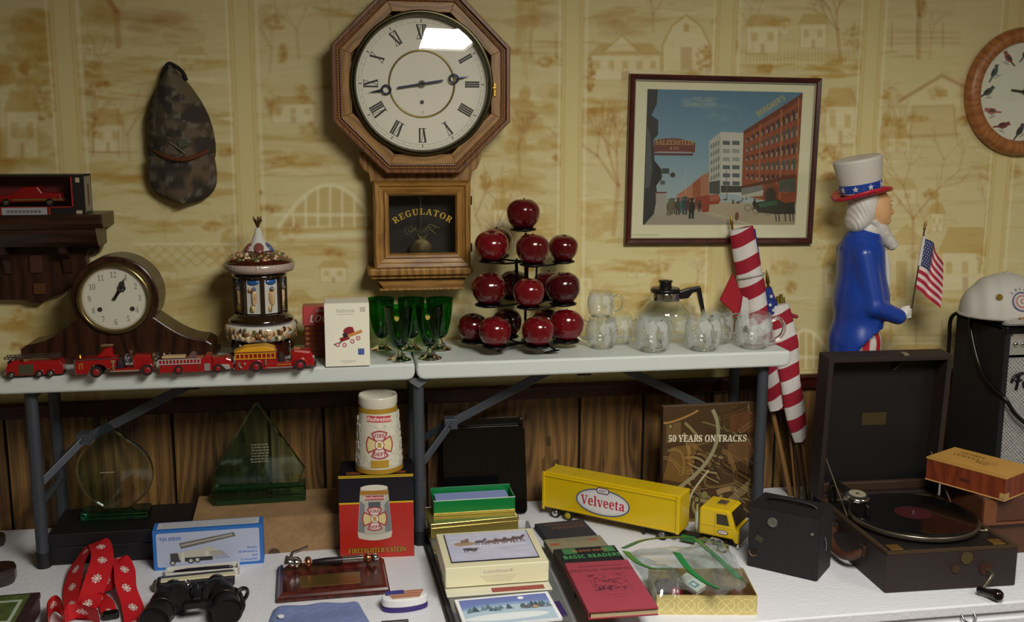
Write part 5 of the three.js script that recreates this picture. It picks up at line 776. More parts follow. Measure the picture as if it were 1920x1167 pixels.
// a box standing on height y whose lower front edge runs between two photo pixels; local origin = middle of that edge, front faces +z
function boxFrame(a, b, y, topPy) {
  const A = onY(...a, y), B = onY(...b, y), c = A.clone().add(B).multiplyScalar(0.5), w = A.distanceTo(B);
  return { c, w, turn: turnOf(A, B), h: topPy === undefined ? 0 : onZ((a[0] + b[0]) / 2, topPy, c.z).y - y };
}
const frontPrint = (w, h, tex, rough, x = 0, y = 0, z = 0.0006) => [plate(w, h, x, y + h / 2, z), printMat(tex, rough)];
{ // dark cases at the counter end
  const mk = (px, py, lab, w, d, h) => { const P = onT(px, py), s = new THREE.Shape(); s.moveTo(-w, -d / 2); s.lineTo(-0.03, -d / 2); s.quadraticCurveTo(0, -d / 2, 0, -d * 0.1); s.lineTo(0, d * 0.15); s.quadraticCurveTo(-0.012, d / 2, -0.05, d / 2); s.lineTo(-w, d / 2); s.closePath(); const t = thing('leather_case', lab, 'case', P, 0.12); part('body', T(extr(s, h, 0.008), 0, h, 0, Math.PI / 2), mottled(0x2e1512, 0.25, 20, 0, { clearcoat: 0.4 }), t); part('seam', T(extr(s, 0.003, 0.0008), 0, h * 0.6, 0, Math.PI / 2).scale(1.01, 1, 1.01), M(0x1c0c0a, 0.5), t); };
  mk(31, 1090, 'larger dark brown leather case at the counter end beside the bench leg', 0.13, 0.07, 0.035); mk(11, 1022, 'dark brown leather case tip behind the larger leather case', 0.12, 0.05, 0.026);
}
{ // green picture box
  const h = 0.04, R = onY(74, 1111, YT + h), t = thing('green_box', 'flat green box with a white framed panel on its lid beside the red lanyard', 'box', [R.x, YT, R.z], 0.04), w = 0.16, d = 0.13;
  part('tray', box(w, h - 0.012, d, -w / 2, 0, d / 2, 0.002), M(0x3a1a26, 0.5), t); part('lid', box(w + 0.003, 0.012, d + 0.003, -w / 2, h - 0.012, d / 2, 0.002), M(0x2c1822, 0.45), t);
  const tex = canvasTex(256, 192, (g) => { seed(3); g.fillStyle = '#4a5a2c'; g.fillRect(0, 0, 256, 192); for (let i = 0; i < 400; i++) { g.fillStyle = ['rgba(90,110,50,0.3)', 'rgba(40,50,24,0.3)', 'rgba(120,120,70,0.2)'][i % 3]; g.beginPath(); g.ellipse(rr(0, 256), rr(0, 192), rr(3, 16), rr(2, 9), rr(0, 3), 0, 7); g.fill(); } });
  part('lid_print', T(plate(w - 0.016, d - 0.012), -w / 2 - 0.006, h + 0.0006, d / 2, -Math.PI / 2), printMat(tex, 0.5), t, 'mottled green lid print');
  const f = new THREE.Shape([[-0.09, 0.03], [-0.022, 0.03], [-0.022, 0.12], [-0.09, 0.12]].map((q) => new THREE.Vector2(...q))); f.holes.push(new THREE.Path([[-0.086, 0.036], [-0.086, 0.116], [-0.028, 0.116], [-0.028, 0.036]].map((q) => new THREE.Vector2(...q))));
  part('panel_border', T(extr(f, 0.0012), 0, h + 0.0015, 0, Math.PI / 2), M(0xa8b4a4, 0.5), t, 'pale rectangular border');
}
{ // red lanyard
  const tex = canvasTex(128, 256, (g) => {
    g.fillStyle = '#c2101c'; g.fillRect(0, 0, 128, 256); seed(2); for (let i = 0; i < 900; i++) { g.fillStyle = rnd() < 0.5 ? 'rgba(255,60,60,0.06)' : 'rgba(60,0,10,0.07)'; g.fillRect(rr(0, 128), rr(0, 256), 3, 1.5); }
    for (const cy of [70, 198]) { for (let i = 0; i < 80; i++) { const a = rr(0, 6.3), r = 44 * Math.sqrt(rnd()); g.fillStyle = 'rgba(90,60,110,0.35)'; g.fillRect(64 + r * Math.cos(a), cy + r * Math.sin(a), 3, 3); } g.strokeStyle = '#d8d4cc'; g.lineWidth = 6; for (let k = 0; k < 8; k++) { const a = k * Math.PI / 4; g.beginPath(); g.moveTo(64 + 5 * Math.cos(a), cy + 5 * Math.sin(a)); g.lineTo(64 + 27 * Math.cos(a), cy + 27 * Math.sin(a)); g.stroke(); if (k % 2 === 0) { g.beginPath(); g.moveTo(64 + 20 * Math.cos(a - 0.4), cy + 20 * Math.sin(a - 0.4)); g.lineTo(64 + 24 * Math.cos(a), cy + 24 * Math.sin(a)); g.lineTo(64 + 20 * Math.cos(a + 0.4), cy + 20 * Math.sin(a + 0.4)); g.stroke(); } } g.fillStyle = '#e8d8c8'; g.beginPath(); g.arc(64, cy, 6, 0, 7); g.fill(); }
  });
  const m = printMat(tex, 0.65, { sheen: 0.3 });
  function ribbon(pts, sides, w) { // pts [px, py, height]; sides = width directions
    const P = pts.map(([x, y, h]) => onY(x, y, YT + h)), c = new THREE.CatmullRomCurve3(P), sc = new THREE.CatmullRomCurve3(sides.map((q) => new V3(...q).normalize())), n = 60, pos = [], uv = [], idx = []; let len = 0, prev = null;
    for (let i = 0; i <= n; i++) { const u = i / n, p = c.getPoint(u), sd = sc.getPoint(u).normalize(); if (prev) len += p.distanceTo(prev); prev = p; for (let k = 0; k <= 4; k++) { const q = k / 4 - 0.5, b = p.clone().addScaledVector(sd, q * w); if (b.y < YT + 0.001) b.y = YT + 0.001; pos.push(b.x, b.y, b.z); uv.push(k / 4, len / 0.13); } }
    for (let i = 0; i < n; i++) for (let k = 0; k < 4; k++) { const a = i * 5 + k; idx.push(a, a + 1, a + 6, a, a + 6, a + 5); }
    const g = new THREE.BufferGeometry(); g.setAttribute('position', new THREE.Float32BufferAttribute(pos, 3)); g.setAttribute('uv', new THREE.Float32BufferAttribute(uv, 2)); g.setIndex(idx); g.computeVertexNormals();
    const back = g.clone(), bp = back.attributes.position, bn = g.attributes.normal; for (let i = 0; i < bp.count; i++) bp.setXYZ(i, bp.getX(i) - bn.getX(i) * 0.0012, Math.max(YT + 0.0004, bp.getY(i) - bn.getY(i) * 0.0012), bp.getZ(i) - bn.getZ(i) * 0.0012); return merge([g, back]);
  }
  const t = thing('red_lanyard', 'bunched red ribbon lanyard with silver emblems lying on the counter', 'lanyard');
  part('ribbon', ribbon([[135, 1150, 0.004], [136, 1095, 0.018], [152, 1046, 0.034], [180, 1018, 0.048], [192, 1046, 0.048], [180, 1090, 0.034], [166, 1130, 0.012], [150, 1160, 0.006]], [[1, 0.3, 0.5], [1, 0.5, 0.4], [1, 0.7, 0.4], [1, 0.4, 0], [1, -0.1, 0], [1, -0.1, 0], [1, 0, 0.2], [1, 0, 0.3]], 0.044), m, t);
  part('ribbon', ribbon([[196, 1110, 0.012], [205, 1070, 0.03], [218, 1048, 0.04], [232, 1064, 0.038], [236, 1100, 0.026], [248, 1135, 0.012], [256, 1180, 0.006]], [[1, 0.4, 0.2], [1, 0.6, 0.2], [1, 0.3, 0], [1, -0.2, 0], [1, -0.2, 0.1], [1, -0.1, 0.1], [1, 0, 0.1]], 0.042), m, t);
  part('ribbon', ribbon([[90, 1178, 0.018], [92, 1142, 0.02], [102, 1132, 0.021], [114, 1138, 0.022], [122, 1160, 0.02], [128, 1150, 0.02], [150, 1146, 0.02], [186, 1158, 0.018]], [[0, 1, 0.1], [0, 1, 0.1], [0.1, 1, 0.1], [0, 1, 0], [0, 1, 0], [0, 1, 0.2], [0, 1, 0.3], [0, 1, 0.3]], 0.034), m, t);
  part('ribbon', ribbon([[158, 1128, 0.006], [180, 1118, 0.014], [196, 1128, 0.01], [205, 1150, 0.005]], [[0.4, 0.5, 1], [0.6, 0.6, 0.5], [1, 0.4, 0.2], [1, 0, 0]], 0.03), m, t);
  const b = onT(208, 1160); part('buckle', T(box(0.03, 0.012, 0.022, 0, 0, 0, 0.004), b.x, YT + 0.001, b.z, 0, 0.2, 0), M(0x0f0d10, 0.25), t, 'black plastic buckle');
}
let FLAT_TOP;
{ // black box with the round crystal award
  const F = boxFrame([94, 1062], [366, 1045], YT, 985), d = 0.15; FLAT_TOP = F; const hgt_ = 0.07;
  const t = thing('black_box', 'matte black presentation box under the round crystal award', 'box', F.c, F.turn);
  part('tray', box(F.w, hgt_ - 0.03, d, 0, 0, -d / 2, 0.003), M(0x0d0c10, 0.55), t); part('lid', box(F.w + 0.003, 0.029, d + 0.003, 0, hgt_ - 0.03, -d / 2, 0.003), M(0x0e0d11, 0.5), t);
  const y = YT + hgt_, B = onY(216, 975, y), s = pxm(B), g = M(0xeaf4ee, 0.02, 0, { transmission: 1, thickness: 0.012, ior: 1.5, attenuationColor: 0x9fd6c0, attenuationDistance: 0.12 });
  const a = thing('round_crystal_award', 'clear crystal award with a ring-shaped flame on a glass base', 'award', [B.x, y, B.z - 0.02]), Y = (py) => onZ(216, py, B.z - 0.02).y - y, X = (px) => (px - 216) * s;
  const sh = new THREE.Shape(); sh.moveTo(X(196), Y(953)); sh.bezierCurveTo(X(150), Y(930), X(130), Y(870), X(168), Y(838)); sh.bezierCurveTo(X(186), Y(822), X(196), Y(806), X(204), Y(778)); sh.bezierCurveTo(X(216), Y(800), X(240), Y(820), X(262), Y(838)); sh.bezierCurveTo(X(304), Y(872), X(290), Y(932), X(236), Y(953)); sh.closePath();
  part('crystal', extr(sh, 0.016, 0.005, 24).translate(0, 0, -0.008), g, a, 'clear bevelled crystal'); part('base', [box(X(278) - X(156), 0.02, 0.05, 0, 0, 0, 0.006)], M(0xbfe8d8, 0.03, 0, { transmission: 1, thickness: 0.02, ior: 1.5, attenuationColor: 0x6ac8a8, attenuationDistance: 0.06 }), a, 'green tinted glass base'); part('engraving', box(0.03, 0.0012, 0.001, X(205), Y(884), 0.0082, 0), M(0xb8a088, 0.5), a, 'etched line');
}
{ // cardboard box with the pointed glass award
  const F = boxFrame([363, 1050], [640, 1029], YT, 960), h = 0.078, d = 0.17, t = thing('cardboard_box', 'plain brown cardboard box under the pointed glass award', 'carton', F.c, F.turn), card = mottled(0xa8845a, 0.85, 6);
  part('box_body', box(F.w - 0.004, h, d, -0.002, 0, -d / 2, 0.001), card, t); part('top_flap', box(F.w - 0.004, 0.003, d, -0.002, h, -d / 2, 0.001), card, t); part('thumb_notch', new THREE.CircleGeometry(0.012, 16, 0, Math.PI).translate(0.012, 0.0005, 0.0008), M(0x4a3826, 0.9), t);
  const y = YT + h + 0.003, B = onY(487, 945, y), s = pxm(B), z0 = B.z - 0.025, a = thing('pointed_glass_award', 'tall pointed green-edged glass award engraved with text', 'award', [B.x, y, z0], F.turn * 0.5), Y = (py) => onZ(487, py, z0).y - y, X = (px) => (px - 487) * s;
  const gl = M(0xf0f8f2, 0.02, 0, { transmission: 1, thickness: 0.014, ior: 1.5, attenuationColor: 0x58b89a, attenuationDistance: 0.07 }), base = M(0xc8e8dc, 0.03, 0, { transmission: 1, thickness: 0.02, ior: 1.5, attenuationColor: 0x5ab898, attenuationDistance: 0.08 });
  part('pane', extr(shapeOf([[X(412), Y(908)], [X(402), Y(882)], [X(483), Y(756)], [X(490), Y(756)], [X(571), Y(880)], [X(560), Y(908)]]), 0.016, 0.004).translate(0, 0, -0.008), gl, a, 'bevelled glass pane'); part('base', box(X(572) - X(402), Y(908), 0.055, 0, 0, 0, 0.005), base, a, 'green glass base');
  const eng = canvasTex(128, 128, (g) => { g.fillStyle = '#000'; g.fillRect(0, 0, 128, 128); g.fillStyle = '#666'; seed(4); for (let j = 0; j < 7; j++) { let x = 20 + rr(0, 14); while (x < 100) { const w = rr(5, 16); g.fillRect(x, 14 + j * 14, w, 6); x += w + 4; } } }, false);
  part('engraving', plate(0.06, 0.06, 0.002, Y(850), 0.0085), M(0xb8b4a0, 0.8, 0, { alphaMap: eng, transparent: true }), a, 'etched lines of text');
}
{ // blue and white toy box
  const F = boxFrame([289, 1071], [495, 1056], YT, 990), h = F.h, d = 0.045, t = thing('toy_truck_box', 'blue and white toy box printed with a crane truck', 'toy box', F.c, F.turn);
  const tex = canvasTex(640, 256, (g) => {
    g.fillStyle = '#2f6fc0'; g.fillRect(0, 0, 640, 256); g.fillStyle = '#b4bcd6'; g.beginPath(); g.roundRect(20, 16, 600, 222, 14); g.fill();
    g.fillStyle = '#2a5fb8'; g.font = 'bold 30px sans-serif'; g.save(); g.translate(36, 66); g.scale(0.9, 1); g.fillText('TVS HIEIH', 0, 0); g.restore(); g.font = 'bold 18px sans-serif'; g.textAlign = 'right'; ['Rotate', 'All-Rounders', 'and', 'Is Powerful'].forEach((s, i) => g.fillText(s, 604, 150 + i * 26));
    g.textAlign = 'left'; g.fillStyle = '#4a4648'; g.fillRect(96, 150, 60, 60); g.fillStyle = '#c4c0b4'; g.beginPath(); g.moveTo(140, 150); g.lineTo(330, 120); g.lineTo(420, 170); g.lineTo(330, 190); g.lineTo(150, 200); g.fill(); g.fillStyle = '#6b6864'; g.beginPath(); g.moveTo(150, 86); g.lineTo(470, 36); g.lineTo(482, 62); g.lineTo(160, 124); g.fill(); g.fillStyle = '#a8a49c'; g.beginPath(); g.moveTo(160, 96); g.lineTo(460, 46); g.lineTo(464, 56); g.lineTo(164, 108); g.fill(); g.fillStyle = '#d6d2c8'; g.fillRect(160, 150, 16, 66); g.fillRect(300, 150, 16, 60); g.fillStyle = '#3a3a3c'; g.fillRect(180, 184, 160, 26);
    for (const [x, y, r] of [[108, 214, 17], [214, 206, 19], [252, 202, 19]]) { g.fillStyle = '#3a3636'; g.beginPath(); g.arc(x, y, r, 0, 7); g.fill(); g.fillStyle = '#c8c4bc'; g.beginPath(); g.arc(x, y, r * 0.6, 0, 7); g.fill(); } g.strokeStyle = '#5a5650'; g.lineWidth = 3; for (let i = 0; i < 6; i++) { g.beginPath(); g.moveTo(330 + i * 12, 150); g.lineTo(350 + i * 18, 205); g.stroke(); }
  });
  const topTex = canvasTex(512, 96, (g) => { g.fillStyle = '#2f6fc0'; g.fillRect(0, 0, 512, 96); g.fillStyle = '#c2c4cc'; g.fillRect(18, 4, 476, 78); seed(8); g.fillStyle = 'rgba(120,110,110,0.5)'; for (let j = 0; j < 4; j++) for (let x = 40; x < 460;) { const w = rr(6, 30); g.fillRect(x, 14 + j * 17, w, 5); x += w + 5; } });
  part('box_body', box(F.w, h, d, 0, 0, -d / 2, 0.001), M(0x2c68b4, 0.5), t); part('front_print', ...frontPrint(F.w - 0.001, h - 0.001, tex, 0.45), t).userData.label = 'printed grey crane truck'; part('top_print', T(plate(F.w - 0.001, d - 0.001), 0, h + 0.0006, -d / 2, -Math.PI / 2), printMat(topTex, 0.45), t);
}
{ // pen boxes
  const F = boxFrame([309, 1091], [449, 1079], YT), d = 0.034, h = 0.016, t = thing('pen_box', 'open white pen box holding a dark pen in front of the toy box', 'pen box', F.c, F.turn), w = F.w;
  const card = M(0xd8d4cc, 0.6); part('tray', [box(w, 0.002, d, 0, 0, -d / 2, 0), box(w, h, 0.003, 0, 0, -0.0015, 0.001), box(w, h, 0.003, 0, 0, -d + 0.0015, 0.001), box(0.004, h, d, -w / 2 + 0.002, 0, -d / 2, 0.001), box(0.004, h, d, w / 2 - 0.002, 0, -d / 2, 0.001)], card, t); part('liner', box(w - 0.01, 0.006, d - 0.008, 0, 0.002, -d / 2, 0.001), M(0xa8a29c, 0.7), t);
  const pen = single('pen', lathe([[0, 0], [0.002, 0.004], [0.0042, 0.03], [0.0044, 0.062], [0.0047, 0.063], [0.0047, 0.066], [0.0044, 0.067], [0.004, 0.11], [0.0025, 0.118], [0, 0.119]], 20), M(0x1c1620, 0.25), 'slim dark pen lying in the open white box', 'pen'); pen.position.copy(new V3(-w * 0.4, 0.0128, -d * 0.5).applyAxisAngle(new V3(0, 1, 0), F.turn).add(F.c)); pen.rotation.set(0, F.turn, -Math.PI / 2);
  const F2 = boxFrame([293, 1116], [441, 1100], YT), t2 = thing('spectacle_case', 'black hinged case with a cream stripe between the pen box and binoculars', 'case', F2.c, F2.turn), d2 = 0.04; part('shell', box(F2.w, 0.022, d2, 0, 0, -d2 / 2, 0.006), M(0x17141c, 0.3), t2); part('lid_stripe', box(F2.w * 0.94, 0.004, 0.016, 0.004, 0.0205, -0.012, 0.0015), M(0xd0c8a4, 0.5), t2, 'cream stripe'); part('clasp', ball(0.0025, -0.015, 0.021, -d2 + 0.006), CHROME, t2); part('end_cap', ellipBall(0.008, 0.011, 0.018, -F2.w / 2, 0.011, -d2 / 2), M(0x6a6248, 0.4, 0.4), t2);
}
{ // binoculars
  const P = onT(372, 1150), t = thing('binoculars', 'black binoculars lying in front of the pen boxes', 'binoculars', P, 0.15), rub = mottled(0x0b0a0d, 0.32, 30);
  const barrel = (sx) => lathe([[0, 0], [0.014, 0], [0.0155, 0.003], [0.0155, 0.02], [0.017, 0.022], [0.017, 0.03], [0.022, 0.036], [0.026, 0.05], [0.026, 0.075], [0.023, 0.082], [0.0225, 0.1], [0.0265, 0.118], [0.0275, 0.14], [0.0255, 0.142], [0.0245, 0.136], [0, 0.134]], 40);
  for (const [x, rot] of [[-0.036, 0.24], [0.034, -0.1]]) { const b = part('barrel', T(barrel(), x - Math.sin(rot) * 0.03, 0.03, -0.062, Math.PI / 2, 0, rot), rub, t); part('eyepiece_rim', T(new THREE.TorusGeometry(0.0145, 0.0022, 8, 28), x - Math.sin(rot) * 0.03, 0.03, -0.063), M(0x1a181c, 0.3), b); part('ring', T(new THREE.TorusGeometry(0.0265, 0.0014, 8, 36), x - Math.sin(rot) * 0.03 - Math.sin(rot) * 0.1, 0.03, 0.04), M(0x2e2c30, 0.25, 0.5), b); }
  part('bridge', [box(0.05, 0.014, 0.03, 0, 0.026, -0.02, 0.005), box(0.045, 0.012, 0.022, -0.004, 0.026, 0.03, 0.005)], rub, t); part('focus_wheel', [T(cyl(0.009, 0.009, 0.022), -0.004, 0.045, -0.012, Math.PI / 2), T(cyl(0.0035, 0.0035, 0.07), -0.004, 0.042, -0.04, Math.PI / 2)], M(0x202024, 0.3, 0.3), t, 'ridged focus wheel'); part('hinge_screw', [T(new THREE.TorusGeometry(0.0055, 0.0014, 8, 20), -0.018, 0.052, -0.026, -1.0), ball(0.0025, -0.018, 0.052, -0.026)], CHROME, t, 'chrome hinge cap'); part('prism_housing', [ellipBall(0.03, 0.028, 0.03, -0.036, 0.03, -0.012), ellipBall(0.03, 0.028, 0.03, 0.034, 0.03, -0.012)].slice(0, 1), rub, t); part('prism_housing', ellipBall(0.03, 0.028, 0.03, 0.034, 0.03, -0.012), rub, t);
  part('strap_ring', T(new THREE.TorusGeometry(0.02, 0.0042, 8, 30), 0.078, 0.022, -0.002, 0.5, 0.5, 0, [0.8, 1, 1]), M(0x121016, 0.35), t, 'black strap loop'); part('strap', tube([[0.06, 0.03, -0.03], [0.075, 0.03, -0.005], [0.082, 0.012, 0.02], [0.07, 0.006, 0.05]], 0.004, 16, 6), M(0x131118, 0.4), t);
}
{ // plaque with chrome tool
  const F = boxFrame([518, 1133], [732, 1115], YT), back = onT(529, 1068), d = new V3().subVectors(back, onT(518, 1133)).length() * 0.98, t = thing('award_plaque', 'mahogany award plaque with a brass plate lying on the counter', 'plaque', F.c, F.turn), w = F.w;
  const wood = MAHOGM(5, 0.22); part('board', [box(w, 0.008, d, 0, 0, -d / 2, 0.002), T(frameLoft(w, d, [[0, 0.007], [0.003, 0.009], [0.006, 0.013], [0.012, 0.0165], [0.0125, 0.0165]]), 0, 0, -d / 2, -Math.PI / 2), box(w - 0.024, 0.009, d - 0.024, 0, 0.0075, -d / 2, 0.001)], wood, t);
  part('brass_plate', box(w * 0.54, 0.0008, d * 0.34, -0.005, 0.0165, -d * 0.34, 0.0003), M(0x9a7c48, 0.3, 0.8), t, 'engraved brass plate');
  const y = 0.0165, z = -d * 0.72, cop = M(0xb07050, 0.25, 0.9), tool = new THREE.Group(); tool.name = numbered('hose_nozzle_model'); scene.add(tool); tag(tool, 'miniature chrome fire nozzle mounted on the wooden plaque', 'model'); tool.position.copy(F.c); tool.rotation.y = F.turn;
  const X = (u) => (u - 0.5) * w; part('shaft', T(lathe([[0, 0], [0.0052, 0], [0.0075, 0.09 * 0.3], [0.0075, 0.1], [0, 0.1]], 24), X(0.32), y + 0.014, z, 0, 0, -Math.PI / 2), M(0x2a2226, 0.3, 0.3), tool, 'dark shaft'); part('grip', T(cyl(0.0085, 0.0085, 0.042, 0, 0, 0), X(0.6), y + 0.014, z, 0, 0, -Math.PI / 2), CHROME, tool, 'chrome grip'); part('collar', T(lathe([[0.005, 0], [0.01, 0.003], [0.011, 0.008], [0.0085, 0.014]], 24), X(0.8), y + 0.014, z, 0, 0, -Math.PI / 2), cop, tool, 'copper collar'); part('end_knob', ball(0.009, X(0.9), y + 0.014, z), CHROME, tool); part('post', cyl(0.003, 0.003, 0.012, X(0.84), y, z), cop, tool); part('collar', T(lathe([[0.006, 0], [0.012, 0.003], [0.012, 0.01], [0.0075, 0.014]], 24), X(0.25), y + 0.014, z, 0, 0, -Math.PI / 2), cop, tool, 'copper collar');
  part('head', [ball(0.013, X(0.17), y + 0.015, z), T(lathe([[0, 0.02], [0.013, 0.018], [0.009, 0]], 20), X(0.15), y + 0.015, z + 0.002, 0.3, 0, 1.2)], CHROME, tool, 'chrome valve head'); part('lever', tube([[X(0.13), y + 0.02, z], [X(0.14), y + 0.034, z - 0.004], [X(0.22), y + 0.04, z - 0.006], [X(0.29), y + 0.045, z - 0.008]], 0.0034, 20, 8), M(0x8a8680, 0.25, 0.9), tool, 'curved chrome lever');
}
{ // blue folded cloth
  const A = onT(497, 1170), P = onT(600, 1160), t0 = []; const pos = [], n = 30; const c = [onT(512, 1146), onT(672, 1132), onT(705, 1172), onT(495, 1176)]; for (const q of [2, 3]) c[q].z += 0.04;
  const g = new THREE.PlaneGeometry(1, 1, n, n), p = g.attributes.position; for (let i = 0; i < p.count; i++) { const u = p.getX(i) + 0.5, v = 0.5 - p.getY(i), q = c[0].clone().lerp(c[1], u).lerp(c[3].clone().lerp(c[2], u), v); const e = Math.min(u, 1 - u, v, 1 - v); const y = YT + 0.0012 + Math.min(1, e / 0.06) * (0.008 + 0.0018 * Math.sin(v * 9 + u * 3) + 0.0014 * Math.sin(u * 14 - v * 5)); p.setXYZ(i, q.x, y, q.z); }
  g.computeVertexNormals(); const bottom = new THREE.PlaneGeometry(1, 1, 1, 1), bp = bottom.attributes.position; [c[0], c[1], c[3], c[2]].forEach((q, i) => bp.setXYZ(i, q.x, YT + 0.0006, q.z)); bottom.computeVertexNormals();
  const t = thing('folded_cloth', 'pale blue folded cloth lying flat on the counter', 'cloth'); part('fabric', [g, bottom], mottled(0x8d9fd8, 0.9, 6), t); const b = onT(527, 1166); part('button', T(cyl(0.006, 0.006, 0.0022), b.x, YT + 0.009, b.z), M(0xe8e6ea, 0.4), t, 'white button');
}
{ // patriotic trinket box
  const F = boxFrame([717, 1149], [805, 1150], YT), d = 0.045, w = F.w, t = thing('trinket_box', 'white oval trinket box with a flag lid and purple base', 'box', F.c, 0.04); const oval = (a, b, e = 2.6) => shapeOf(Array.from({ length: 48 }, (_, i) => { const q = i * Math.PI / 24, cq = Math.cos(q), sq = Math.sin(q); return [a * Math.sign(cq) * Math.abs(cq) ** (2 / e), b * Math.sign(sq) * Math.abs(sq) ** (2 / e) * (1 - 0.25 * Math.max(0, cq))]; }));
  part('base', T(extr(oval(w / 2, d / 2), 0.009, 0.0015), 0, 0.009, -d / 2, Math.PI / 2), M(0x35246e, 0.35), t, 'purple base'); part('body', T(extr(oval(w / 2 - 0.001, d / 2 - 0.001), 0.017, 0.003), 0, 0.026, -d / 2, Math.PI / 2), M(0xe4e2e6, 0.3), t, 'white glazed body');
  const st = []; for (let i = 0; i < 6; i++) st.push(paint(box(w * 0.8 - i * 0.004, 0.0014, 0.0052, 0.002, 0.0262, -d * 0.78 + i * 0.0052, 0.0005), i % 2 ? 0xb89078 : 0xa8604a)); st.push(paint(box(w * 0.4, 0.0022, 0.016, -w * 0.2, 0.0264, -d * 0.7, 0.0006), 0x353a86));
  part('flag_relief', st, vcol(0.4), t, 'raised flag with blue canton');
  const s2 = onT(735, 1169); single('marker_pen', T(cyl(0.004, 0.004, 0.05), 0, 0, 0, 0, 0, -Math.PI / 2), M(0x2a2228, 0.4), 'dark pen lying by the flag trinket box', 'pen', [s2.x - 0.02, YT + 0.0042, s2.z + 0.006]);
}
{ // stein carton and stein
  const F = boxFrame([638, 1049], [777, 1043], YT, 893), d = 0.11, w = F.w, h = F.h, t = thing('stein_carton', 'red and black gift carton printed with a stein', 'carton', F.c, F.turn);
  const steinArt = (g, cx, top, H) => { // faded picture of the stein
    const k = H / 260; g.save(); g.translate(cx, top); g.scale(k, k); g.fillStyle = '#b4b0a4'; g.beginPath(); g.moveTo(-62, 6); g.lineTo(62, 6); g.lineTo(66, 40); g.lineTo(80, 230); g.quadraticCurveTo(0, 268, -80, 230); g.lineTo(-66, 40); g.fill(); g.fillStyle = '#d8d2c2'; g.beginPath(); g.ellipse(0, 10, 62, 14, 0, 0, 7); g.fill(); g.fillStyle = '#a8742c'; g.fillRect(-64, 24, 128, 20); g.fillStyle = '#7d8084'; g.beginPath(); g.moveTo(-66, 70); g.lineTo(-44, 90); g.lineTo(-48, 226); g.lineTo(-78, 220); g.fill(); g.beginPath(); g.moveTo(66, 70); g.lineTo(46, 90); g.lineTo(48, 226); g.lineTo(78, 220); g.fill(); g.fillStyle = '#a83440'; g.fillRect(-44, 48, 88, 22); g.fillStyle = '#e8dcd0'; g.font = 'italic bold 19px serif'; g.textAlign = 'center'; g.fillText('Budweiser', 0, 65); g.fillStyle = '#555a5e'; g.fillRect(-28, 78, 56, 28);
    cross(g, 0, 160, 52); g.fillStyle = '#c8c4b6'; g.beginPath(); g.moveTo(-80, 222); g.quadraticCurveTo(0, 256, 80, 222); g.lineTo(76, 250); g.quadraticCurveTo(0, 278, -76, 250); g.fill(); g.restore();
  };
  function cross(g, cx, cy, r) { for (let k = 0; k < 4; k++) { g.save(); g.translate(cx, cy); g.rotate(k * Math.PI / 2); g.beginPath(); g.moveTo(-r * 0.28, -r * 0.2); g.lineTo(-r * 0.62, -r * 0.9); g.quadraticCurveTo(0, -r * 1.25, r * 0.62, -r * 0.9); g.lineTo(r * 0.28, -r * 0.2); g.closePath(); g.fillStyle = k % 2 ? '#d8c890' : '#d8c8c0'; g.fill(); g.strokeStyle = '#a4404c'; g.lineWidth = r * 0.12; g.stroke(); g.restore(); } g.fillStyle = '#e0dccc'; g.beginPath(); g.arc(cx, cy, r * 0.36, 0, 7); g.fill(); g.strokeStyle = '#a4404c'; g.lineWidth = r * 0.06; g.stroke(); g.fillStyle = '#b8944a'; g.fillRect(cx - r * 0.16, cy - r * 0.2, r * 0.32, r * 0.4); g.fillStyle = '#9a2c3c'; g.font = `bold ${Math.round(r * 0.4)}px sans-serif`; g.textAlign = 'center'; g.fillText('FIRE', cx, cy - r * 0.58); g.fillText('DEPT', cx, cy + r * 0.88); }
  const tex = canvasTex(448, 512, (g) => { g.fillStyle = '#14121a'; g.fillRect(0, 0, 448, 512); g.fillStyle = '#b02a20'; g.fillRect(0, 166, 448, 346); g.fillStyle = '#d8b41c'; g.fillRect(0, 158, 448, 10); g.fillRect(0, 0, 448, 6); steinArt(g, 212, 56, 340); g.font = 'bold 40px serif'; g.textAlign = 'center'; g.lineWidth = 5; g.strokeStyle = '#3a2010'; g.fillStyle = '#c09a34'; g.save(); g.translate(224, 478); g.scale(0.78, 1); g.strokeText("FIREFIGHTER'S STEIN", 0, 0); g.fillText("FIREFIGHTER'S STEIN", 0, 0); g.restore(); });
  part('box_body', box(w, h, d, 0, 0, -d / 2, 0.001), M(0x15131a, 0.35), t); part('front_print', ...frontPrint(w - 0.001, h - 0.001, tex, 0.3), t).userData.label = 'front printed with a stein and yellow lettering'; part('top_trim', [box(w, 0.0012, 0.004, 0, h, -0.002, 0)], M(0xc8a820, 0.4), t); part('top_stripe', box(w * 0.8, 0.0012, 0.01, 0, h, -0.022, 0), M(0x7a3a1c, 0.5), t);
  const B = new V3(onZ(711, 880, F.c.z - 0.05).x, YT + h + 0.0015, F.c.z - 0.05), s = pxm(B), Y = (py) => onZ(711, py, B.z).y - B.y, R = (n) => n * s, st = thing('beer_stein', 'ivory ceramic stein with raised fire department cross on the red carton', 'stein', B), cer = M(0xd2cebc, 0.22, 0, { clearcoat: 0.4 });
  const prof = [[R(40), 0], [R(42), 0.003], [R(42), 0.009], [R(44.5), 0.012], [R(44), 0.022], [R(42), Y(830)], [R(39), Y(790)], [R(35), Y(764)], [R(34), Y(758)]];
  part('body', lathe([[0, 0.0], ...prof, [R(36), Y(754)], [R(36), Y(742)], [R(34.5), Y(738)], [R(32), Y(742)], [R(31), Y(790)], [R(34), 0.01], [0, 0.008]], 56), cer, st, 'glazed ivory body');
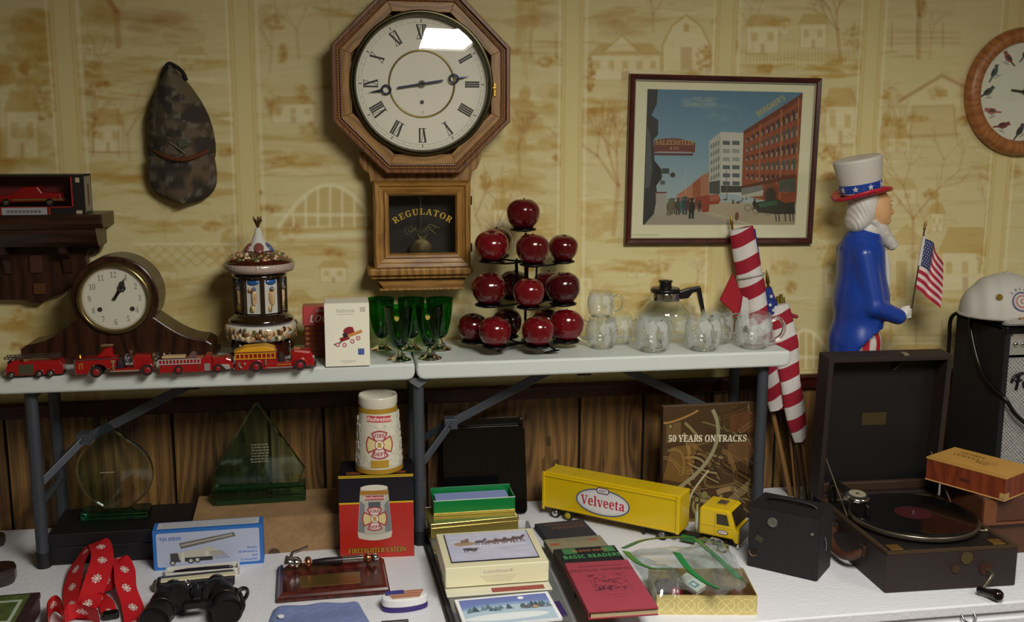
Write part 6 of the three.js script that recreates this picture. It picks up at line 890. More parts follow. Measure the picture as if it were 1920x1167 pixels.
  part('gilt_band', lathe([[R(36.4), Y(768)], [R(35.2), Y(759)]], 48), M(0xb89030, 0.35, 0.3), st, 'gold band'); part('gilt_band', lathe([[R(45), Y(876)], [R(44), Y(862)]], 48), M(0xb89030, 0.35, 0.3), st, 'gold band');
  const decal = canvasTex(256, 320, (g) => { g.fillStyle = '#cfcab8'; g.fillRect(0, 0, 256, 320); seed(6); for (let i = 0; i < 160; i++) { g.fillStyle = ['rgba(150,150,140,0.3)', 'rgba(235,232,220,0.4)', 'rgba(120,122,120,0.25)'][i % 3]; g.fillRect(rr(0, 256), rr(60, 320), rr(3, 14), rr(4, 22)); } g.fillStyle = '#b43c48'; g.save(); g.translate(128, 40); g.rotate(0.03); g.fillRect(-84, -20, 168, 36); g.fillStyle = '#eee4d8'; g.font = 'italic bold 32px serif'; g.textAlign = 'center'; g.fillText('Budweiser', 0, 9); g.restore(); g.fillStyle = '#b08a30'; g.fillRect(76, 276, 104, 44); cross(g, 128, 186, 74); });
  { const dp = Array.from({ length: 13 }, (_, i) => { const y = 0.016 + (Y(765) - 0.016) * i / 12; let k = 0; while (k < prof.length - 2 && prof[k + 1][1] < y) k++; const u = (y - prof[k][1]) / (prof[k + 1][1] - prof[k][1]); return new THREE.Vector2(prof[k][0] + (prof[k + 1][0] - prof[k][0]) * u + 0.0008, y); }), g = new THREE.LatheGeometry(dp, 30, -0.95, 1.9); part('decal', g, printMat(decal, 0.3), st, 'printed red ribbon and cross'); }
  seed(14); const rel = []; for (let i = 0; i < 90; i++) { const a = rnd() < 0.5 ? rr(0.95, 1.7) : rr(-1.7, -0.95), v = rr(0.06, 0.95), rad = R(44) + (R(37) - R(44)) * v; rel.push(ellipBall(0.003 * rr(0.6, 1.4), 0.006 * rr(0.6, 1.5), 0.002, 0, 0, 0, 6).translate(0, 0.014 + v * (Y(768) - 0.014), rad).rotateY(a)); } part('relief', rel, M(0xbab7aa, 0.3), st, 'raised figures and brickwork');
  part('handle', tube([[0, Y(780), -R(34)], [0, Y(778), -R(58)], [0, Y(810), -R(66)], [0, Y(850), -R(56)], [0, Y(862), -R(42)]], 0.006, 24, 8), cer, st);
}
// ------------------------------------------------------------ things on the counter, middle
{ // two black boards leaning on the panelling
  const mk = (l, r, topL, zb, lab, rim) => { const A = onZ(l, 955, zb), B = onZ(r, 955, zb), w = B.x - A.x, P = new V3((A.x + B.x) / 2, YT, zb), h = onZ((l + r) / 2, topL, zb * 0.5).y - YT, t = thing('black_tray', lab, 'tray', P); t.rotation.x = -Math.atan2(zb * 0.5, h); const s = new THREE.Shape(), q = 0.014; s.moveTo(-w / 2 + q, 0); s.lineTo(w / 2 - q, 0); s.quadraticCurveTo(w / 2, 0, w / 2, q); s.lineTo(w / 2, h - q); s.quadraticCurveTo(w / 2, h, w / 2 - q, h); s.lineTo(-w / 2 + q, h); s.quadraticCurveTo(-w / 2, h, -w / 2, h - q); s.lineTo(-w / 2, q); s.quadraticCurveTo(-w / 2, 0, -w / 2 + q, 0);
    part('board', extr(s, 0.01, 0.002), M(0x08070a, 0.12, 0, { clearcoat: 0.5 }), t, 'glossy black face'); if (rim) part('edge_strip', box(w - 0.03, 0.0016, 0.003, 0, h - 0.001, 0.006, 0.0005), M(0x9a9080, 0.4), t, 'pale edge'); return t; };
  mk(828, 982, 783, 0.052, 'glossy black board behind the other black board', true); mk(832, 988, 797, 0.088, 'glossy black rounded board leaning in front of another one', true);
}
const PLY = 0.03; // height of the clear case below the boxes
{ // long clear case
  const fl = onT(852, 1180), bl = onT(797, 1008), br = onT(990, 1000), fr = onT(1064, 1172), t = thing('clear_acrylic_case', 'long clear acrylic case lying under the cream and gold boxes', 'case'), c = fl.clone().add(bl).add(br).add(fr).multiplyScalar(0.25);
  for (const q of [fl, fr]) q.z += 0.05; t.position.set(c.x, YT, c.z); const quad = (k) => [bl, br, fr, fl].map((q) => [(q.x - c.x) * k, -(q.z - c.z) * k]);
  const outer = shapeOf(quad(1)), wall = shapeOf(quad(1)); wall.holes.push(new THREE.Path(quad(0.965).map((q) => new THREE.Vector2(...q))));
  const ac = M(0xd8dcdc, 0.04, 0, { transmission: 0.9, thickness: 0, ior: 1.45 }); part('case_wall', T(extr(wall, PLY - 0.002), 0, 0, 0, -Math.PI / 2), ac, t); part('case_lid', T(extr(outer, 0.002), 0, PLY - 0.002, 0, -Math.PI / 2), ac, t); part('card_insert', T(extr(shapeOf(quad(0.95)), 0.012), 0, 0.001, 0, -Math.PI / 2), M(0xa8a6a0, 0.7), t, 'grey card inside'); part('dark_rail', T(bar([bl.x - c.x, 0.004, bl.z - c.z], [fl.x - c.x, 0.004, fl.z - c.z], 0.003), -0.006, 0, 0), M(0x2a2422, 0.5), t);
  const pack = (pts, z, h, m, nm, label) => { const q = pts.map((p) => onY(...p, YT + PLY + h)), s = shapeOf(q.map((p) => [p.x - c.x, -(p.z - c.z)])); return T(extr(s, h), 0, PLY, 0, -Math.PI / 2); };
  // gold box + green card box
  const yg = YT + PLY, G = boxFrame([808, 1011], [972, 995], yg), hg = 0.034, dg = 0.1, g = thing('gold_box', 'shiny gold box under the green card box', 'box', G.c, G.turn); part('tray', box(G.w, hg - 0.01, dg, 0, 0, -dg / 2, 0.002), M(0xb8a258, 0.22, 0.75), g); part('lid', box(G.w + 0.003, 0.01, dg + 0.003, 0, hg - 0.01, -dg / 2, 0.003), M(0xc8b468, 0.18, 0.8), g);
  const y2 = yg + hg, K = boxFrame([813, 969], [966, 960], y2, 941), hk = 0.034, dk = 0.075, k = thing('green_card_box', 'open green and gold card box holding pale blue envelopes', 'box', K.c, K.turn), gm = M(0x0f7a3c, 0.3), w = K.w;
  part('tray', [box(w, 0.002, dk, 0, 0, -dk / 2, 0), box(w, hk, 0.002, 0, 0, -0.001, 0.0005), box(w, hk + 0.006, 0.002, 0, 0, -dk + 0.001, 0.0005), box(0.002, hk, dk, -w / 2 + 0.001, 0, -dk / 2, 0.0005), box(0.002, hk, dk, w / 2 - 0.001, 0, -dk / 2, 0.0005)], gm, k); part('gold_trim', [box(w, 0.006, 0.0012, 0, 0.001, 0.0006, 0.0004)], M(0xd0c070, 0.2, 0.7), k); part('rim', box(w, 0.0012, 0.003, 0, hk, -0.001, 0), M(0xc8d8d0, 0.3), k);
  for (let i = 0; i < 6; i++) { const e = single('envelope', box(w * 0.9, 0.003, dk * 0.8, 0, 0, 0, 0.0006), M(0x8f9cd0, 0.7), i === 5 ? 'topmost pale blue envelope in the green card box' : 'pale blue envelope beneath the topmost one in the card box', 'envelope', new V3(-0.002, 0.0025 + i * 0.0046, -dk / 2).applyAxisAngle(new V3(0, 1, 0), K.turn).add(K.c), K.turn + (i % 2 ? 0.01 : -0.01), 'envelopes in the green card box'); }
  // cream box with sleigh team print
  const F = boxFrame([835, 1105], [1029, 1091], yg + 0.004), h = onZ(835, 1063, onY(835, 1105, yg).z).y - yg - 0.004, bk = onY(820, 1000, yg + 0.004 + h), d = Math.abs(bk.z - F.c.z) * 0.98, cr = thing('cream_box', 'cream gift box printed with a team of horses in snow', 'box', F.c, F.turn), cm = M(0xe2dcb8, 0.5);
  part('tray', box(F.w - 0.004, h * 0.9, d - 0.004, 0, 0, -d / 2, 0.002), cm, cr); part('lid', box(F.w, h * 0.94, d, 0, h * 0.06, -d / 2, 0.002), cm, cr);
  const art = canvasTex(640, 384, (q) => { seed(12); q.fillStyle = '#c4c4dc'; q.fillRect(0, 0, 640, 384); for (let i = 0; i < 300; i++) { q.fillStyle = rnd() < 0.6 ? 'rgba(225,225,240,0.16)' : 'rgba(150,150,185,0.10)'; q.beginPath(); q.ellipse(rr(0, 640), rr(0, 384), rr(20, 90), rr(4, 16), rr(-0.1, 0.1), 0, 7); q.fill(); } const horse = (x, y, s, c) => { q.save(); q.translate(x, y); q.scale(s, s); q.fillStyle = c; q.beginPath(); q.ellipse(0, 0, 38, 20, -0.06, 0, 7); q.fill(); q.beginPath(); q.moveTo(20, -8); q.lineTo(46, -46); q.lineTo(66, -36); q.lineTo(60, -26); q.lineTo(38, 6); q.fill(); for (const [a, b] of [[-30, -8], [-20, 10], [22, -6], [30, 16]]) { q.lineWidth = 8; q.strokeStyle = c; q.beginPath(); q.moveTo(a, 8); q.lineTo(a + b * 0.5, 34); q.lineTo(a + b, 54); q.stroke(); } q.restore(); };
    q.fillStyle = '#a88a68'; q.beginPath(); q.ellipse(130, 150, 80, 30, 0, 0, 7); q.fill(); q.fillStyle = '#7a5a48'; q.fillRect(110, 96, 60, 40); q.beginPath(); q.arc(160, 92, 16, 0, 7); q.fill(); horse(250, 130, 1.0, '#4a3a48'); horse(330, 140, 1.0, '#6b4a44'); horse(400, 132, 1.05, '#5c342e'); horse(470, 128, 1.05, '#54302c'); horse(550, 110, 1.0, '#4c2c2a'); q.fillStyle = 'rgba(215,215,232,0.6)'; for (let i = 0; i < 50; i++) { q.beginPath(); q.ellipse(rr(60, 600), rr(178, 200), rr(12, 40), rr(4, 10), 0, 0, 7); q.fill(); } q.fillStyle = '#3c3038'; q.beginPath(); q.ellipse(160, 232, 56, 20, 0.1, 0, 7); q.fill(); q.beginPath(); q.arc(214, 232, 18, 0, 7); q.fill(); q.fillStyle = '#d8d4e0'; q.beginPath(); q.ellipse(222, 238, 8, 14, 0, 0, 7); q.fill(); q.lineWidth = 7; q.strokeStyle = '#3c3038'; for (const x of [120, 140, 185, 200]) { q.beginPath(); q.moveTo(x, 240); q.lineTo(x - 8, 270); q.stroke(); } });
  part('lid_border', T(box(F.w * 0.86, 0.0008, d * 0.82, 0, 0, 0, 0), 0, h + 0.0002, -d * 0.53), M(0x22222c, 0.4), cr); part('lid_print', T(plate(F.w * 0.84, d * 0.79), 0, h + 0.0018, -d * 0.53, -Math.PI / 2), printMat(art, 0.35), cr, 'winter scene of running horses');
  const ft = canvasTex(512, 128, (q) => { q.fillStyle = '#e6e0bc'; q.fillRect(0, 0, 512, 128); q.fillStyle = '#9a9884'; q.font = 'italic 30px serif'; q.textAlign = 'center'; q.fillText('Landmark', 258, 46); q.fillStyle = 'rgba(150,140,110,0.6)'; for (let j = 0; j < 4; j++) for (let i = 0; i < 22 - j * 2; i++) q.fillRect(170 + j * 9 + i * 8.4, 66 + j * 12, 6, 4); });
  part('front_print', ...frontPrint(F.w - 0.004, h * 0.9, ft, 0.5, 0, h * 0.06), cr);
  // packets showing in front of the cream box
  const P1 = boxFrame([838, 1122], [1036, 1107], yg), d1 = 0.09, p1 = thing('wrapped_card_pack', 'clear wrapped pack with red and white cards under the cream box', 'card pack', P1.c, P1.turn); part('cards', box(P1.w, 0.003, d1, 0, 0, -d1 / 2, 0.001), M(0xd8d4c0, 0.4), p1); part('red_band', box(P1.w * 0.5, 0.0006, 0.018, P1.w * 0.18, 0.003, -0.012, 0), M(0x8f3a38, 0.5), p1);
  const A = onY(851, 1124, yg + 0.006), B = onY(1026, 1108, yg + 0.006), w2 = A.distanceTo(B), d2 = 0.11, tn = turnOf(A, B), cc = A.clone().add(B).multiplyScalar(0.5), fwd = new V3(Math.sin(tn), 0, Math.cos(tn)); cc.addScaledVector(fwd, d2 / 2 + 0.004); cc.y = yg; const wp = thing('winter_card_pack', 'pack of cards showing a moonlit snowy forest with white border', 'card pack', cc, tn);
  const wt = canvasTex(512, 320, (q) => { seed(18); q.fillStyle = '#f2f2f6'; q.fillRect(0, 0, 512, 320); const G2 = q.createLinearGradient(0, 18, 0, 320); G2.addColorStop(0, '#5a6cb8'); G2.addColorStop(0.35, '#7488c4'); G2.addColorStop(0.6, '#9ab4d0'); G2.addColorStop(1, '#d4dee6'); q.fillStyle = G2; q.fillRect(18, 18, 476, 302); q.fillStyle = '#f4f4f8'; q.beginPath(); q.arc(350, 48, 17, 0, 7); q.fill(); q.fillStyle = '#8aa6d0'; q.beginPath(); q.moveTo(18, 130); q.quadraticCurveTo(180, 60, 494, 110); q.lineTo(494, 190); q.lineTo(18, 190); q.fill(); q.fillStyle = '#b4cadc'; q.beginPath(); q.moveTo(18, 150); q.quadraticCurveTo(260, 90, 494, 140); q.lineTo(494, 320); q.lineTo(18, 320); q.fill(); const tree = (x, y, s, c) => { q.fillStyle = c; for (let i = 0; i < 4; i++) { q.beginPath(); q.moveTo(x, y - s * (1.0 - i * 0.2)); q.lineTo(x - s * (0.12 + 0.08 * i), y - s * (0.62 - i * 0.2)); q.lineTo(x + s * (0.12 + 0.08 * i), y - s * (0.62 - i * 0.2)); q.fill(); } }; for (let i = 0; i < 26; i++) tree(rr(30, 480), rr(150, 190), rr(36, 78), ['#4a5f72', '#3c5260', '#5c7484', '#6a8496'][i % 4]); for (let i = 0; i < 5; i++) { q.fillStyle = '#6a6a6e'; q.beginPath(); q.moveTo(330 + i * 26, 176); q.lineTo(343 + i * 26, 132); q.lineTo(356 + i * 26, 176); q.fill(); } q.fillStyle = '#c49a70'; q.beginPath(); q.moveTo(390, 178); q.lineTo(404, 140); q.lineTo(430, 178); q.fill(); q.fillStyle = '#e6ecf0'; q.beginPath(); q.ellipse(240, 250, 220, 40, 0, 0, 7); q.fill(); });
  part('cards', box(w2, 0.006, d2, 0, 0, 0, 0.0006), M(0xe8e8ec, 0.5), wp); part('top_print', T(plate(w2 - 0.001, d2 - 0.001), 0, 0.0066, 0, -Math.PI / 2), printMat(wt, 0.3), wp, 'moonlit forest print'); part('purple_flap', box(0.012, 0.002, 0.06, w2 / 2 + 0.008, 0, 0.01, 0.0005), M(0x3a2a5e, 0.4), wp);
}
{ // fanned school books
  const mk = (tl, tr, len, th, top, coverM, pageM, draw, tw, thp, name, label, tiltX) => {
    const A = onY(...tl, YT + top), B = onY(...tr, YT + top), w = A.distanceTo(B), tn = turnOf(A, B), t = thing('school_book', label, 'book', [(A.x + B.x) / 2, YT + top - th, (A.z + B.z) / 2], tn);
    part('back_cover', box(w, 0.002, len, 0, 0, len / 2, 0.0007), coverM, t); part('front_cover', box(w, 0.002, len, 0, th - 0.002, len / 2, 0.0007), coverM, t); part('spine', box(0.0022, th, len, -w / 2, 0, len / 2, 0.001), coverM, t); part('pages', box(w - 0.005, th - 0.004, len - 0.006, 0.0015, 0.002, len / 2, 0), pageM, t);
    part('cover_print', T(plate(w - 0.001, len - 0.001), 0, th + 0.0005, len / 2, -Math.PI / 2), printMat(canvasTex(tw, thp, draw), 0.7), t, name); return t;
  };
  const worn = (g, W, H, n, c) => { for (let i = 0; i < n; i++) { g.fillStyle = c; const e = rnd() < 0.4; g.fillRect(e ? rr(0, W) : (rnd() < 0.5 ? rr(0, 8) : rr(W - 8, W)), e ? (rnd() < 0.5 ? rr(0, 8) : rr(H - 8, H)) : rr(0, H), rr(1, 5), rr(1, 4)); } for (let i = 0; i < 500; i++) { g.fillStyle = rnd() < 0.5 ? 'rgba(255,255,255,0.03)' : 'rgba(0,0,0,0.05)'; g.fillRect(rr(0, W), rr(0, H), rr(2, 10), rr(1, 5)); } };
  const page = M(0xb8a684, 0.85);
  mk([1003, 983], [1092, 974], 0.15, 0.014, 0.014, M(0x26282e, 0.8), page, (g, W, H) => { seed(41); g.fillStyle = '#2a2d36'; g.fillRect(0, 0, W, H); g.fillStyle = '#7a4a34'; g.textAlign = 'center'; g.font = 'bold 34px serif'; g.fillText('THE', 70, 50); g.fillText('BEACON', 170, 62); g.font = 'bold 44px serif'; g.fillText('PRIMER', 150, 112); worn(g, W, H, 90, 'rgba(150,150,150,0.3)'); }, 256, 384, 'faded orange title', 'worn dark blue primer lying beneath the other school books');
  mk([1020, 1013], [1125, 1004], 0.15, 0.012, 0.027, M(0x6d6656, 0.8), page, (g, W, H) => { seed(42); g.fillStyle = '#8a8268'; g.fillRect(0, 0, W, H); g.fillStyle = '#5a5448'; g.textAlign = 'center'; g.font = 'bold 22px serif'; g.fillText('THE FIRST READER', 130, 30); g.font = 'bold 20px serif'; g.fillText('BOOK ONE', 140, 54); g.fillStyle = '#a8503c'; g.fillRect(190, 40, 40, 26); g.fillRect(12, 62, 40, 30); worn(g, W, H, 60, 'rgba(220,210,180,0.3)'); }, 256, 384, 'grey-tan cover', 'grey-tan school reader between the primer and the green reader');
  mk([1038, 1031], [1152, 1023], 0.185, 0.02, 0.048, M(0x4a2e1c, 0.7), page, (g, W, H) => { seed(43); g.fillStyle = '#181a1e'; g.fillRect(0, 0, W, H); g.fillStyle = '#3f7a48'; g.fillRect(30, 6, 56, 56); g.fillRect(196, 6, 50, 56); g.fillStyle = '#c8683a'; g.font = 'bold 24px sans-serif'; g.textAlign = 'center'; g.fillText('ELSON-GRAY', 142, 44); g.fillStyle = '#4aa05a'; g.font = 'bold 48px sans-serif'; g.save(); g.translate(138, 112); g.scale(0.68, 1); g.fillText('BASIC READERS', 0, 0); g.restore(); worn(g, W, H, 60, 'rgba(150,110,70,0.4)'); }, 256, 384, 'black cover with green lettering', 'black and green basic reader under the red arithmetic book');
  mk([1059, 1057], [1177, 1050], 0.215, 0.014, 0.063, M(0x8c2c3a, 0.8), page, (g, W, H) => { seed(44); g.fillStyle = '#9c3a4a'; g.fillRect(0, 0, W, H); g.fillStyle = '#4a1c28'; g.textAlign = 'center'; g.font = 'bold 19px serif'; g.fillText('SOUTHWORTH-STONE', 166, 52); g.font = 'bold 30px serif'; g.save(); g.translate(166, 94); g.scale(0.8, 1); g.fillText('PRACTICAL ARITHMETICS', 0, 0); g.restore(); g.strokeStyle = '#5a2430'; g.lineWidth = 2; g.strokeRect(80, 124, 176, 158); for (let i = 0; i < 60; i++) { g.fillStyle = 'rgba(60,20,34,0.4)'; g.beginPath(); g.ellipse(rr(90, 246), rr(134, 272), rr(3, 18), rr(2, 9), rr(-0.4, 0.4), 0, 7); g.fill(); } g.fillStyle = '#4a1c28'; g.fillRect(100, 240, 10, 34); g.fillRect(118, 238, 8, 36); g.font = '15px serif'; g.fillText('SHORT COURSE', 170, 318); g.font = '14px serif'; g.fillText('BOOK II', 176, 340); worn(g, W, H, 90, 'rgba(220,150,140,0.35)'); }, 320, 448, 'red cloth cover with dark print', 'faded red arithmetic book on top of the school books');
}
{ // gold tray of zip bags
  const F = boxFrame([1230, 1153], [1419, 1154], YT, 1117), w = F.w, h = F.h, d = 0.125, t = thing('gold_tray', 'shallow gold patterned box lid holding zip bags', 'tray', F.c, F.turn);
  const pat = canvasTex(256, 64, (g) => { g.fillStyle = '#cbb878'; g.fillRect(0, 0, 256, 64); g.strokeStyle = 'rgba(240,230,170,0.8)'; g.lineWidth = 2; for (let i = -1; i < 6; i++) { g.beginPath(); g.moveTo(i * 51, 0); g.lineTo(i * 51 + 51, 64); g.stroke(); g.beginPath(); g.moveTo(i * 51 + 51, 0); g.lineTo(i * 51, 64); g.stroke(); g.beginPath(); g.arc(i * 51 + 25, 32, 21, 0, 7); g.stroke(); } g.strokeStyle = 'rgba(140,120,60,0.4)'; g.lineWidth = 1; for (let i = 0; i < 60; i++) { g.beginPath(); g.arc((i % 15) * 18, Math.floor(i / 15) * 18, 6, 0, 7); g.stroke(); } });
  const gold = M(0xb49c5c, 0.35, 0.4); part('front_wall', box(w, h, 0.002, 0, 0, -0.001, 0.0005), gold, t); part('pattern_print', ...frontPrint(w - 0.001, h - 0.001, pat, 0.35), t).userData.label = 'embossed diamond pattern'; part('back_wall', box(w, h, 0.002, 0, 0, -d + 0.001, 0.0005), gold, t); part('side_wall', box(0.002, h, d - 0.004, -w / 2 + 0.001, 0, -d / 2, 0.0005), gold, t); part('side_wall', box(0.002, h, d - 0.004, w / 2 - 0.001, 0, -d / 2, 0.0005), gold, t); part('tray_floor', box(w - 0.004, 0.0015, d - 0.004, 0, 0, -d / 2, 0), M(0x6a4a3a, 0.7), t);
  // crumpled bags
  const plast = M(0xf2f6f6, 0.06, 0, { transmission: 0.94, thickness: 0, ior: 1.5 }), zipm = M(0x12813f, 0.3);
  const bag = (corners, hs, zip, lab, sd) => { // corners px of a sheet, heights above the counter
    const q = corners.map(([x, y], i) => onY(x, y, YT + hs[i])), n = 26, mk = (off, sd2) => { const g = new THREE.PlaneGeometry(1, 1, n, n), p = g.attributes.position; for (let i = 0; i < p.count; i++) { const u = p.getX(i) + 0.5, v = 0.5 - p.getY(i), b = q[0].clone().lerp(q[1], u).lerp(q[3].clone().lerp(q[2], u), v); const e = Math.min(1, Math.min(u, 1 - u, v, 1 - v) / 0.12); b.y += e * off * (0.012 + 0.006 * vnoise(u * 4, v * 4, sd2, 99, 99)) + (vnoise(u * 7, v * 7, sd2 + 3, 99, 99) - 0.5) * 0.008 + (vnoise(u * 16, v * 16, sd2 + 5, 99, 99) - 0.5) * 0.004; if (b.y < YT + 0.003) b.y = YT + 0.003; p.setXYZ(i, b.x, b.y, b.z); } g.computeVertexNormals(); return g; };
    const b = thing('zip_bag', lab, 'zip bag'); part('film', mk(1, sd), plast, b, 'clear crinkled film');
    const zp = zip.map(([x, y, hh]) => onY(x, y, YT + hh)), c = new THREE.CatmullRomCurve3(zp), pos = [], idx = [], uv = []; for (let i = 0; i <= 30; i++) { const p = c.getPoint(i / 30), tn = c.getTangent(i / 30), sd2 = new V3(-tn.z, 0.3, tn.x).normalize(); for (const k of [-1, 1]) { const e = p.clone().addScaledVector(sd2, k * 0.0085); pos.push(e.x, e.y + 0.007, e.z); uv.push(i, k); } } for (let i = 0; i < 30; i++) { const a = 2 * i; idx.push(a, a + 1, a + 3, a, a + 3, a + 2); } const zg = new THREE.BufferGeometry(); zg.setAttribute('position', new THREE.Float32BufferAttribute(pos, 3)); zg.setAttribute('uv', new THREE.Float32BufferAttribute(uv, 2)); zg.setIndex(idx); zg.computeVertexNormals(); part('zip_strip', [zg, zg.clone().translate(0, -0.0016, 0)], zipm, b, 'green zip strip'); return b;
  };
  bag([[1172, 1036], [1366, 1024], [1400, 1106], [1222, 1112]], [0.035, 0.035, 0.045, 0.045], [[1168, 1034, 0.04], [1210, 1018, 0.045], [1290, 1014, 0.05], [1366, 1030, 0.045]], 'clear zip bag with a long green strip at the back of the gold tray', 1);
  bag([[1178, 1044], [1270, 1076], [1275, 1118], [1224, 1118]], [0.05, 0.055, 0.05, 0.045], [[1173, 1040, 0.055], [1198, 1062, 0.06], [1225, 1072, 0.06], [1262, 1072, 0.06]], 'clear zip bag with a curled green strip nearest the red book', 2);
  bag([[1262, 1036], [1330, 1020], [1400, 1098], [1345, 1122]], [0.06, 0.06, 0.06, 0.055], [[1268, 1042, 0.07], [1296, 1078, 0.068], [1325, 1100, 0.064], [1348, 1110, 0.06]], 'clear zip bag lying on top with a diagonal green strip', 3);
  bag([[1300, 1012], [1350, 1014], [1404, 1090], [1388, 1110]], [0.05, 0.05, 0.05, 0.05], [[1306, 1018, 0.06], [1345, 1052, 0.062], [1372, 1078, 0.06], [1388, 1092, 0.056]], 'clear zip bag leaning at the camera end of the gold tray', 4);
  const c1 = onY(1296, 1092, YT + 0.03), card = thing('card_packet', 'small white packet with blue print inside the zip bags', 'packet', [c1.x, YT + 0.02, c1.z], -0.9); const ct = canvasTex(128, 96, (g) => { g.fillStyle = '#dfe0d8'; g.fillRect(0, 0, 128, 96); g.fillStyle = '#7fa8b0'; g.fillRect(60, 30, 50, 50); g.fillStyle = '#e8e8e0'; g.fillRect(74, 44, 22, 22); g.fillStyle = '#90a090'; for (let i = 0; i < 5; i++) g.fillRect(12, 14 + i * 14, 36, 5); }); card.rotation.set(0.35, -1.0, 0.1); part('packet', box(0.05, 0.012, 0.03, 0, 0, 0, 0.002), M(0xdcdcd0, 0.5), card); part('packet_print', T(plate(0.048, 0.029), 0, 0.0126, 0, -Math.PI / 2), printMat(ct, 0.5), card);
  const c2 = onY(1270, 1112, YT + 0.02); single('fruit_charm', [ellipBall(0.014, 0.011, 0.012, 0, 0, 0, 16), T(cyl(0.0015, 0.001, 0.008), 0, 0.009, 0)], M(0x7a1a30, 0.3), 'small dark red charm inside the zip bags', 'charm', [c2.x, YT + 0.016, c2.z - 0.01]); const c3 = onY(1248, 1095, YT + 0.02); single('purple_pouch', ellipBall(0.026, 0.012, 0.024, 0, 0, 0, 18), mottled(0x4a1e34, 0.7, 20), 'maroon cloth pouch inside the zip bags', 'pouch', [c3.x, YT + 0.0145, c3.z]);
}
let globalGram;
// ------------------------------------------------------------ things on the counter, right half
{ // toy lorry
  const hf = 0.022, A = onY(1020, 951, YT + hf), B = onY(1273, 1003, YT + hf), len = A.distanceTo(B), tn = turnOf(A, B), h = onZ(1264, 932, B.z).y - YT - hf, wd = 0.062;
  const t = thing('toy_lorry', 'yellow toy lorry with box trailer and cab standing on the counter', 'toy truck', [A.x, YT, A.z], tn), Y = M(0xd8b60c, 0.3, 0, { clearcoat: 0.3 });
  // trailer: near side at local z = 0, body runs to -wd
  part('trailer_body', box(len, h, wd, len / 2, hf, -wd / 2, 0.0025), Y, t, 'yellow box trailer'); part('side_rail', box(len, 0.0035, 0.0025, len / 2, hf + h - 0.011, 0.0008, 0.0008), Y, t); part('side_rail', box(len, 0.0035, 0.0025, len / 2, hf + 0.003, 0.0008, 0.0008), Y, t); part('rear_post', box(0.006, h + 0.004, 0.004, -0.001, hf - 0.004, 0.001, 0.001), Y, t); part('rear_post', box(0.006, h + 0.004, 0.004, -0.001, hf - 0.004, -wd, 0.001), Y, t); part('corner_post', box(0.008, h, 0.004, len - 0.004, hf, 0.0012, 0.0015), Y, t);
  const seams = []; for (let i = 1; i < 9; i++) seams.push(box(0.0012, 0.0008, wd - 0.004, len * i / 9, hf + h - 0.0002, -wd / 2, 0)); part('roof_seams', seams, M(0xb8980c, 0.4), t);
  const logo = canvasTex(512, 224, (g) => {
    g.clearRect(0, 0, 512, 224); g.fillStyle = '#d8b60c'; g.fillRect(0, 0, 512, 224); g.fillStyle = '#5a6478'; g.beginPath(); g.ellipse(256, 118, 252, 102, 0, 0, 7); g.fill(); g.fillStyle = '#e0dede'; g.beginPath(); g.ellipse(256, 118, 238, 90, 0, 0, 7); g.fill(); g.strokeStyle = '#b8b6ba'; g.lineWidth = 3; g.beginPath(); g.ellipse(256, 118, 226, 80, 0, 0, 7); g.stroke();
    g.fillStyle = '#c01c34'; g.font = 'bold 96px serif'; g.textAlign = 'center'; g.save(); g.translate(256, 154); g.scale(0.98, 1.05); g.fillText('Velveeta', 0, 0); g.restore();
    g.fillStyle = '#2a3a6a'; g.beginPath(); g.roundRect(196, 4, 120, 50, 25); g.fill(); g.fillStyle = '#e6e4e4'; g.beginPath(); g.roundRect(204, 11, 104, 36, 18); g.fill(); g.strokeStyle = '#b8404a'; g.lineWidth = 3; g.stroke(); g.fillStyle = '#3a3a5a'; g.font = 'bold 24px sans-serif'; g.fillText('KRAFT', 256, 38);
  });
  { const ov = new THREE.CircleGeometry(1, 48).scale(len * 0.204, h * 0.4, 1); part('logo', ov.translate(len * 0.45, hf + h * 0.46, 0.0007), printMat(logo, 0.35), t, 'oval white and red brand panel'); }
  part('trailer_frame', box(len * 0.94, 0.005, 0.02, len * 0.52, hf - 0.006, -wd / 2, 0.001), BLACK, t);
  const axle = (x, hub) => { for (const z of [-0.006, -wd + 0.006]) { const w = part('wheel', T(cyl(0.0115, 0.0115, 0.01, 0, -0.005, 0, 24), x, 0.0115, z, Math.PI / 2), TYRE, t); part('hub', T(lathe([[0, 0.004], [0.003, 0.0035], [0.004, 0.001], [0.0068, 0.003], [0.0075, 0]], 24), x, 0.0115, z + (z > -0.02 ? 0.005 : -0.005), (z > -0.02 ? 1 : -1) * Math.PI / 2), hub, w); } };
  axle(len * 0.085, CHROME); axle(len * 0.185, M(0xa89a1c, 0.4)); part('landing_gear', [box(0.006, 0.02, 0.006, len * 0.74, 0.001, -0.012), box(0.006, 0.02, 0.006, len * 0.74, 0.001, -wd + 0.012)], BLACK, t);
  // cab in front of the trailer
  const C0 = onY(1311, 1002, YT + 0.018), lc = new V3(C0.x - A.x, 0, C0.z - A.z).applyAxisAngle(new V3(0, 1, 0), -tn), cx = lc.x, cl = 0.068, ch = 0.062, cz = Math.min(lc.z, 0.004);
  const cabS = new THREE.Shape(); [[0, 0.012], [cl - 0.008, 0.012], [cl - 0.004, 0.006], [cl + 0.002, 0.006], [cl + 0.003, 0.026], [cl - 0.003, 0.03], [cl - 0.012, ch - 0.004], [cl - 0.018, ch], [0.004, ch], [0, ch - 0.004]].forEach(([a, b], i) => (i ? cabS.lineTo(a, b + 0.006) : cabS.moveTo(a, b + 0.006))); cabS.closePath();
  const cab = part('cab', extr(cabS, wd, 0.003).translate(cx, 0, cz - wd), Y, t, 'yellow tilt cab');
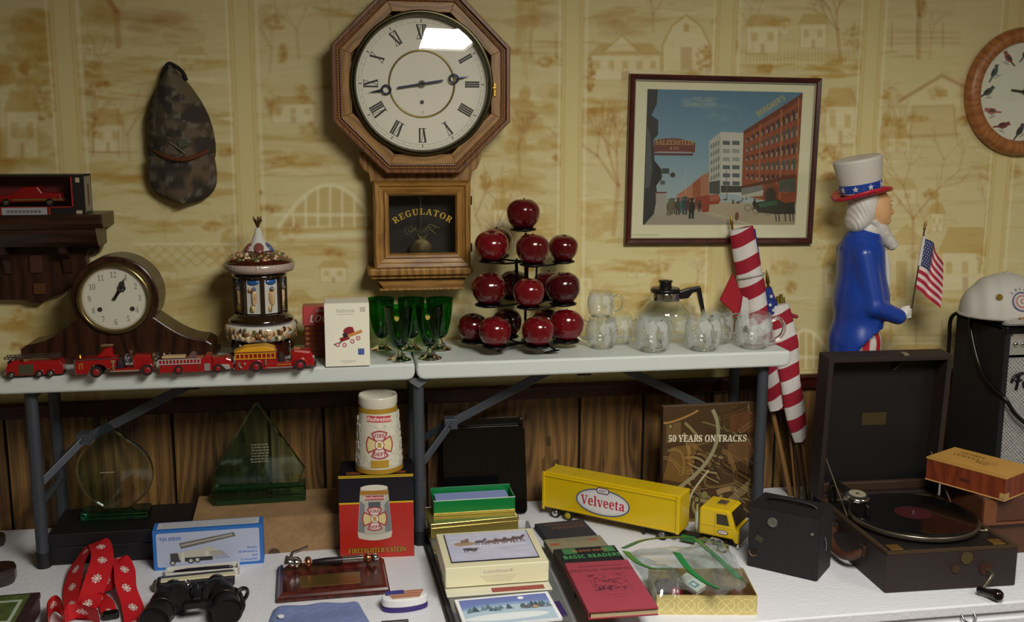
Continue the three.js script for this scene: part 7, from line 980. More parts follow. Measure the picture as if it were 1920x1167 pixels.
  const dk = M(0x3a3226, 0.15); part('side_window', extr(shapeOf([[cl - 0.036, 0.042], [cl - 0.014, 0.042], [cl - 0.019, 0.06], [cl - 0.037, 0.06]]), 0.001).translate(cx, 0, cz), dk, cab, 'dark side window'); part('windscreen', T(box(0.001, 0.026, wd * 0.86, 0, 0, 0, 0), cx + cl - 0.0035, 0.041, cz - wd / 2, 0, 0, 0.32), dk, cab, 'dark windscreen'); part('grille', box(0.002, 0.028, wd * 0.8, cx + cl + 0.0028, 0.011, cz - wd / 2, 0.0005), M(0x6a6860, 0.25, 0.8), cab, 'chrome grille'); part('bumper', box(0.005, 0.009, wd, cx + cl + 0.002, 0.003, cz - wd / 2, 0.002), CHROME, cab); part('roof_horn', [box(0.016, 0.004, 0.02, cx + cl - 0.036, ch + 0.006, cz - wd / 2, 0.001), T(cyl(0.0018, 0.003, 0.02), cx + cl - 0.04, ch + 0.012, cz - wd * 0.3, 0, 0, -1.57), T(cyl(0.0018, 0.003, 0.02), cx + cl - 0.04, ch + 0.012, cz - wd * 0.6, 0, 0, -1.57)].slice(0, 1), CHROME, cab);
  const bd = canvasTex(128, 64, (g) => { g.fillStyle = '#d8b60c'; g.fillRect(0, 0, 128, 64); g.fillStyle = '#2a3048'; g.beginPath(); g.ellipse(64, 32, 60, 27, 0, 0, 7); g.fill(); g.fillStyle = '#e2dfe0'; g.beginPath(); g.ellipse(64, 32, 50, 19, 0, 0, 7); g.fill(); g.fillStyle = '#b02a3a'; g.font = 'bold 24px sans-serif'; g.textAlign = 'center'; g.fillText('KRAFT', 64, 41); }); part('door_badge', new THREE.CircleGeometry(1, 28).scale(0.0105, 0.005, 1).translate(cx + cl - 0.025, 0.0285, cz + 0.0007), printMat(bd, 0.4), cab, 'oval badge on the door'); part('door_line', [box(0.0008, 0.04, 0.0006, cx + cl - 0.04, 0.022, cz, 0), box(cl * 0.8, 0.0008, 0.0006, cx + cl * 0.45, 0.036, cz, 0)], M(0xa88c08, 0.4), cab);
  part('exhaust_stack', [T(cyl(0.0025, 0.0025, 0.05), cx - 0.005, 0.02, cz - 0.004), T(cyl(0.004, 0.004, 0.03), cx - 0.005, 0.028, cz - 0.004)], CHROME, cab, 'chrome exhaust stack'); part('chassis', box(cx + cl - len * 0.7, 0.006, 0.024, (cx + cl + len * 0.7) / 2, 0.012, -wd / 2, 0.001), BLACK, t); part('saddle_tank', T(cyl(0.007, 0.007, 0.03), len + 0.004, 0.013, -0.01, 0, 0, -1.57), M(0x1a6a34, 0.4), t);
  cab.scale.setScalar(1.28); cab.position.set(cx * -0.28, -0.002, cz * -0.28 + 0.004); axle(cx + cl * 1.28 - 0.022, CHROME); axle(len * 0.88, M(0x8a8a88, 0.3, 0.8));
}
{ // railway book
  const z = 0.203, A = onZ(1242, 935, z), B = onZ(1417, 935, z), P = new V3((A.x + B.x) / 2, YT, z), w = B.x - A.x, h = (onZ(1330, 759, 0.19).y - YT), t = thing('railway_book', 'large book with a bronze machinery cover standing against the panelling', 'book', P, 0.03); t.rotation.x = -0.05;
  const tex = canvasTex(512, 576, (g) => {
    seed(61); g.fillStyle = '#4a3622'; g.fillRect(0, 0, 512, 576); const P = (x, y) => [(x - 720) / 490 * 512, (y - 36) / 560 * 576];
    const cols = ['#7a5a30', '#9a7a44', '#b89a62', '#3a2a1c', '#67522f', '#2a2014', '#cdb280', '#808058'];
    for (let i = 0; i < 70; i++) { const x = rr(-40, 512), y = rr(-40, 576), q = [x + rr(-60, 120), y + rr(-40, 90), x + rr(20, 200), y + rr(-60, 160)], w = rr(5, 30); for (const [c, k] of [['#20160e', 1.25], [cols[i % 8], 1], [cols[(i + 3) % 8], 0.45]]) { g.strokeStyle = c; g.lineWidth = w * k; g.globalAlpha = 0.6; g.beginPath(); g.moveTo(x, y); g.quadraticCurveTo(...q); g.stroke(); } }
    g.globalAlpha = 1; const poly = (p, c) => { g.fillStyle = c; g.globalAlpha = 0.5; g.beginPath(); p.forEach((q, i) => { const r = P(...q); i ? g.lineTo(...r) : g.moveTo(...r); }); g.fill(); g.globalAlpha = 1; }; const arc = (p, c, w) => { g.strokeStyle = c; g.lineWidth = w; g.beginPath(); g.moveTo(...P(...p[0])); g.bezierCurveTo(...P(...p[1]), ...P(...p[2]), ...P(...p[3])); g.stroke(); };
    poly([[720, 380], [760, 230], [900, 220], [850, 410]], '#9a7034'); poly([[735, 120], [810, 110], [810, 200], [735, 210]], '#8a7044'); poly([[980, 560], [1190, 400], [1170, 470], [1000, 570]], '#a8946a'); poly([[1070, 90], [1210, 70], [1210, 180], [1070, 170]], '#7a4a34'); poly([[1060, 230], [1200, 200], [1200, 300], [1060, 330]], '#8a6440');
    arc([[975, 60], [1040, 160], [1020, 320], [760, 450]], '#8f8a6a', 20); arc([[1000, 60], [1070, 180], [1040, 340], [820, 450]], '#3a3222', 8); arc([[900, 60], [840, 90], [740, 120], [720, 110]], '#a07a44', 10); arc([[960, 350], [900, 420], [860, 460], [860, 500]], '#b4a682', 12); for (const [x, y, r] of [[940, 470, 20], [900, 490, 14], [755, 130, 12], [755, 190, 12]]) { g.fillStyle = '#7f7a4a'; g.beginPath(); g.arc(...P(x, y), r, 0, 7); g.fill(); g.strokeStyle = '#2e2616'; g.lineWidth = 3; g.stroke(); }
    for (let i = 0; i < 2500; i++) { g.fillStyle = rnd() < 0.5 ? 'rgba(20,10,0,0.12)' : 'rgba(220,190,120,0.08)'; g.fillRect(rr(0, 512), rr(0, 576), 3, 2); }
    g.fillStyle = '#e6e0cc'; g.font = 'bold 46px serif'; g.textAlign = 'center'; g.save(); g.translate(...P(952, 212)); g.rotate(0.045); g.scale(0.86, 1); g.fillText('50 YEARS ON TRACKS', 0, 0); g.restore();
  });
  part('pages', box(w - 0.004, h - 0.006, 0.014, -0.0, 0.003, -0.009, 0), M(0xc8bc9c, 0.8), t); part('back_cover', box(w, h, 0.002, 0, 0, -0.018, 0.0006), M(0x3a2a1c, 0.5), t); part('front_cover', box(w, h, 0.002, 0, 0, -0.001, 0.0006), M(0x4a3622, 0.4), t); part('spine', box(0.002, h, 0.018, -w / 2, 0, -0.009, 0.0008), M(0x3a2a1c, 0.5), t); part('cover_print', plate(w - 0.001, h - 0.001, 0, h / 2, 0.0006), printMat(tex, 0.3), t, 'bronze machinery cover with white title');
}
{ // box camera
  const A = onT(1400, 1061), B = onT(1532, 1092), bk = onT(1554, 1062), w = A.distanceTo(B), tn = turnOf(A, B), d = B.distanceTo(bk), h = onZ(1532, 973, B.z).y - YT, c = A.clone().add(B).multiplyScalar(0.5), t = thing('box_camera', 'black leatherette box camera beside the toy lorry', 'camera', c, tn), lea = mottled(0x121117, 0.6, 60, 0, { bumpScale: 0.0008 });
  part('body', box(w, h, d, 0, 0, -d / 2, 0.003), lea, t); part('front_panel', box(w * 0.98, h * 0.96, 0.003, 0, h * 0.02, 0.0005, 0.001), lea, t); const fx = (px) => ((px - 1400) / 132 - 0.5) * w;
  part('winding_key', [T(cyl(0.0105, 0.0095, 0.003), fx(1446), h * 0.79, 0.002, Math.PI / 2), T(box(0.018, 0.002, 0.005, 0, 0, 0, 0.0005), fx(1446), h * 0.79, 0.006, 0, 0, 0.5)], M(0x8a8a80, 0.4, 0.7), t, 'pale metal winding key'); part('catch', [T(cyl(0.0028, 0.0028, 0.004), fx(1524), h * 0.83, 0.002, Math.PI / 2), T(cyl(0.003, 0.003, 0.004), fx(1520), h * 0.74, 0.002, Math.PI / 2)].slice(1), M(0xa8a090, 0.35, 0.8), t); part('shutter_plate', T(box(0.016, 0.012, 0.0016, 0, 0, 0, 0.0004), fx(1420), h * 0.44, 0.0025, 0, 0, -0.4), M(0x4a4a38, 0.5, 0.5), t); part('finder_rim', T(new THREE.TorusGeometry(0.008, 0.0013, 8, 20, 3.2), fx(1412), h * 0.25, 0.0025, 0, 0, 2.7), M(0x8a6a50, 0.4, 0.6), t, 'worn brass finder rim'); part('finder_window', T(cyl(0.007, 0.007, 0.001), fx(1413), h * 0.26, 0.002, Math.PI / 2), M(0x1c0e0a, 0.2), t); part('side_catch', tube([[w / 2 + 0.001, h * 0.62, -d * 0.4], [w / 2 + 0.003, h * 0.5, -d * 0.45], [w / 2 + 0.001, h * 0.38, -d * 0.5]], 0.0012, 10, 6), M(0x8a8a90, 0.3, 0.8), t); part('carry_strap', tube([[-w * 0.36, h, -d * 0.5], [-w * 0.3, h + 0.006, -d * 0.5], [w * 0.3, h + 0.006, -d * 0.5], [w * 0.36, h, -d * 0.5]], 0.0035, 20, 6), M(0x0d0c10, 0.6), t);
}
{ // portable gramophone
  const A = onT(1659, 1114), B = onT(1904, 1099), w = A.distanceTo(B), tn = turnOf(A, B), c = A.clone().add(B).multiplyScalar(0.5), h = onZ(1660, 1042, A.z).y - YT, d = w * 1.12, hide = mottled(0x2a1712, 0.55, 24), dark = mottled(0x150d0c, 0.4, 20), t = thing('portable_gramophone', 'old dark portable gramophone with open lid and crank', 'gramophone', c, tn);
  part('case', [box(w, h, d, 0, 0, -d / 2, 0.004)], hide, t, 'dark brown leatherette case'); part('rim', [T(frameLoft(w, d, [[0, 0], [0.001, 0.005], [0.005, 0.006], [0.01, 0.004], [0.012, 0]]), 0, h, -d / 2, -Math.PI / 2)], M(0x4a3a2c, 0.35, 0.3), t); part('motor_board', box(w - 0.022, 0.003, d - 0.022, 0, h - 0.001, -d / 2, 0.001), dark, t);
  for (const sx of [-1, 1]) part('corner_plate', box(0.026, 0.002, 0.026, sx * (w / 2 - 0.03), h + 0.0015, -0.03, 0.001), M(0x8a6a34, 0.4, 0.7), t, 'brass corner plate');
  // platter and record
  const pr = w * 0.475, px = 0.002, pz = -d * 0.52, py = h + 0.012; const pl = part('platter', lathe([[0, 0], [pr * 0.95, 0], [pr, 0.003], [pr, 0.011], [pr * 0.98, 0.013], [0, 0.012]], 72).translate(px, py - 0.008, pz), M(0x9a9286, 0.28, 0.95), t, 'nickel plated turntable'); part('spindle_boss', cyl(0.02, 0.02, 0.012, px, h, pz), STEEL, pl);
  const rec = thing('shellac_record', 'black shellac record with dark red label on the gramophone platter', 'record', new V3(px, py + 0.0055, pz).applyAxisAngle(new V3(0, 1, 0), tn).add(c), tn); const grooves = []; grooves.push([0.0035, 0.002], [pr * 0.3, 0.002]); for (let i = 0; i < 26; i++) grooves.push([pr * (0.32 + 0.024 * i), 0.002 + (i % 2) * 0.00018]); grooves.push([pr * 0.965, 0.0016], [pr * 0.965, 0], [0.0035, 0]); part('disc', lathe(grooves, 80), M(0x0a090a, 0.22, 0, { clearcoat: 0.3 }), rec); part('label', new THREE.RingGeometry(0.0035, pr * 0.29, 40).rotateX(-Math.PI / 2).translate(0, 0.0024, 0), M(0x3c1016, 0.5), rec, 'dark red paper label'); part('spindle', cyl(0.0028, 0.0024, 0.01, px, py + 0.004, pz), CHROME, pl);
  // tone arm with sound box at the left rear
  const sx = -w / 2 + 0.03, sz = -d * 0.72; part('tone_arm', tube([[sx - 0.008, h + 0.004, -d * 0.93], [sx - 0.012, h + 0.045, -d * 0.92], [sx - 0.008, h + 0.05, -d * 0.84], [sx, h + 0.044, sz]], 0.008, 24, 12), M(0x3c3834, 0.25, 0.85), t); const sb = part('sound_box', T(lathe([[0, 0.009], [0.02, 0.0085], [0.0265, 0.006], [0.028, 0], [0.024, -0.004], [0, -0.005]], 36), sx + 0.004, h + 0.044, sz + 0.02, 0.12, 0, 0), CHROME, t, 'chrome sound box'); part('diaphragm', T(new THREE.RingGeometry(0.004, 0.018, 28), sx + 0.004, h + 0.0535, sz + 0.0212, -Math.PI / 2 + 0.12), M(0xb0a890, 0.35, 0.4), sb); part('needle', T(cyl(0.001, 0.001, 0.02), sx + 0.03, h + 0.036, sz + 0.03, 0, 0, 0.8), STEEL, sb); part('arm_rest', [cyl(0.006, 0.008, 0.03, sx + 0.012, h + 0.002, sz + 0.055), ball(0.006, sx + 0.012, h + 0.034, sz + 0.055)], M(0x2c2a30, 0.2, 0.7), t);
  // brake, trims
  part('brake_lever', [tube([[w / 2 - 0.07, h + 0.004, -d * 0.3], [w / 2 - 0.045, h + 0.006, -d * 0.28], [w / 2 - 0.02, h + 0.004, -d * 0.27]], 0.0022, 12, 6), ball(0.004, w / 2 - 0.018, h + 0.005, -d * 0.27)], M(0xa8a080, 0.3, 0.8), t);
  // front catch, crank and side handle
  part('front_catch', T(extr(shapeOf(circlePts(0.013, 9)), 0.002), w * 0.1, h * 0.82, 0.001), M(0x5c5230, 0.5, 0.5), t, 'tarnished brass catch'); part('keyhole_cover', T(cyl(0.008, 0.008, 0.003), w * 0.02, h * 0.55, 0.0005, Math.PI / 2), M(0x4a3a2a, 0.5, 0.4), t); const kx = w * 0.255; part('crank_escutcheon', T(cyl(0.013, 0.012, 0.003), kx, h * 0.5, 0.0005, Math.PI / 2), M(0x4a2c22, 0.4, 0.4), t); const ck = part('crank_arm', tube([[kx, h * 0.5, 0.0], [kx, h * 0.5, 0.022], [kx - 0.006, h * 0.44, 0.028], [kx - 0.03, h * 0.1, 0.032], [kx - 0.034, 0.012, 0.034]], 0.0036, 30, 8), M(0x6a6254, 0.35, 0.7), t, 'steel crank'); part('crank_handle', T(lathe([[0, 0], [0.006, 0.001], [0.0075, 0.006], [0.0062, 0.014], [0.0075, 0.024], [0.011, 0.036], [0.0115, 0.043], [0.007, 0.05], [0, 0.051]], 28), kx - 0.034, 0.0125, 0.03, 1.5, 0, -0.55), M(0x140a0c, 0.15), ck, 'black turned handle');
  part('side_handle', tube([[-w / 2, h * 0.62, -d * 0.72], [-w / 2 - 0.02, h * 0.52, -d * 0.68], [-w / 2 - 0.026, h * 0.3, -d * 0.52], [-w / 2 - 0.02, h * 0.4, -d * 0.36], [-w / 2, h * 0.62, -d * 0.3]], 0.009, 36, 10), mottled(0x5a3018, 0.45, 30), t, 'worn brown leather handle'); for (const q of [-0.72, -0.3]) part('handle_loop', box(0.008, 0.024, 0.022, -w / 2 - 0.003, h * 0.5, d * q, 0.002), M(0x3a2a20, 0.4, 0.3), t);
  // lid: hinged at the back, leaning away
  const lid = part('lid', ((LH) => { const lw = w, lh = LH, ld = 0.055, sh = shapeOf([[-lw / 2, 0], [lw / 2, 0], [lw / 2, lh], [-lw / 2, lh]]); return [box(lw, lh, 0.006, 0, 0, -ld + 0.003, 0.002), box(0.012, lh, ld, -lw / 2 + 0.006, 0, -ld / 2, 0.003), box(0.012, lh, ld, lw / 2 - 0.006, 0, -ld / 2, 0.003), box(lw - 0.02, 0.012, ld, 0, 0, -ld / 2, 0.003), box(lw - 0.02, 0.012, ld, 0, lh - 0.012, -ld / 2, 0.003)]; })(d * 1.06), hide, t, 'open lid'); lid.position.set(0, h + 0.002, -d + 0.004); lid.rotation.x = 0.06; lid.scale.x = 1.04;
  part('lid_lining', plate(w - 0.022, d * 1.06 - 0.022, 0, d * 0.53, -0.048), M(0x0c0708, 0.6), lid); part('lid_plate', plate(0.056, 0.03, -0.004, d * 0.55, -0.047), M(0x54482c, 0.4, 0.5), lid, 'tarnished brass maker plate'); part('lid_clip', tube([[0.03, d * 0.92, -0.046], [0.036, d * 0.95, -0.04], [0.044, d * 0.98, -0.044]], 0.003, 10, 6), M(0x6a5a40, 0.4, 0.6), lid); part('lid_catch', [T(cyl(0.006, 0.006, 0.004), 0.03, d + 0.001, -0.018), box(0.012, 0.004, 0.02, 0.034, d * 1.06, -0.012, 0.001)].slice(1), M(0x9a9078, 0.35, 0.7), lid, 'metal catch'); part('inner_ledge', box(w - 0.024, 0.02, 0.012, 0, 0.012, -0.02, 0.002), M(0x3c2c20, 0.4), lid);
  part('lid_stay', bar([-w / 2 + 0.016, h, -d * 0.66], [-w / 2 + 0.012, h + 0.1, -d - 0.01], 0.0018, 8), M(0x8a7f68, 0.35, 0.8), t, 'thin steel lid stay'); part('lid_stay', bar([w / 2 - 0.016, h, -d * 0.66], [w / 2 - 0.012, h + 0.1, -d - 0.01], 0.0018, 8), M(0x8a7f68, 0.35, 0.8), t);
  globalGram = { c, tn, w, d, h };
}
{ // leather case and cigar box
  const hC = 0.135, A = onY(1846, 934, YT + hC), t = thing('leather_suitcase', 'worn brown leather case under the cigar box', 'suitcase', [A.x, YT, A.z], 0), w = 0.3, d = 0.16; const lea = mottled(0x5a3018, 0.5, 14);
  part('lower_shell', box(w - 0.02, hC - 0.06, d - 0.02, w / 2, 0, -d / 2, 0.004), lea, t); part('lid', box(w + 0.004, 0.058, d + 0.004, w / 2, hC - 0.058, -d / 2, 0.006), lea, t, 'brown leather lid'); part('edge_binding', box(w + 0.006, 0.006, 0.004, w / 2, hC - 0.062, 0.002, 0.0015), M(0x6b3c20, 0.5), t); part('corner_patch', box(0.03, 0.05, 0.004, 0.014, hC - 0.056, 0.002, 0.001), M(0x70401f, 0.5), t);
  const yb = YT + hC, Fp = onY(1883, 941, yb), Lp = onY(1735, 899, yb), len = Fp.distanceTo(Lp), tn = turnOf(Lp, Fp), h = onZ(1885, 897, Fp.z).y - yb, dd = 0.115, cb = thing('cigar_box', 'wooden cigar box with a tan printed lid on the leather case', 'cigar box', [Lp.x, yb, Lp.z], tn);
  const cedar = M(0xffffff, 0.5, 0, { map: withTex(woodTex(0x8a3c1c, 0x5a2410, 81, 6, 256, 256), 6) }), lt = canvasTex(512, 256, (g) => { seed(19); g.fillStyle = '#b98a44'; g.fillRect(0, 0, 512, 256); for (let i = 0; i < 500; i++) { g.fillStyle = rnd() < 0.5 ? 'rgba(230,180,90,0.06)' : 'rgba(90,50,10,0.06)'; g.fillRect(rr(0, 512), rr(0, 256), rr(10, 60), 2); } g.fillStyle = '#4a3418'; g.font = 'bold 40px serif'; g.textAlign = 'center'; g.save(); g.translate(170, 76); g.rotate(0.02); g.fillText('GLORIA', 0, 0); g.fillText('CUBANA', -10, 50); g.restore(); g.strokeStyle = 'rgba(80,56,24,0.7)'; g.lineWidth = 3; for (let i = 0; i < 9; i++) { g.beginPath(); g.ellipse(330 + rr(-50, 50), 140 + rr(-30, 30), rr(20, 70), rr(8, 26), rr(-0.3, 0.3), rr(0, 3), rr(4, 6)); g.stroke(); } });
  part('box_body', box(len, h - 0.005, dd, len / 2, 0.002, -dd / 2, 0.001), cedar, cb, 'reddish cedar body'); part('base_board', box(len + 0.002, 0.0025, dd + 0.002, len / 2, 0, -dd / 2, 0.0006), M(0xc89a60, 0.5), cb); part('lid', box(len + 0.002, 0.005, dd + 0.002, len / 2, h - 0.0035, -dd / 2, 0.0008), M(0xb98a44, 0.5), cb, 'tan lid'); part('lid_print', T(plate(len - 0.002, dd - 0.002), len / 2, h + 0.0022, -dd / 2, -Math.PI / 2), printMat(lt, 0.5), cb, 'dark ornamental lettering'); part('side_brand', [box(0.022, 0.008, 0.0004, len * 0.5, h * 0.35, 0.0002, 0)], M(0x4a1c0c, 0.6), cb); part('tax_stamp', box(0.012, 0.012, 0.018, len - 0.005, 0.004, -0.008, 0.0003), M(0xa88a50, 0.6), cb, 'torn paper stamp');
}

// ------------------------------------------------------------ statue, flags, amplifier and cap at the right
const bunting = (w, h, n, c1, c2) => canvasTex(w, h, (g) => { for (let i = 0; i < n; i++) { g.fillStyle = i % 2 ? c2 : c1; g.fillRect(0, i * h / n, w, h / n + 1); } for (let i = 0; i < 500; i++) { g.fillStyle = i % 2 ? 'rgba(0,0,0,0.04)' : 'rgba(255,255,255,0.04)'; g.fillRect(hash(i, 1, 2) * w, hash(i, 3, 4) * h, 1, 14); } });
{ // statue of a bearded man in a tall hat
  const z = 0.15, C = onZ(1612, 600, z), s = pxm(C), X = (px) => (px - 1612) * s, Y = (py) => onZ(1612, py, z).y - YT;
  const t = thing('patriotic_statue', 'painted statue of a white-bearded man in blue coat and tall hat', 'statue', [C.x, YT, z]);
  const blue = M(0x1a3f9c, 0.35, 0, { clearcoat: 0.2 }), white = M(0xcfcbc4, 0.45), red = M(0xb81c30, 0.35);
  const q = (px, py, zz = 0) => [X(px), Y(py), zz];
  const coat = (x, y, zz) => {
    let d = capsule(x, y, zz * 0.85, q(1608, 478), q(1612, 560), 40 * s, 44 * s); d = smin(d, capsule(x, y, zz * 0.85, q(1612, 560), q(1606, 640), 43 * s, 42 * s), 0.03); d = smin(d, capsule(x, y, zz * 0.8, q(1604, 640), q(1596, 790), 42 * s, 38 * s), 0.03);
    d = smin(d, capsule(x, y, zz, q(1608, 452), q(1614, 440), 30 * s, 24 * s), 0.025);
    for (const sg of [1, -1]) { const zz2 = sg * zz, el = sg > 0 ? q(1612, 568, 0.064) : q(1604, 600, 0.056); d = smin(d, capsule(x, y, zz2, q(1596, 474, 0.04), el, 21 * s, 18 * s), 0.007); if (sg > 0) d = smin(d, capsule(x, y, zz2, el, q(1664, 588, 0.054), 18 * s, 15 * s), 0.006); else d = smin(d, capsule(x, y, zz2, el, q(1612, 680, 0.05), 19 * s, 15 * s), 0.012); }
    const cut = Math.hypot((x - X(1646)) / (66 * s), (y - Y(676)) / (66 * s)) - 1; return Math.max(d, -cut * 0.05, Y(792) - y); // cut-away skirt
  };
  part('coat', sdfMesh(coat, [X(1530), Y(800), -0.13], [X(1720), Y(425), 0.13], 0.005), blue, t, 'glossy blue tail coat');
  const st = ['#d2cec8', '#b42034'].map((c) => new THREE.Color(c));
  part('trousers', sdfMesh((x, y, zz) => { let d = capsule(x, y, zz, q(1616, 640), q(1612, 760), 38 * s, 34 * s); for (const sg of [1, -1]) d = smin(d, capsule(x, y, sg * zz, q(1610, 740, 0.028), q(1608, 905, 0.03), 24 * s, 20 * s), 0.02); return Math.max(d, -y + 0.02); }, [X(1560), 0.0, -0.09], [X(1670), Y(590), 0.09], 0.005, (x, y, zz) => st[Math.floor((Math.atan2(zz, x - X(1608)) / Math.PI + 1) * 9) % 2]), vcol(0.45), t, 'red and white striped trousers');
  for (const sg of [1, -1]) part('shoe', ellipBall(0.05, 0.022, 0.022, 0.018, 0.02, sg * 0.032, 18), M(0x141214, 0.3), t); part('plinth', cyl(0.085, 0.085, 0.012, 0, 0, 0, 36), M(0x1a3f9c, 0.4), t);
  part('shirt_front', tube([q(1650, 470, 0.008), q(1658, 510, 0.008), q(1660, 560, 0.006)], 0.0075, 20, 8), white, t); part('collar', sdfMesh((x, y, zz) => capsule(x, y, zz, q(1618, 432), q(1626, 426), 26 * s, 22 * s), [X(1580), Y(470), -0.05], [X(1665), Y(395), 0.05], 0.005), white, t);
  const skin = M(0xd9a878, 0.45), hd = (x, y, zz) => { let d = ellip(x, y, zz, q(1626, 394), [33 * s, 42 * s, 28 * s]); d = smin(d, capsule(x, y, zz, q(1650, 384), q(1661, 398), 4 * s, 6 * s), 0.006); d = smin(d, ellip(x, y, zz, q(1648, 414), [10 * s, 9 * s, 18 * s]), 0.006); d = smin(d, ellip(x, y, zz, q(1651, 374), [7 * s, 4 * s, 20 * s]), 0.005); for (const sg of [1, -1]) { d = smin(d, ellip(x, y, sg * zz, q(1638, 402, 0.018), [13 * s, 10 * s, 9 * s]), 0.006); d = smin(d, ellip(x, y, sg * zz, q(1613, 396, 0.031), [8 * s, 13 * s, 4 * s]), 0.004); d = Math.max(d, -(Math.hypot(x - X(1653), y - Y(384), sg * zz - 0.013) - 5.5 * s)); } return d; };
  const head = part('head', sdfMesh(hd, [X(1580), Y(445), -0.05], [X(1675), Y(345), 0.05], 0.0026), skin, t, 'painted face'); for (const sg of [1, -1]) { part('eye', ball(4.5 * s, X(1650), Y(384), sg * 0.0145, 10), M(0xe0dcd4, 0.3), head); part('pupil', ball(2 * s, X(1653.5), Y(384), sg * 0.016, 8), M(0x2a3a5a, 0.3), head); part('eyebrow', ellipBall(6 * s, 2.6 * s, 9 * s, X(1652), Y(374), sg * 0.014), white, head); } part('mouth', ellipBall(4 * s, 1.6 * s, 9 * s, X(1655.5), Y(414), 0), M(0xa85a50, 0.4), head);
  part('hair', sdfMesh((x, y, zz) => { let d = ellip(x, y, zz, q(1606, 388), [30 * s, 40 * s, 33 * s]); d = smin(d, ellip(x, y, zz, q(1592, 416), [17 * s, 20 * s, 28 * s]), 0.012); d += 0.0006 * Math.sin((y * 0.5 + x) * 700); const face = Math.hypot((x - X(1648)) / (34 * s), (y - Y(398)) / (40 * s)) - 1; return Math.max(d, -face * 0.03); }, [X(1565), Y(450), -0.06], [X(1660), Y(340), 0.06], 0.0032), white, t, 'long white hair');
  part('beard', sdfMesh((x, y, zz) => { let d = capsule(x, y, zz * 0.9, q(1634, 428), q(1667, 460), 19 * s, 11 * s); d = smin(d, capsule(x, y, Math.abs(zz) * 1, q(1618, 414, 0.026), q(1640, 434, 0.012), 7 * s, 11 * s), 0.01); return d + 0.0008 * Math.sin((x - y) * 800 + zz * 300); }, [X(1595), Y(485), -0.05], [X(1690), Y(395), 0.05], 0.0032), white, t, 'pointed white beard');
  const hat = new THREE.Group(); hat.name = 'hat'; t.add(hat); hat.position.set(X(1601), Y(362), 0); hat.rotation.z = 0.2; hat.scale.setScalar(1.06); const hz = 0.94;
  part('hat_crown', lathe([[0, 0.078], [0.048, 0.079], [0.0525, 0.076], [0.053, 0.072], [0.049, 0.045], [0.045, 0.024], [0.0445, 0.004]], 48).scale(1, 1, hz), white, hat, 'white hat crown'); part('hat_band', lathe([[0.0452, 0.006], [0.0462, 0.024], [0.0455, 0.024]], 48).scale(1, 1, hz), blue, hat, 'blue band'); part('hat_brim', (() => { const g = lathe([[0.044, 0.002], [0.052, 0.005], [0.062, 0.006], [0.066, 0.002], [0.063, -0.004], [0.05, -0.004], [0, -0.003]], 56); const p = g.attributes.position; for (let i = 0; i < p.count; i++) p.setY(i, p.getY(i) + 0.012 * (p.getZ(i) / 0.066) ** 2 - 0.004); g.computeVertexNormals(); return g; })(), red, hat, 'red rolled brim');
  for (let k = 0; k < 9; k++) { const a = k * 0.698, pts = []; for (let i = 0; i < 10; i++) { const b = Math.PI / 2 + i * Math.PI / 5, r = (i % 2 ? 0.42 : 1) * 0.0075; pts.push([r * Math.cos(b), r * Math.sin(b)]); } part('star', T(extr(shapeOf(pts), 0.001), 0, 0.015, 0.0462).rotateY(a).scale(1, 1, hz), M(0xc8c8cc, 0.5), hat); }
  const hx = X(1681), hy = Y(583), hzv = 0.046, hand = (x, y, zz) => { let d = ellip(x, y, zz, [hx - 0.002, hy, hzv], [0.013, 0.0135, 0.011]); d = smin(d, capsule(x, y, zz, [hx - 0.018, hy - 0.002, hzv + 0.002], [hx - 0.004, hy, hzv], 0.0105, 0.011), 0.006); for (let i = 0; i < 4; i++) { const yy = hy + 0.0085 - i * 0.0058; d = Math.min(d, Math.min(capsule(x, y, zz, [hx + 0.004, yy, hzv + 0.006], [hx + 0.0125, yy - 0.0005, hzv + 0.003], 0.0036, 0.0034), capsule(x, y, zz, [hx + 0.0125, yy - 0.0005, hzv + 0.003], [hx + 0.009, yy - 0.001, hzv - 0.007], 0.0034, 0.003))); } return smin(d, capsule(x, y, zz, [hx - 0.004, hy + 0.01, hzv - 0.004], [hx + 0.008, hy + 0.0145, hzv + 0.001], 0.0045, 0.0035), 0.002); };
  part('hand', sdfMesh(hand, [hx - 0.035, hy - 0.03, hzv - 0.025], [hx + 0.03, hy + 0.03, hzv + 0.025], 0.0016), M(0xdcd9d4, 0.45), t, 'white gloved fist');
  // small flag held in the fist
  const zf = z + hzv, b = onZ(1706, 600, zf), tip = onZ(1734, 427, zf), f = thing('hand_flag', 'small American flag on a stick held by the statue', 'flag'); part('stick', bar(b, tip, 0.0018, 10), M(0x3a2a18, 0.5), f); part('spear_tip', T(lathe([[0, 0.02], [0.0035, 0.008], [0.002, 0], [0.004, -0.004], [0, -0.006]], 14), tip.x, tip.y, tip.z, 0, 0, -0.16), M(0x8a6a30, 0.35, 0.6), f, 'gilt spear tip');
  const ft = canvasTex(512, 288, (g) => { for (let i = 0; i < 13; i++) { g.fillStyle = i % 2 ? '#d8c4c0' : '#a81c38'; g.fillRect(0, i * 288 / 13, 512, 23); } g.fillStyle = '#262c5c'; g.fillRect(0, 0, 236, 155); for (let r = 0; r < 9; r++) for (let k = 0; k < (r % 2 ? 5 : 6); k++) star(g, 20 + k * 39 + (r % 2 ? 19 : 0), 16 + r * 15.5, 8, '#d4d4dc'); });
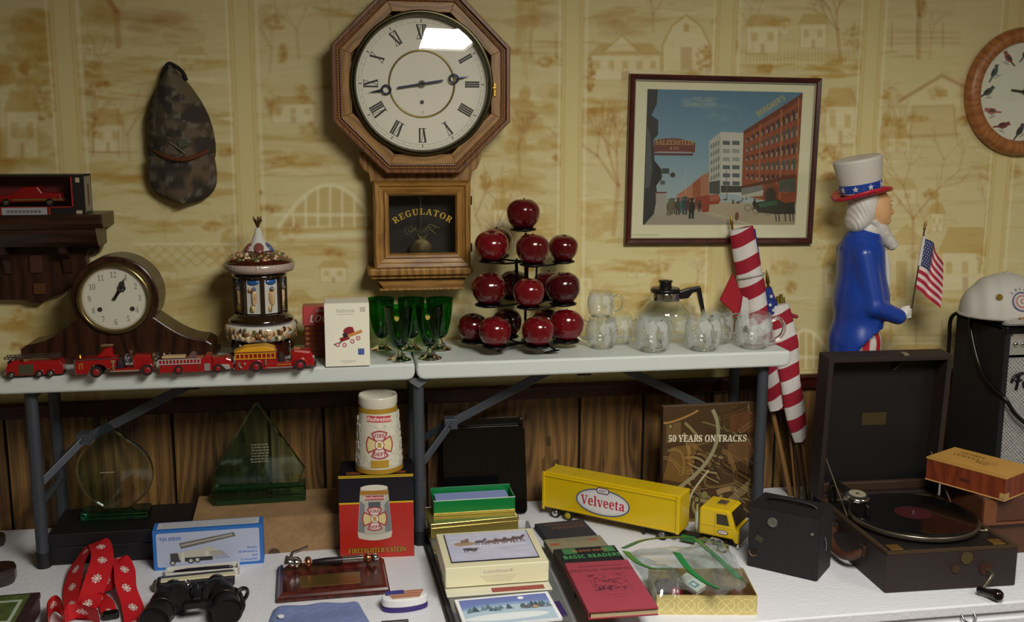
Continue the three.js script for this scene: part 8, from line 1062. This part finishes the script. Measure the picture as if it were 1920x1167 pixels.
  const K = [[1732, 447], [1764, 492], [1757, 578], [1716, 540]].map(([a, c]) => onZ(a, c, zf)), g = new THREE.PlaneGeometry(1, 1, 30, 20), p = g.attributes.position; for (let i = 0; i < p.count; i++) { const u = p.getX(i) + 0.5, v = 0.5 - p.getY(i), e = K[0].clone().lerp(K[1], u).lerp(K[3].clone().lerp(K[2], u), v); e.z += 0.016 * Math.sin(u * 7 + v * 1.5) * u; e.y += 0.012 * Math.sin(u * Math.PI) * (1 - v); e.x += 0.006 * Math.sin(u * Math.PI); p.setXYZ(i, e.x, e.y, e.z); } g.computeVertexNormals(); part('cloth', g, printMat(ft, 0.8), f, 'stars and stripes cloth'); part('sleeve', bar(K[0].clone().lerp(K[3], -0.04), K[0].clone().lerp(K[3], 0.55), 0.004, 8), M(0xc8c4c0, 0.8), f, 'white sleeve');
}
{ // rolled flags leaning on the wall
  const RW = bunting(64, 512, 14, '#981028', '#d6d0cc'), cloth = printMat(RW, 0.85), blue = M(0x1c2a78, 0.8), wood = M(0x8a6438, 0.5), dk = M(0x4a321c, 0.5);
  // a cloth roll along a line: radius per station, folds around
  const roll = (a, b, radii, folds, amp, flat = 0.7, twist = 0) => { const d = new V3().subVectors(b, a), L = d.length(), n = radii.length - 1, pts = []; const g = new THREE.CylinderGeometry(1, 1, L, 48, n * 6, false), p = g.attributes.position; for (let i = 0; i < p.count; i++) { const v = 0.5 + p.getY(i) / L, k = Math.max(0, (1 - v) * n), j = Math.min(n - 1, Math.floor(k)), r = radii[j] + (radii[j + 1] - radii[j]) * (k - j), q = Math.atan2(p.getZ(i), p.getX(i)), m = Math.hypot(p.getX(i), p.getZ(i)) < 0.5 ? 0 : r * (1 + amp * Math.sin(folds * q + v * 5 + twist)); p.setX(i, m * Math.cos(q)); p.setZ(i, m * Math.sin(q) * flat); } g.computeVertexNormals(); const uv = g.attributes.uv; for (let i = 0; i < p.count; i++) uv.setXY(i, uv.getX(i), (p.getY(i) / L + 0.5) * L / 0.45 - 0.016 * Math.cos(Math.atan2(p.getZ(i), p.getX(i)))); g.applyQuaternion(new THREE.Quaternion().setFromUnitVectors(new V3(0, 1, 0), d.clone().negate().normalize())); return g.translate((a.x + b.x) / 2, (a.y + b.y) / 2, (a.z + b.z) / 2); };
  const tip = (p, s = 1) => T(lathe([[0, 0.05], [0.004, 0.03], [0.006, 0.012], [0.003, 0.004], [0.0055, 0], [0.003, -0.008]], 16).scale(s, s, s), p.x, p.y, p.z, -0.05, 0, 0.15);
  { const foot = onT(1488, 938); foot.z = 0.075; const fo = onZ(1484, 915, 0.075); fo.y = YT; const tp = onZ(1374, 432, 0.04), t = thing('rolled_flag', 'tall rolled striped flag with brass tip in front of the framed picture', 'flag', [0, 0, 0], 0, 'rolled flags'); const at = (py, k = 0) => { const u = (py - 432) / (915 - 432); return tp.clone().lerp(fo, u); };
    part('pole', bar(tp, fo, 0.006, 12), wood, t, 'wooden pole'); const sp = tp.clone().lerp(fo, -0.01); part('brass_tip', tip(sp, 0.7), BRASS, t, 'brass spear tip'); const r0 = pxm(tp, 24); const a = onZ(1390, 428, 0.05), b = onZ(1456, 768, 0.085);
    part('cloth_roll', roll(a, b, [r0 * 0.95, r0, r0 * 1.05, r0 * 1.1, r0 * 1.05, r0 * 0.9, r0 * 0.85, r0 * 0.6], 3, 0.07, 0.75), cloth, t, 'red and white striped cloth');
    const lp = [[1372, 512], [1392, 560], [1398, 610], [1372, 585], [1348, 562]].map(([x, y]) => onZ(x, y, 0.088)); const fold = shapeOf(lp.map((q) => [q.x - lp[0].x, q.y - lp[0].y])); part('loose_fold', extr(fold, 0.008, 0.003).translate(lp[0].x, lp[0].y, 0.088), M(0xa01428, 0.85), t, 'loose red corner'); const wf = [[1392, 555], [1402, 560], [1404, 612], [1384, 608]].map(([x, y]) => onZ(x, y, 0.1)); part('loose_fold', extr(shapeOf(wf.map((q) => [q.x - wf[0].x, q.y - wf[0].y])), 0.004, 0.001).translate(wf[0].x, wf[0].y, 0.1), M(0xc8c2c0, 0.85), t); const be = [onZ(1413, 430, 0.06), onZ(1424, 500, 0.06), onZ(1430, 545, 0.075)]; part('blue_edge', tube(be, 0.0045, 20, 8), blue, t, 'dark blue canton edge');
    part('tie', T(new THREE.TorusGeometry(r0 * 1.12, 0.002, 6, 30), a.clone().lerp(b, 0.26).x, a.clone().lerp(b, 0.26).y, a.clone().lerp(b, 0.26).z, Math.PI / 2 - 0.1, 0.18, 0, [1, 0.8, 1]), M(0xa8a09a, 0.6), t); }
  { const fo = onZ(1514, 930, 0.13); fo.y = YT; const tp = onZ(1441, 540, 0.05), t = thing('rolled_flag', 'rolled striped flag with blue starred corner beside the bench end', 'flag', [0, 0, 0], 0, 'rolled flags'); part('pole', bar(tp, fo, 0.005, 12), dk, t); part('brass_tip', tip(tp.clone().lerp(fo, -0.005), 0.9), M(0x9a7c34, 0.25, 0.9), t, 'brass spear tip'); const a = onZ(1458, 572, 0.07), b = onZ(1500, 828, 0.115), r = pxm(a, 21); part('cloth_roll', roll(a, b, [r * 0.95, r * 1.15, r * 1.3, r * 1.1, r * 0.95, r * 0.95, r * 0.85, r * 0.5], 4, 0.06, 0.8, 1), cloth, t, 'red and white striped cloth');
    const c1 = onZ(1440, 540, 0.075), c2 = onZ(1449, 588, 0.08); part('canton', roll(c1, c2, [0.009, 0.014, 0.015], 3, 0.1, 0.7), blue, t, 'blue starred corner'); for (const [x, y] of [[1446, 556], [1444, 572], [1450, 582]]) { const q = onZ(x, y, 0.093), ps = []; for (let i = 0; i < 10; i++) { const w = Math.PI / 2 + i * Math.PI / 5, rr2 = (i % 2 ? 0.4 : 1) * 0.0055; ps.push([rr2 * Math.cos(w), rr2 * Math.sin(w)]); } part('star', extr(shapeOf(ps), 0.001).translate(q.x, q.y, q.z), M(0xd8d8dc, 0.6), t); } part('fringe', tube([onZ(1476, 585, 0.085), onZ(1486, 592, 0.07), onZ(1494, 594, 0.06)], 0.005, 10, 6), M(0xb03a44, 0.9), t); }
  for (const [i, tx, ty, fx] of [[0, 1458, 556, 1493], [1, 1464, 552, 1500], [2, 1468, 558, 1521]]) { const top = onZ(tx, ty, 0.045), fo = onZ(fx, 925, 0.1 + 0.015 * i); fo.y = YT; const t = thing('flag_stick', ['pale wooden flag stick among the rolled flags, nearest the bench leg', 'dark wooden flag stick among the rolled flags', 'pale wooden flag stick among the rolled flags, nearest the gramophone lid'][i], 'stick', [0, 0, 0], 0, 'flag sticks'); part('stick', bar(top, fo, 0.0032, 8), i % 2 ? dk : wood, t); part('gold_end', bar(top, top.clone().lerp(fo, 0.1), 0.0045, 8), M(0x8a7a30, 0.35, 0.6), t, 'gilt end'); }
}
let AMP;
{ // guitar amplifier
  const zf = 0.3, L = onZ(1886, 640, zf), zb = 0.1, top = onZ(1886, 614, zf).y, w = 0.44, h = top - YT, t = thing('guitar_amplifier', 'black guitar amplifier with silver grille cloth at the counter end', 'amplifier', [L.x, YT, zf]), d = zf - zb, tolex = mottled(0x0f0e10, 0.6, 40); AMP = { x: L.x, z: zf, d, top, w };
  const tilt = 0.0; part('cabinet', [box(0.014, h, d, 0.007, 0, -d / 2, 0.005), box(0.014, h, d, w - 0.007, 0, -d / 2, 0.005), box(w, 0.014, d, w / 2, h - 0.014, -d / 2, 0.005), box(w, 0.014, d, w / 2, 0, -d / 2, 0.005), box(w - 0.02, h - 0.02, 0.008, w / 2, 0.01, -d + 0.02, 0)], tolex, t, 'black vinyl cabinet');
  part('control_panel', box(w - 0.03, 0.05, 0.006, w / 2, h - 0.068, -0.012, 0.001), M(0xb8b6b0, 0.35, 0.5), t, 'silver control panel'); const gt = dataTex(64, 64, (x, y) => { const a = (Math.floor(x * 16) + Math.floor(y * 16)) % 2, b = vnoise(x * 32, y * 32, 4, 32, 32); const v = a ? 150 : 96; return [v + 40 * b, v + 38 * b, v + 34 * b]; });
  part('grille', box(w - 0.03, h - 0.09, 0.008, w / 2, 0.014, -0.014, 0), M(0xffffff, 0.7, 0, { map: withTex(gt, 14) }), t, 'woven silver grille cloth');
  for (let k = 0; k < 6; k++) { const kb = k < 2; const n = part(kb ? 'jack' : 'knob', T(lathe(kb ? [[0.002, 0.006], [0.0045, 0.006], [0.0055, 0.003], [0.0065, 0]] : [[0, 0.013], [0.008, 0.012], [0.0085, 0.004], [0.011, 0]], 20), 0.03 + k * 0.018 + (kb ? 0 : 0.02 * (k - 1.5)), h - 0.042, -0.009, Math.PI / 2), kb ? CHROME : BLACK, t); }
  const sc = (pts, r) => tube(pts.map(([a, b]) => [a, b, -0.007]), r, 24, 8), ly = onZ(1912, 715, zf).y - YT, lx = onZ(1902, 715, zf).x - L.x; part('script_logo', [sc([[lx - 0.002, ly - 0.004], [lx + 0.002, ly + 0.006], [lx + 0.012, ly + 0.014], [lx + 0.026, ly + 0.017]], 0.0036), sc([[lx + 0.016, ly + 0.014], [lx + 0.014, ly - 0.004], [lx + 0.011, ly - 0.022]], 0.0034), sc([[lx + 0.008, ly - 0.001], [lx + 0.018, ly + 0.001], [lx + 0.024, ly]], 0.0026), sc([[lx + 0.03, ly - 0.018], [lx + 0.036, ly - 0.006], [lx + 0.03, ly - 0.003], [lx + 0.03, ly - 0.016], [lx + 0.04, ly - 0.018], [lx + 0.046, ly - 0.006], [lx + 0.05, ly - 0.018]], 0.0022)], M(0x26242a, 0.25, 0.6), t, 'raised dark script logo');
  part('handle', box(0.16, 0.012, 0.024, w / 2, h, -d / 2, 0.005), M(0x17161a, 0.5), t); for (const x of [0.01, w - 0.01]) part('corner_guard', box(0.022, 0.022, 0.022, x, h - 0.02, -0.009, 0.006), M(0x1c1c20, 0.35, 0.5), t);
  const c = [[1779, 672, zb], [1780, 640, zb], [1786, 610, zb + 0.02], [1800, 600, zb + 0.05], [1815, 606, zb + 0.09]].map(([a, b, z]) => onZ(a, b, z)); const X0c = L.x - 0.006; const side = (px, py) => { const r = ray(px, py), k = (X0c - camera.position.x) / r.x; return camera.position.clone().addScaledVector(r, k); };
  const pts = [[1778, 680], [1780, 640]].map(([a, b]) => { const p = onZ(a, b, zb - 0.012); p.x = Math.min(p.x, X0c); return p; }); pts.push(new V3(X0c - 0.002, top - 0.01, zb - 0.004), new V3(X0c + 0.01, top + 0.007, zb + 0.03), new V3(X0c + 0.004, top + 0.006, zb + 0.06), new V3(X0c - 0.003, top - 0.02, zb + 0.075), side(1838, 690), side(1862, 728), onZ(1886, 750, zf + 0.012), onZ(1902, 775, zf + 0.014), onZ(1935, 805, zf + 0.012));
  single('amplifier_cable', new THREE.TubeGeometry(new THREE.CatmullRomCurve3(pts, false, 'centripetal'), 90, 0.0048, 10), M(0x0c0b0d, 0.35), 'black cable draped over the guitar amplifier', 'cable');
}
{ // white cap on the amplifier
  const y0 = AMP.top, z0 = AMP.z - 0.09, C = onZ(1874, 612, z0), s = pxm(C), t = thing('white_cap', 'white baseball cap with round emblem on top of the amplifier', 'cap', [C.x, y0 + 0.012, z0], 0); const R = [82 * s, 76 * s, 0.086], white = mottled(0xd6d2ca, 0.85, 20);
  const ctr = [0.008, 0.004, 0]; const dome = (x, y, z) => { const o = ellip(x, y, z, ctr, R); return Math.max(o + 0.0012 * Math.sin(x * 160 + z * 60) * (x < -0.02 ? 1 : 0.2), -y + 0.001); };
  part('crown', sdfMesh(dome, [-0.12, -0.006, -0.11], [0.13, 0.12, 0.11], 0.0045), white, t, 'white crown'); part('button', ellipBall(0.008, 0.004, 0.008, ctr[0], ctr[1] + R[1], 0), white, t); part('sweat_band', T(new THREE.TorusGeometry(1, 0.05, 6, 48), ctr[0], 0.003, 0, Math.PI / 2, 0, 0, [R[0] * 0.99, R[2] * 0.99, 0.09]), white, t);
  const fd = 0.42; // the bill points to the right and forward
  const bg = new THREE.PlaneGeometry(1, 1, 26, 12), p = bg.attributes.position; for (let i = 0; i < p.count; i++) { const u = p.getX(i) * 2, v = p.getY(i) + 0.5, a = u * 1.05, k = 1 + v * 0.78 * Math.sqrt(Math.max(0, 1 - u * u)), r = 0.08 * k, yy = 0.012 - 0.014 * v * (0.35 + u * u * 0.6) - 0.006 * u * u; p.setXYZ(i, r * Math.sin(a + fd), yy, r * Math.cos(a + fd)); } bg.computeVertexNormals(); const b2 = bg.clone().translate(0, -0.003, 0); part('bill', [bg, b2].map((q) => q.translate(ctr[0], 0, 0)), white, t, 'curved white bill');
  const leaf = []; for (let k = 0; k < 9; k++) { const v = 0.3 + 0.055 * k, u = -0.62 + 0.1 * k, a = u * 1.05, r = 0.08 * (1 + v * 0.78 * Math.sqrt(Math.max(0, 1 - u * u))), yy = 0.012 - 0.014 * v * (0.35 + u * u * 0.6) - 0.006 * u * u + 0.0015; leaf.push(ellipBall(0.011, 0.0012, 0.004, 0, 0, 0, 8).rotateY(-a - fd + 1.2 + (k % 2 ? 0.5 : -0.4)).translate(ctr[0] + r * Math.sin(a + fd), yy, r * Math.cos(a + fd))); } part('gold_leaves', leaf, M(0xc08a1c, 0.45, 0.3), t, 'gold oak-leaf embroidery');
  const emb = (mono) => canvasTex(256, 256, (g) => { const c = (h) => (mono ? '#fff' : h); g.fillStyle = mono ? '#000' : '#d6d2ca'; g.fillRect(0, 0, 256, 256); g.strokeStyle = c('#4a3a6a'); g.lineWidth = 12; g.beginPath(); g.arc(128, 152, 82, 0, 7); g.stroke(); g.fillStyle = c('#8a6a80'); for (let i = 0; i < 26; i++) { const a = i * 0.2417; g.fillRect(128 + 67 * Math.cos(a) - 3, 152 + 67 * Math.sin(a) - 3, 6, 6); } g.strokeStyle = c('#b04a4a'); g.lineWidth = 9; g.beginPath(); g.arc(128, 152, 50, 0, 7); g.stroke(); g.fillStyle = c('#b04a4a'); g.font = 'bold 60px serif'; g.textAlign = 'center'; g.fillText('C', 128, 172); g.fillStyle = c('#2e2a5a'); g.font = 'bold 34px sans-serif'; [...'LOCAL'].forEach((ch, i) => { const a = -0.85 + i * 0.42; g.save(); g.translate(128 + 106 * Math.sin(a), 152 - 106 * Math.cos(a)); g.rotate(a); g.fillText(ch, 0, 0); g.restore(); }); }, !mono);
  const patch = new THREE.PlaneGeometry(1, 1, 12, 12), pp = patch.attributes.position; for (let i = 0; i < pp.count; i++) { const az = -0.1 + pp.getX(i) * 0.72, el = 0.5 + pp.getY(i) * 0.72, k = 1.016; pp.setXYZ(i, ctr[0] + R[0] * k * Math.cos(el) * Math.sin(az), ctr[1] + R[1] * k * Math.sin(el), R[2] * k * Math.cos(el) * Math.cos(az)); } patch.computeVertexNormals(); part('emblem', patch, printMat(emb(false), 0.8, { alphaMap: emb(true), transparent: true }), t, 'round embroidered union emblem'); const az = -0.66, el = 0.52; part('pin', T(cyl(0.0075, 0.0075, 0.0025), ctr[0] + R[0] * 1.02 * Math.cos(el) * Math.sin(az), ctr[1] + R[1] * 1.02 * Math.sin(el), R[2] * 1.02 * Math.cos(el) * Math.cos(az), Math.PI / 2 - 0.5), BRASS, t, 'round gold pin');
}
scene.traverse((o) => { if (o.isMesh) { o.castShadow = true; o.receiveShadow = true; } });
renderer.render(scene, camera);
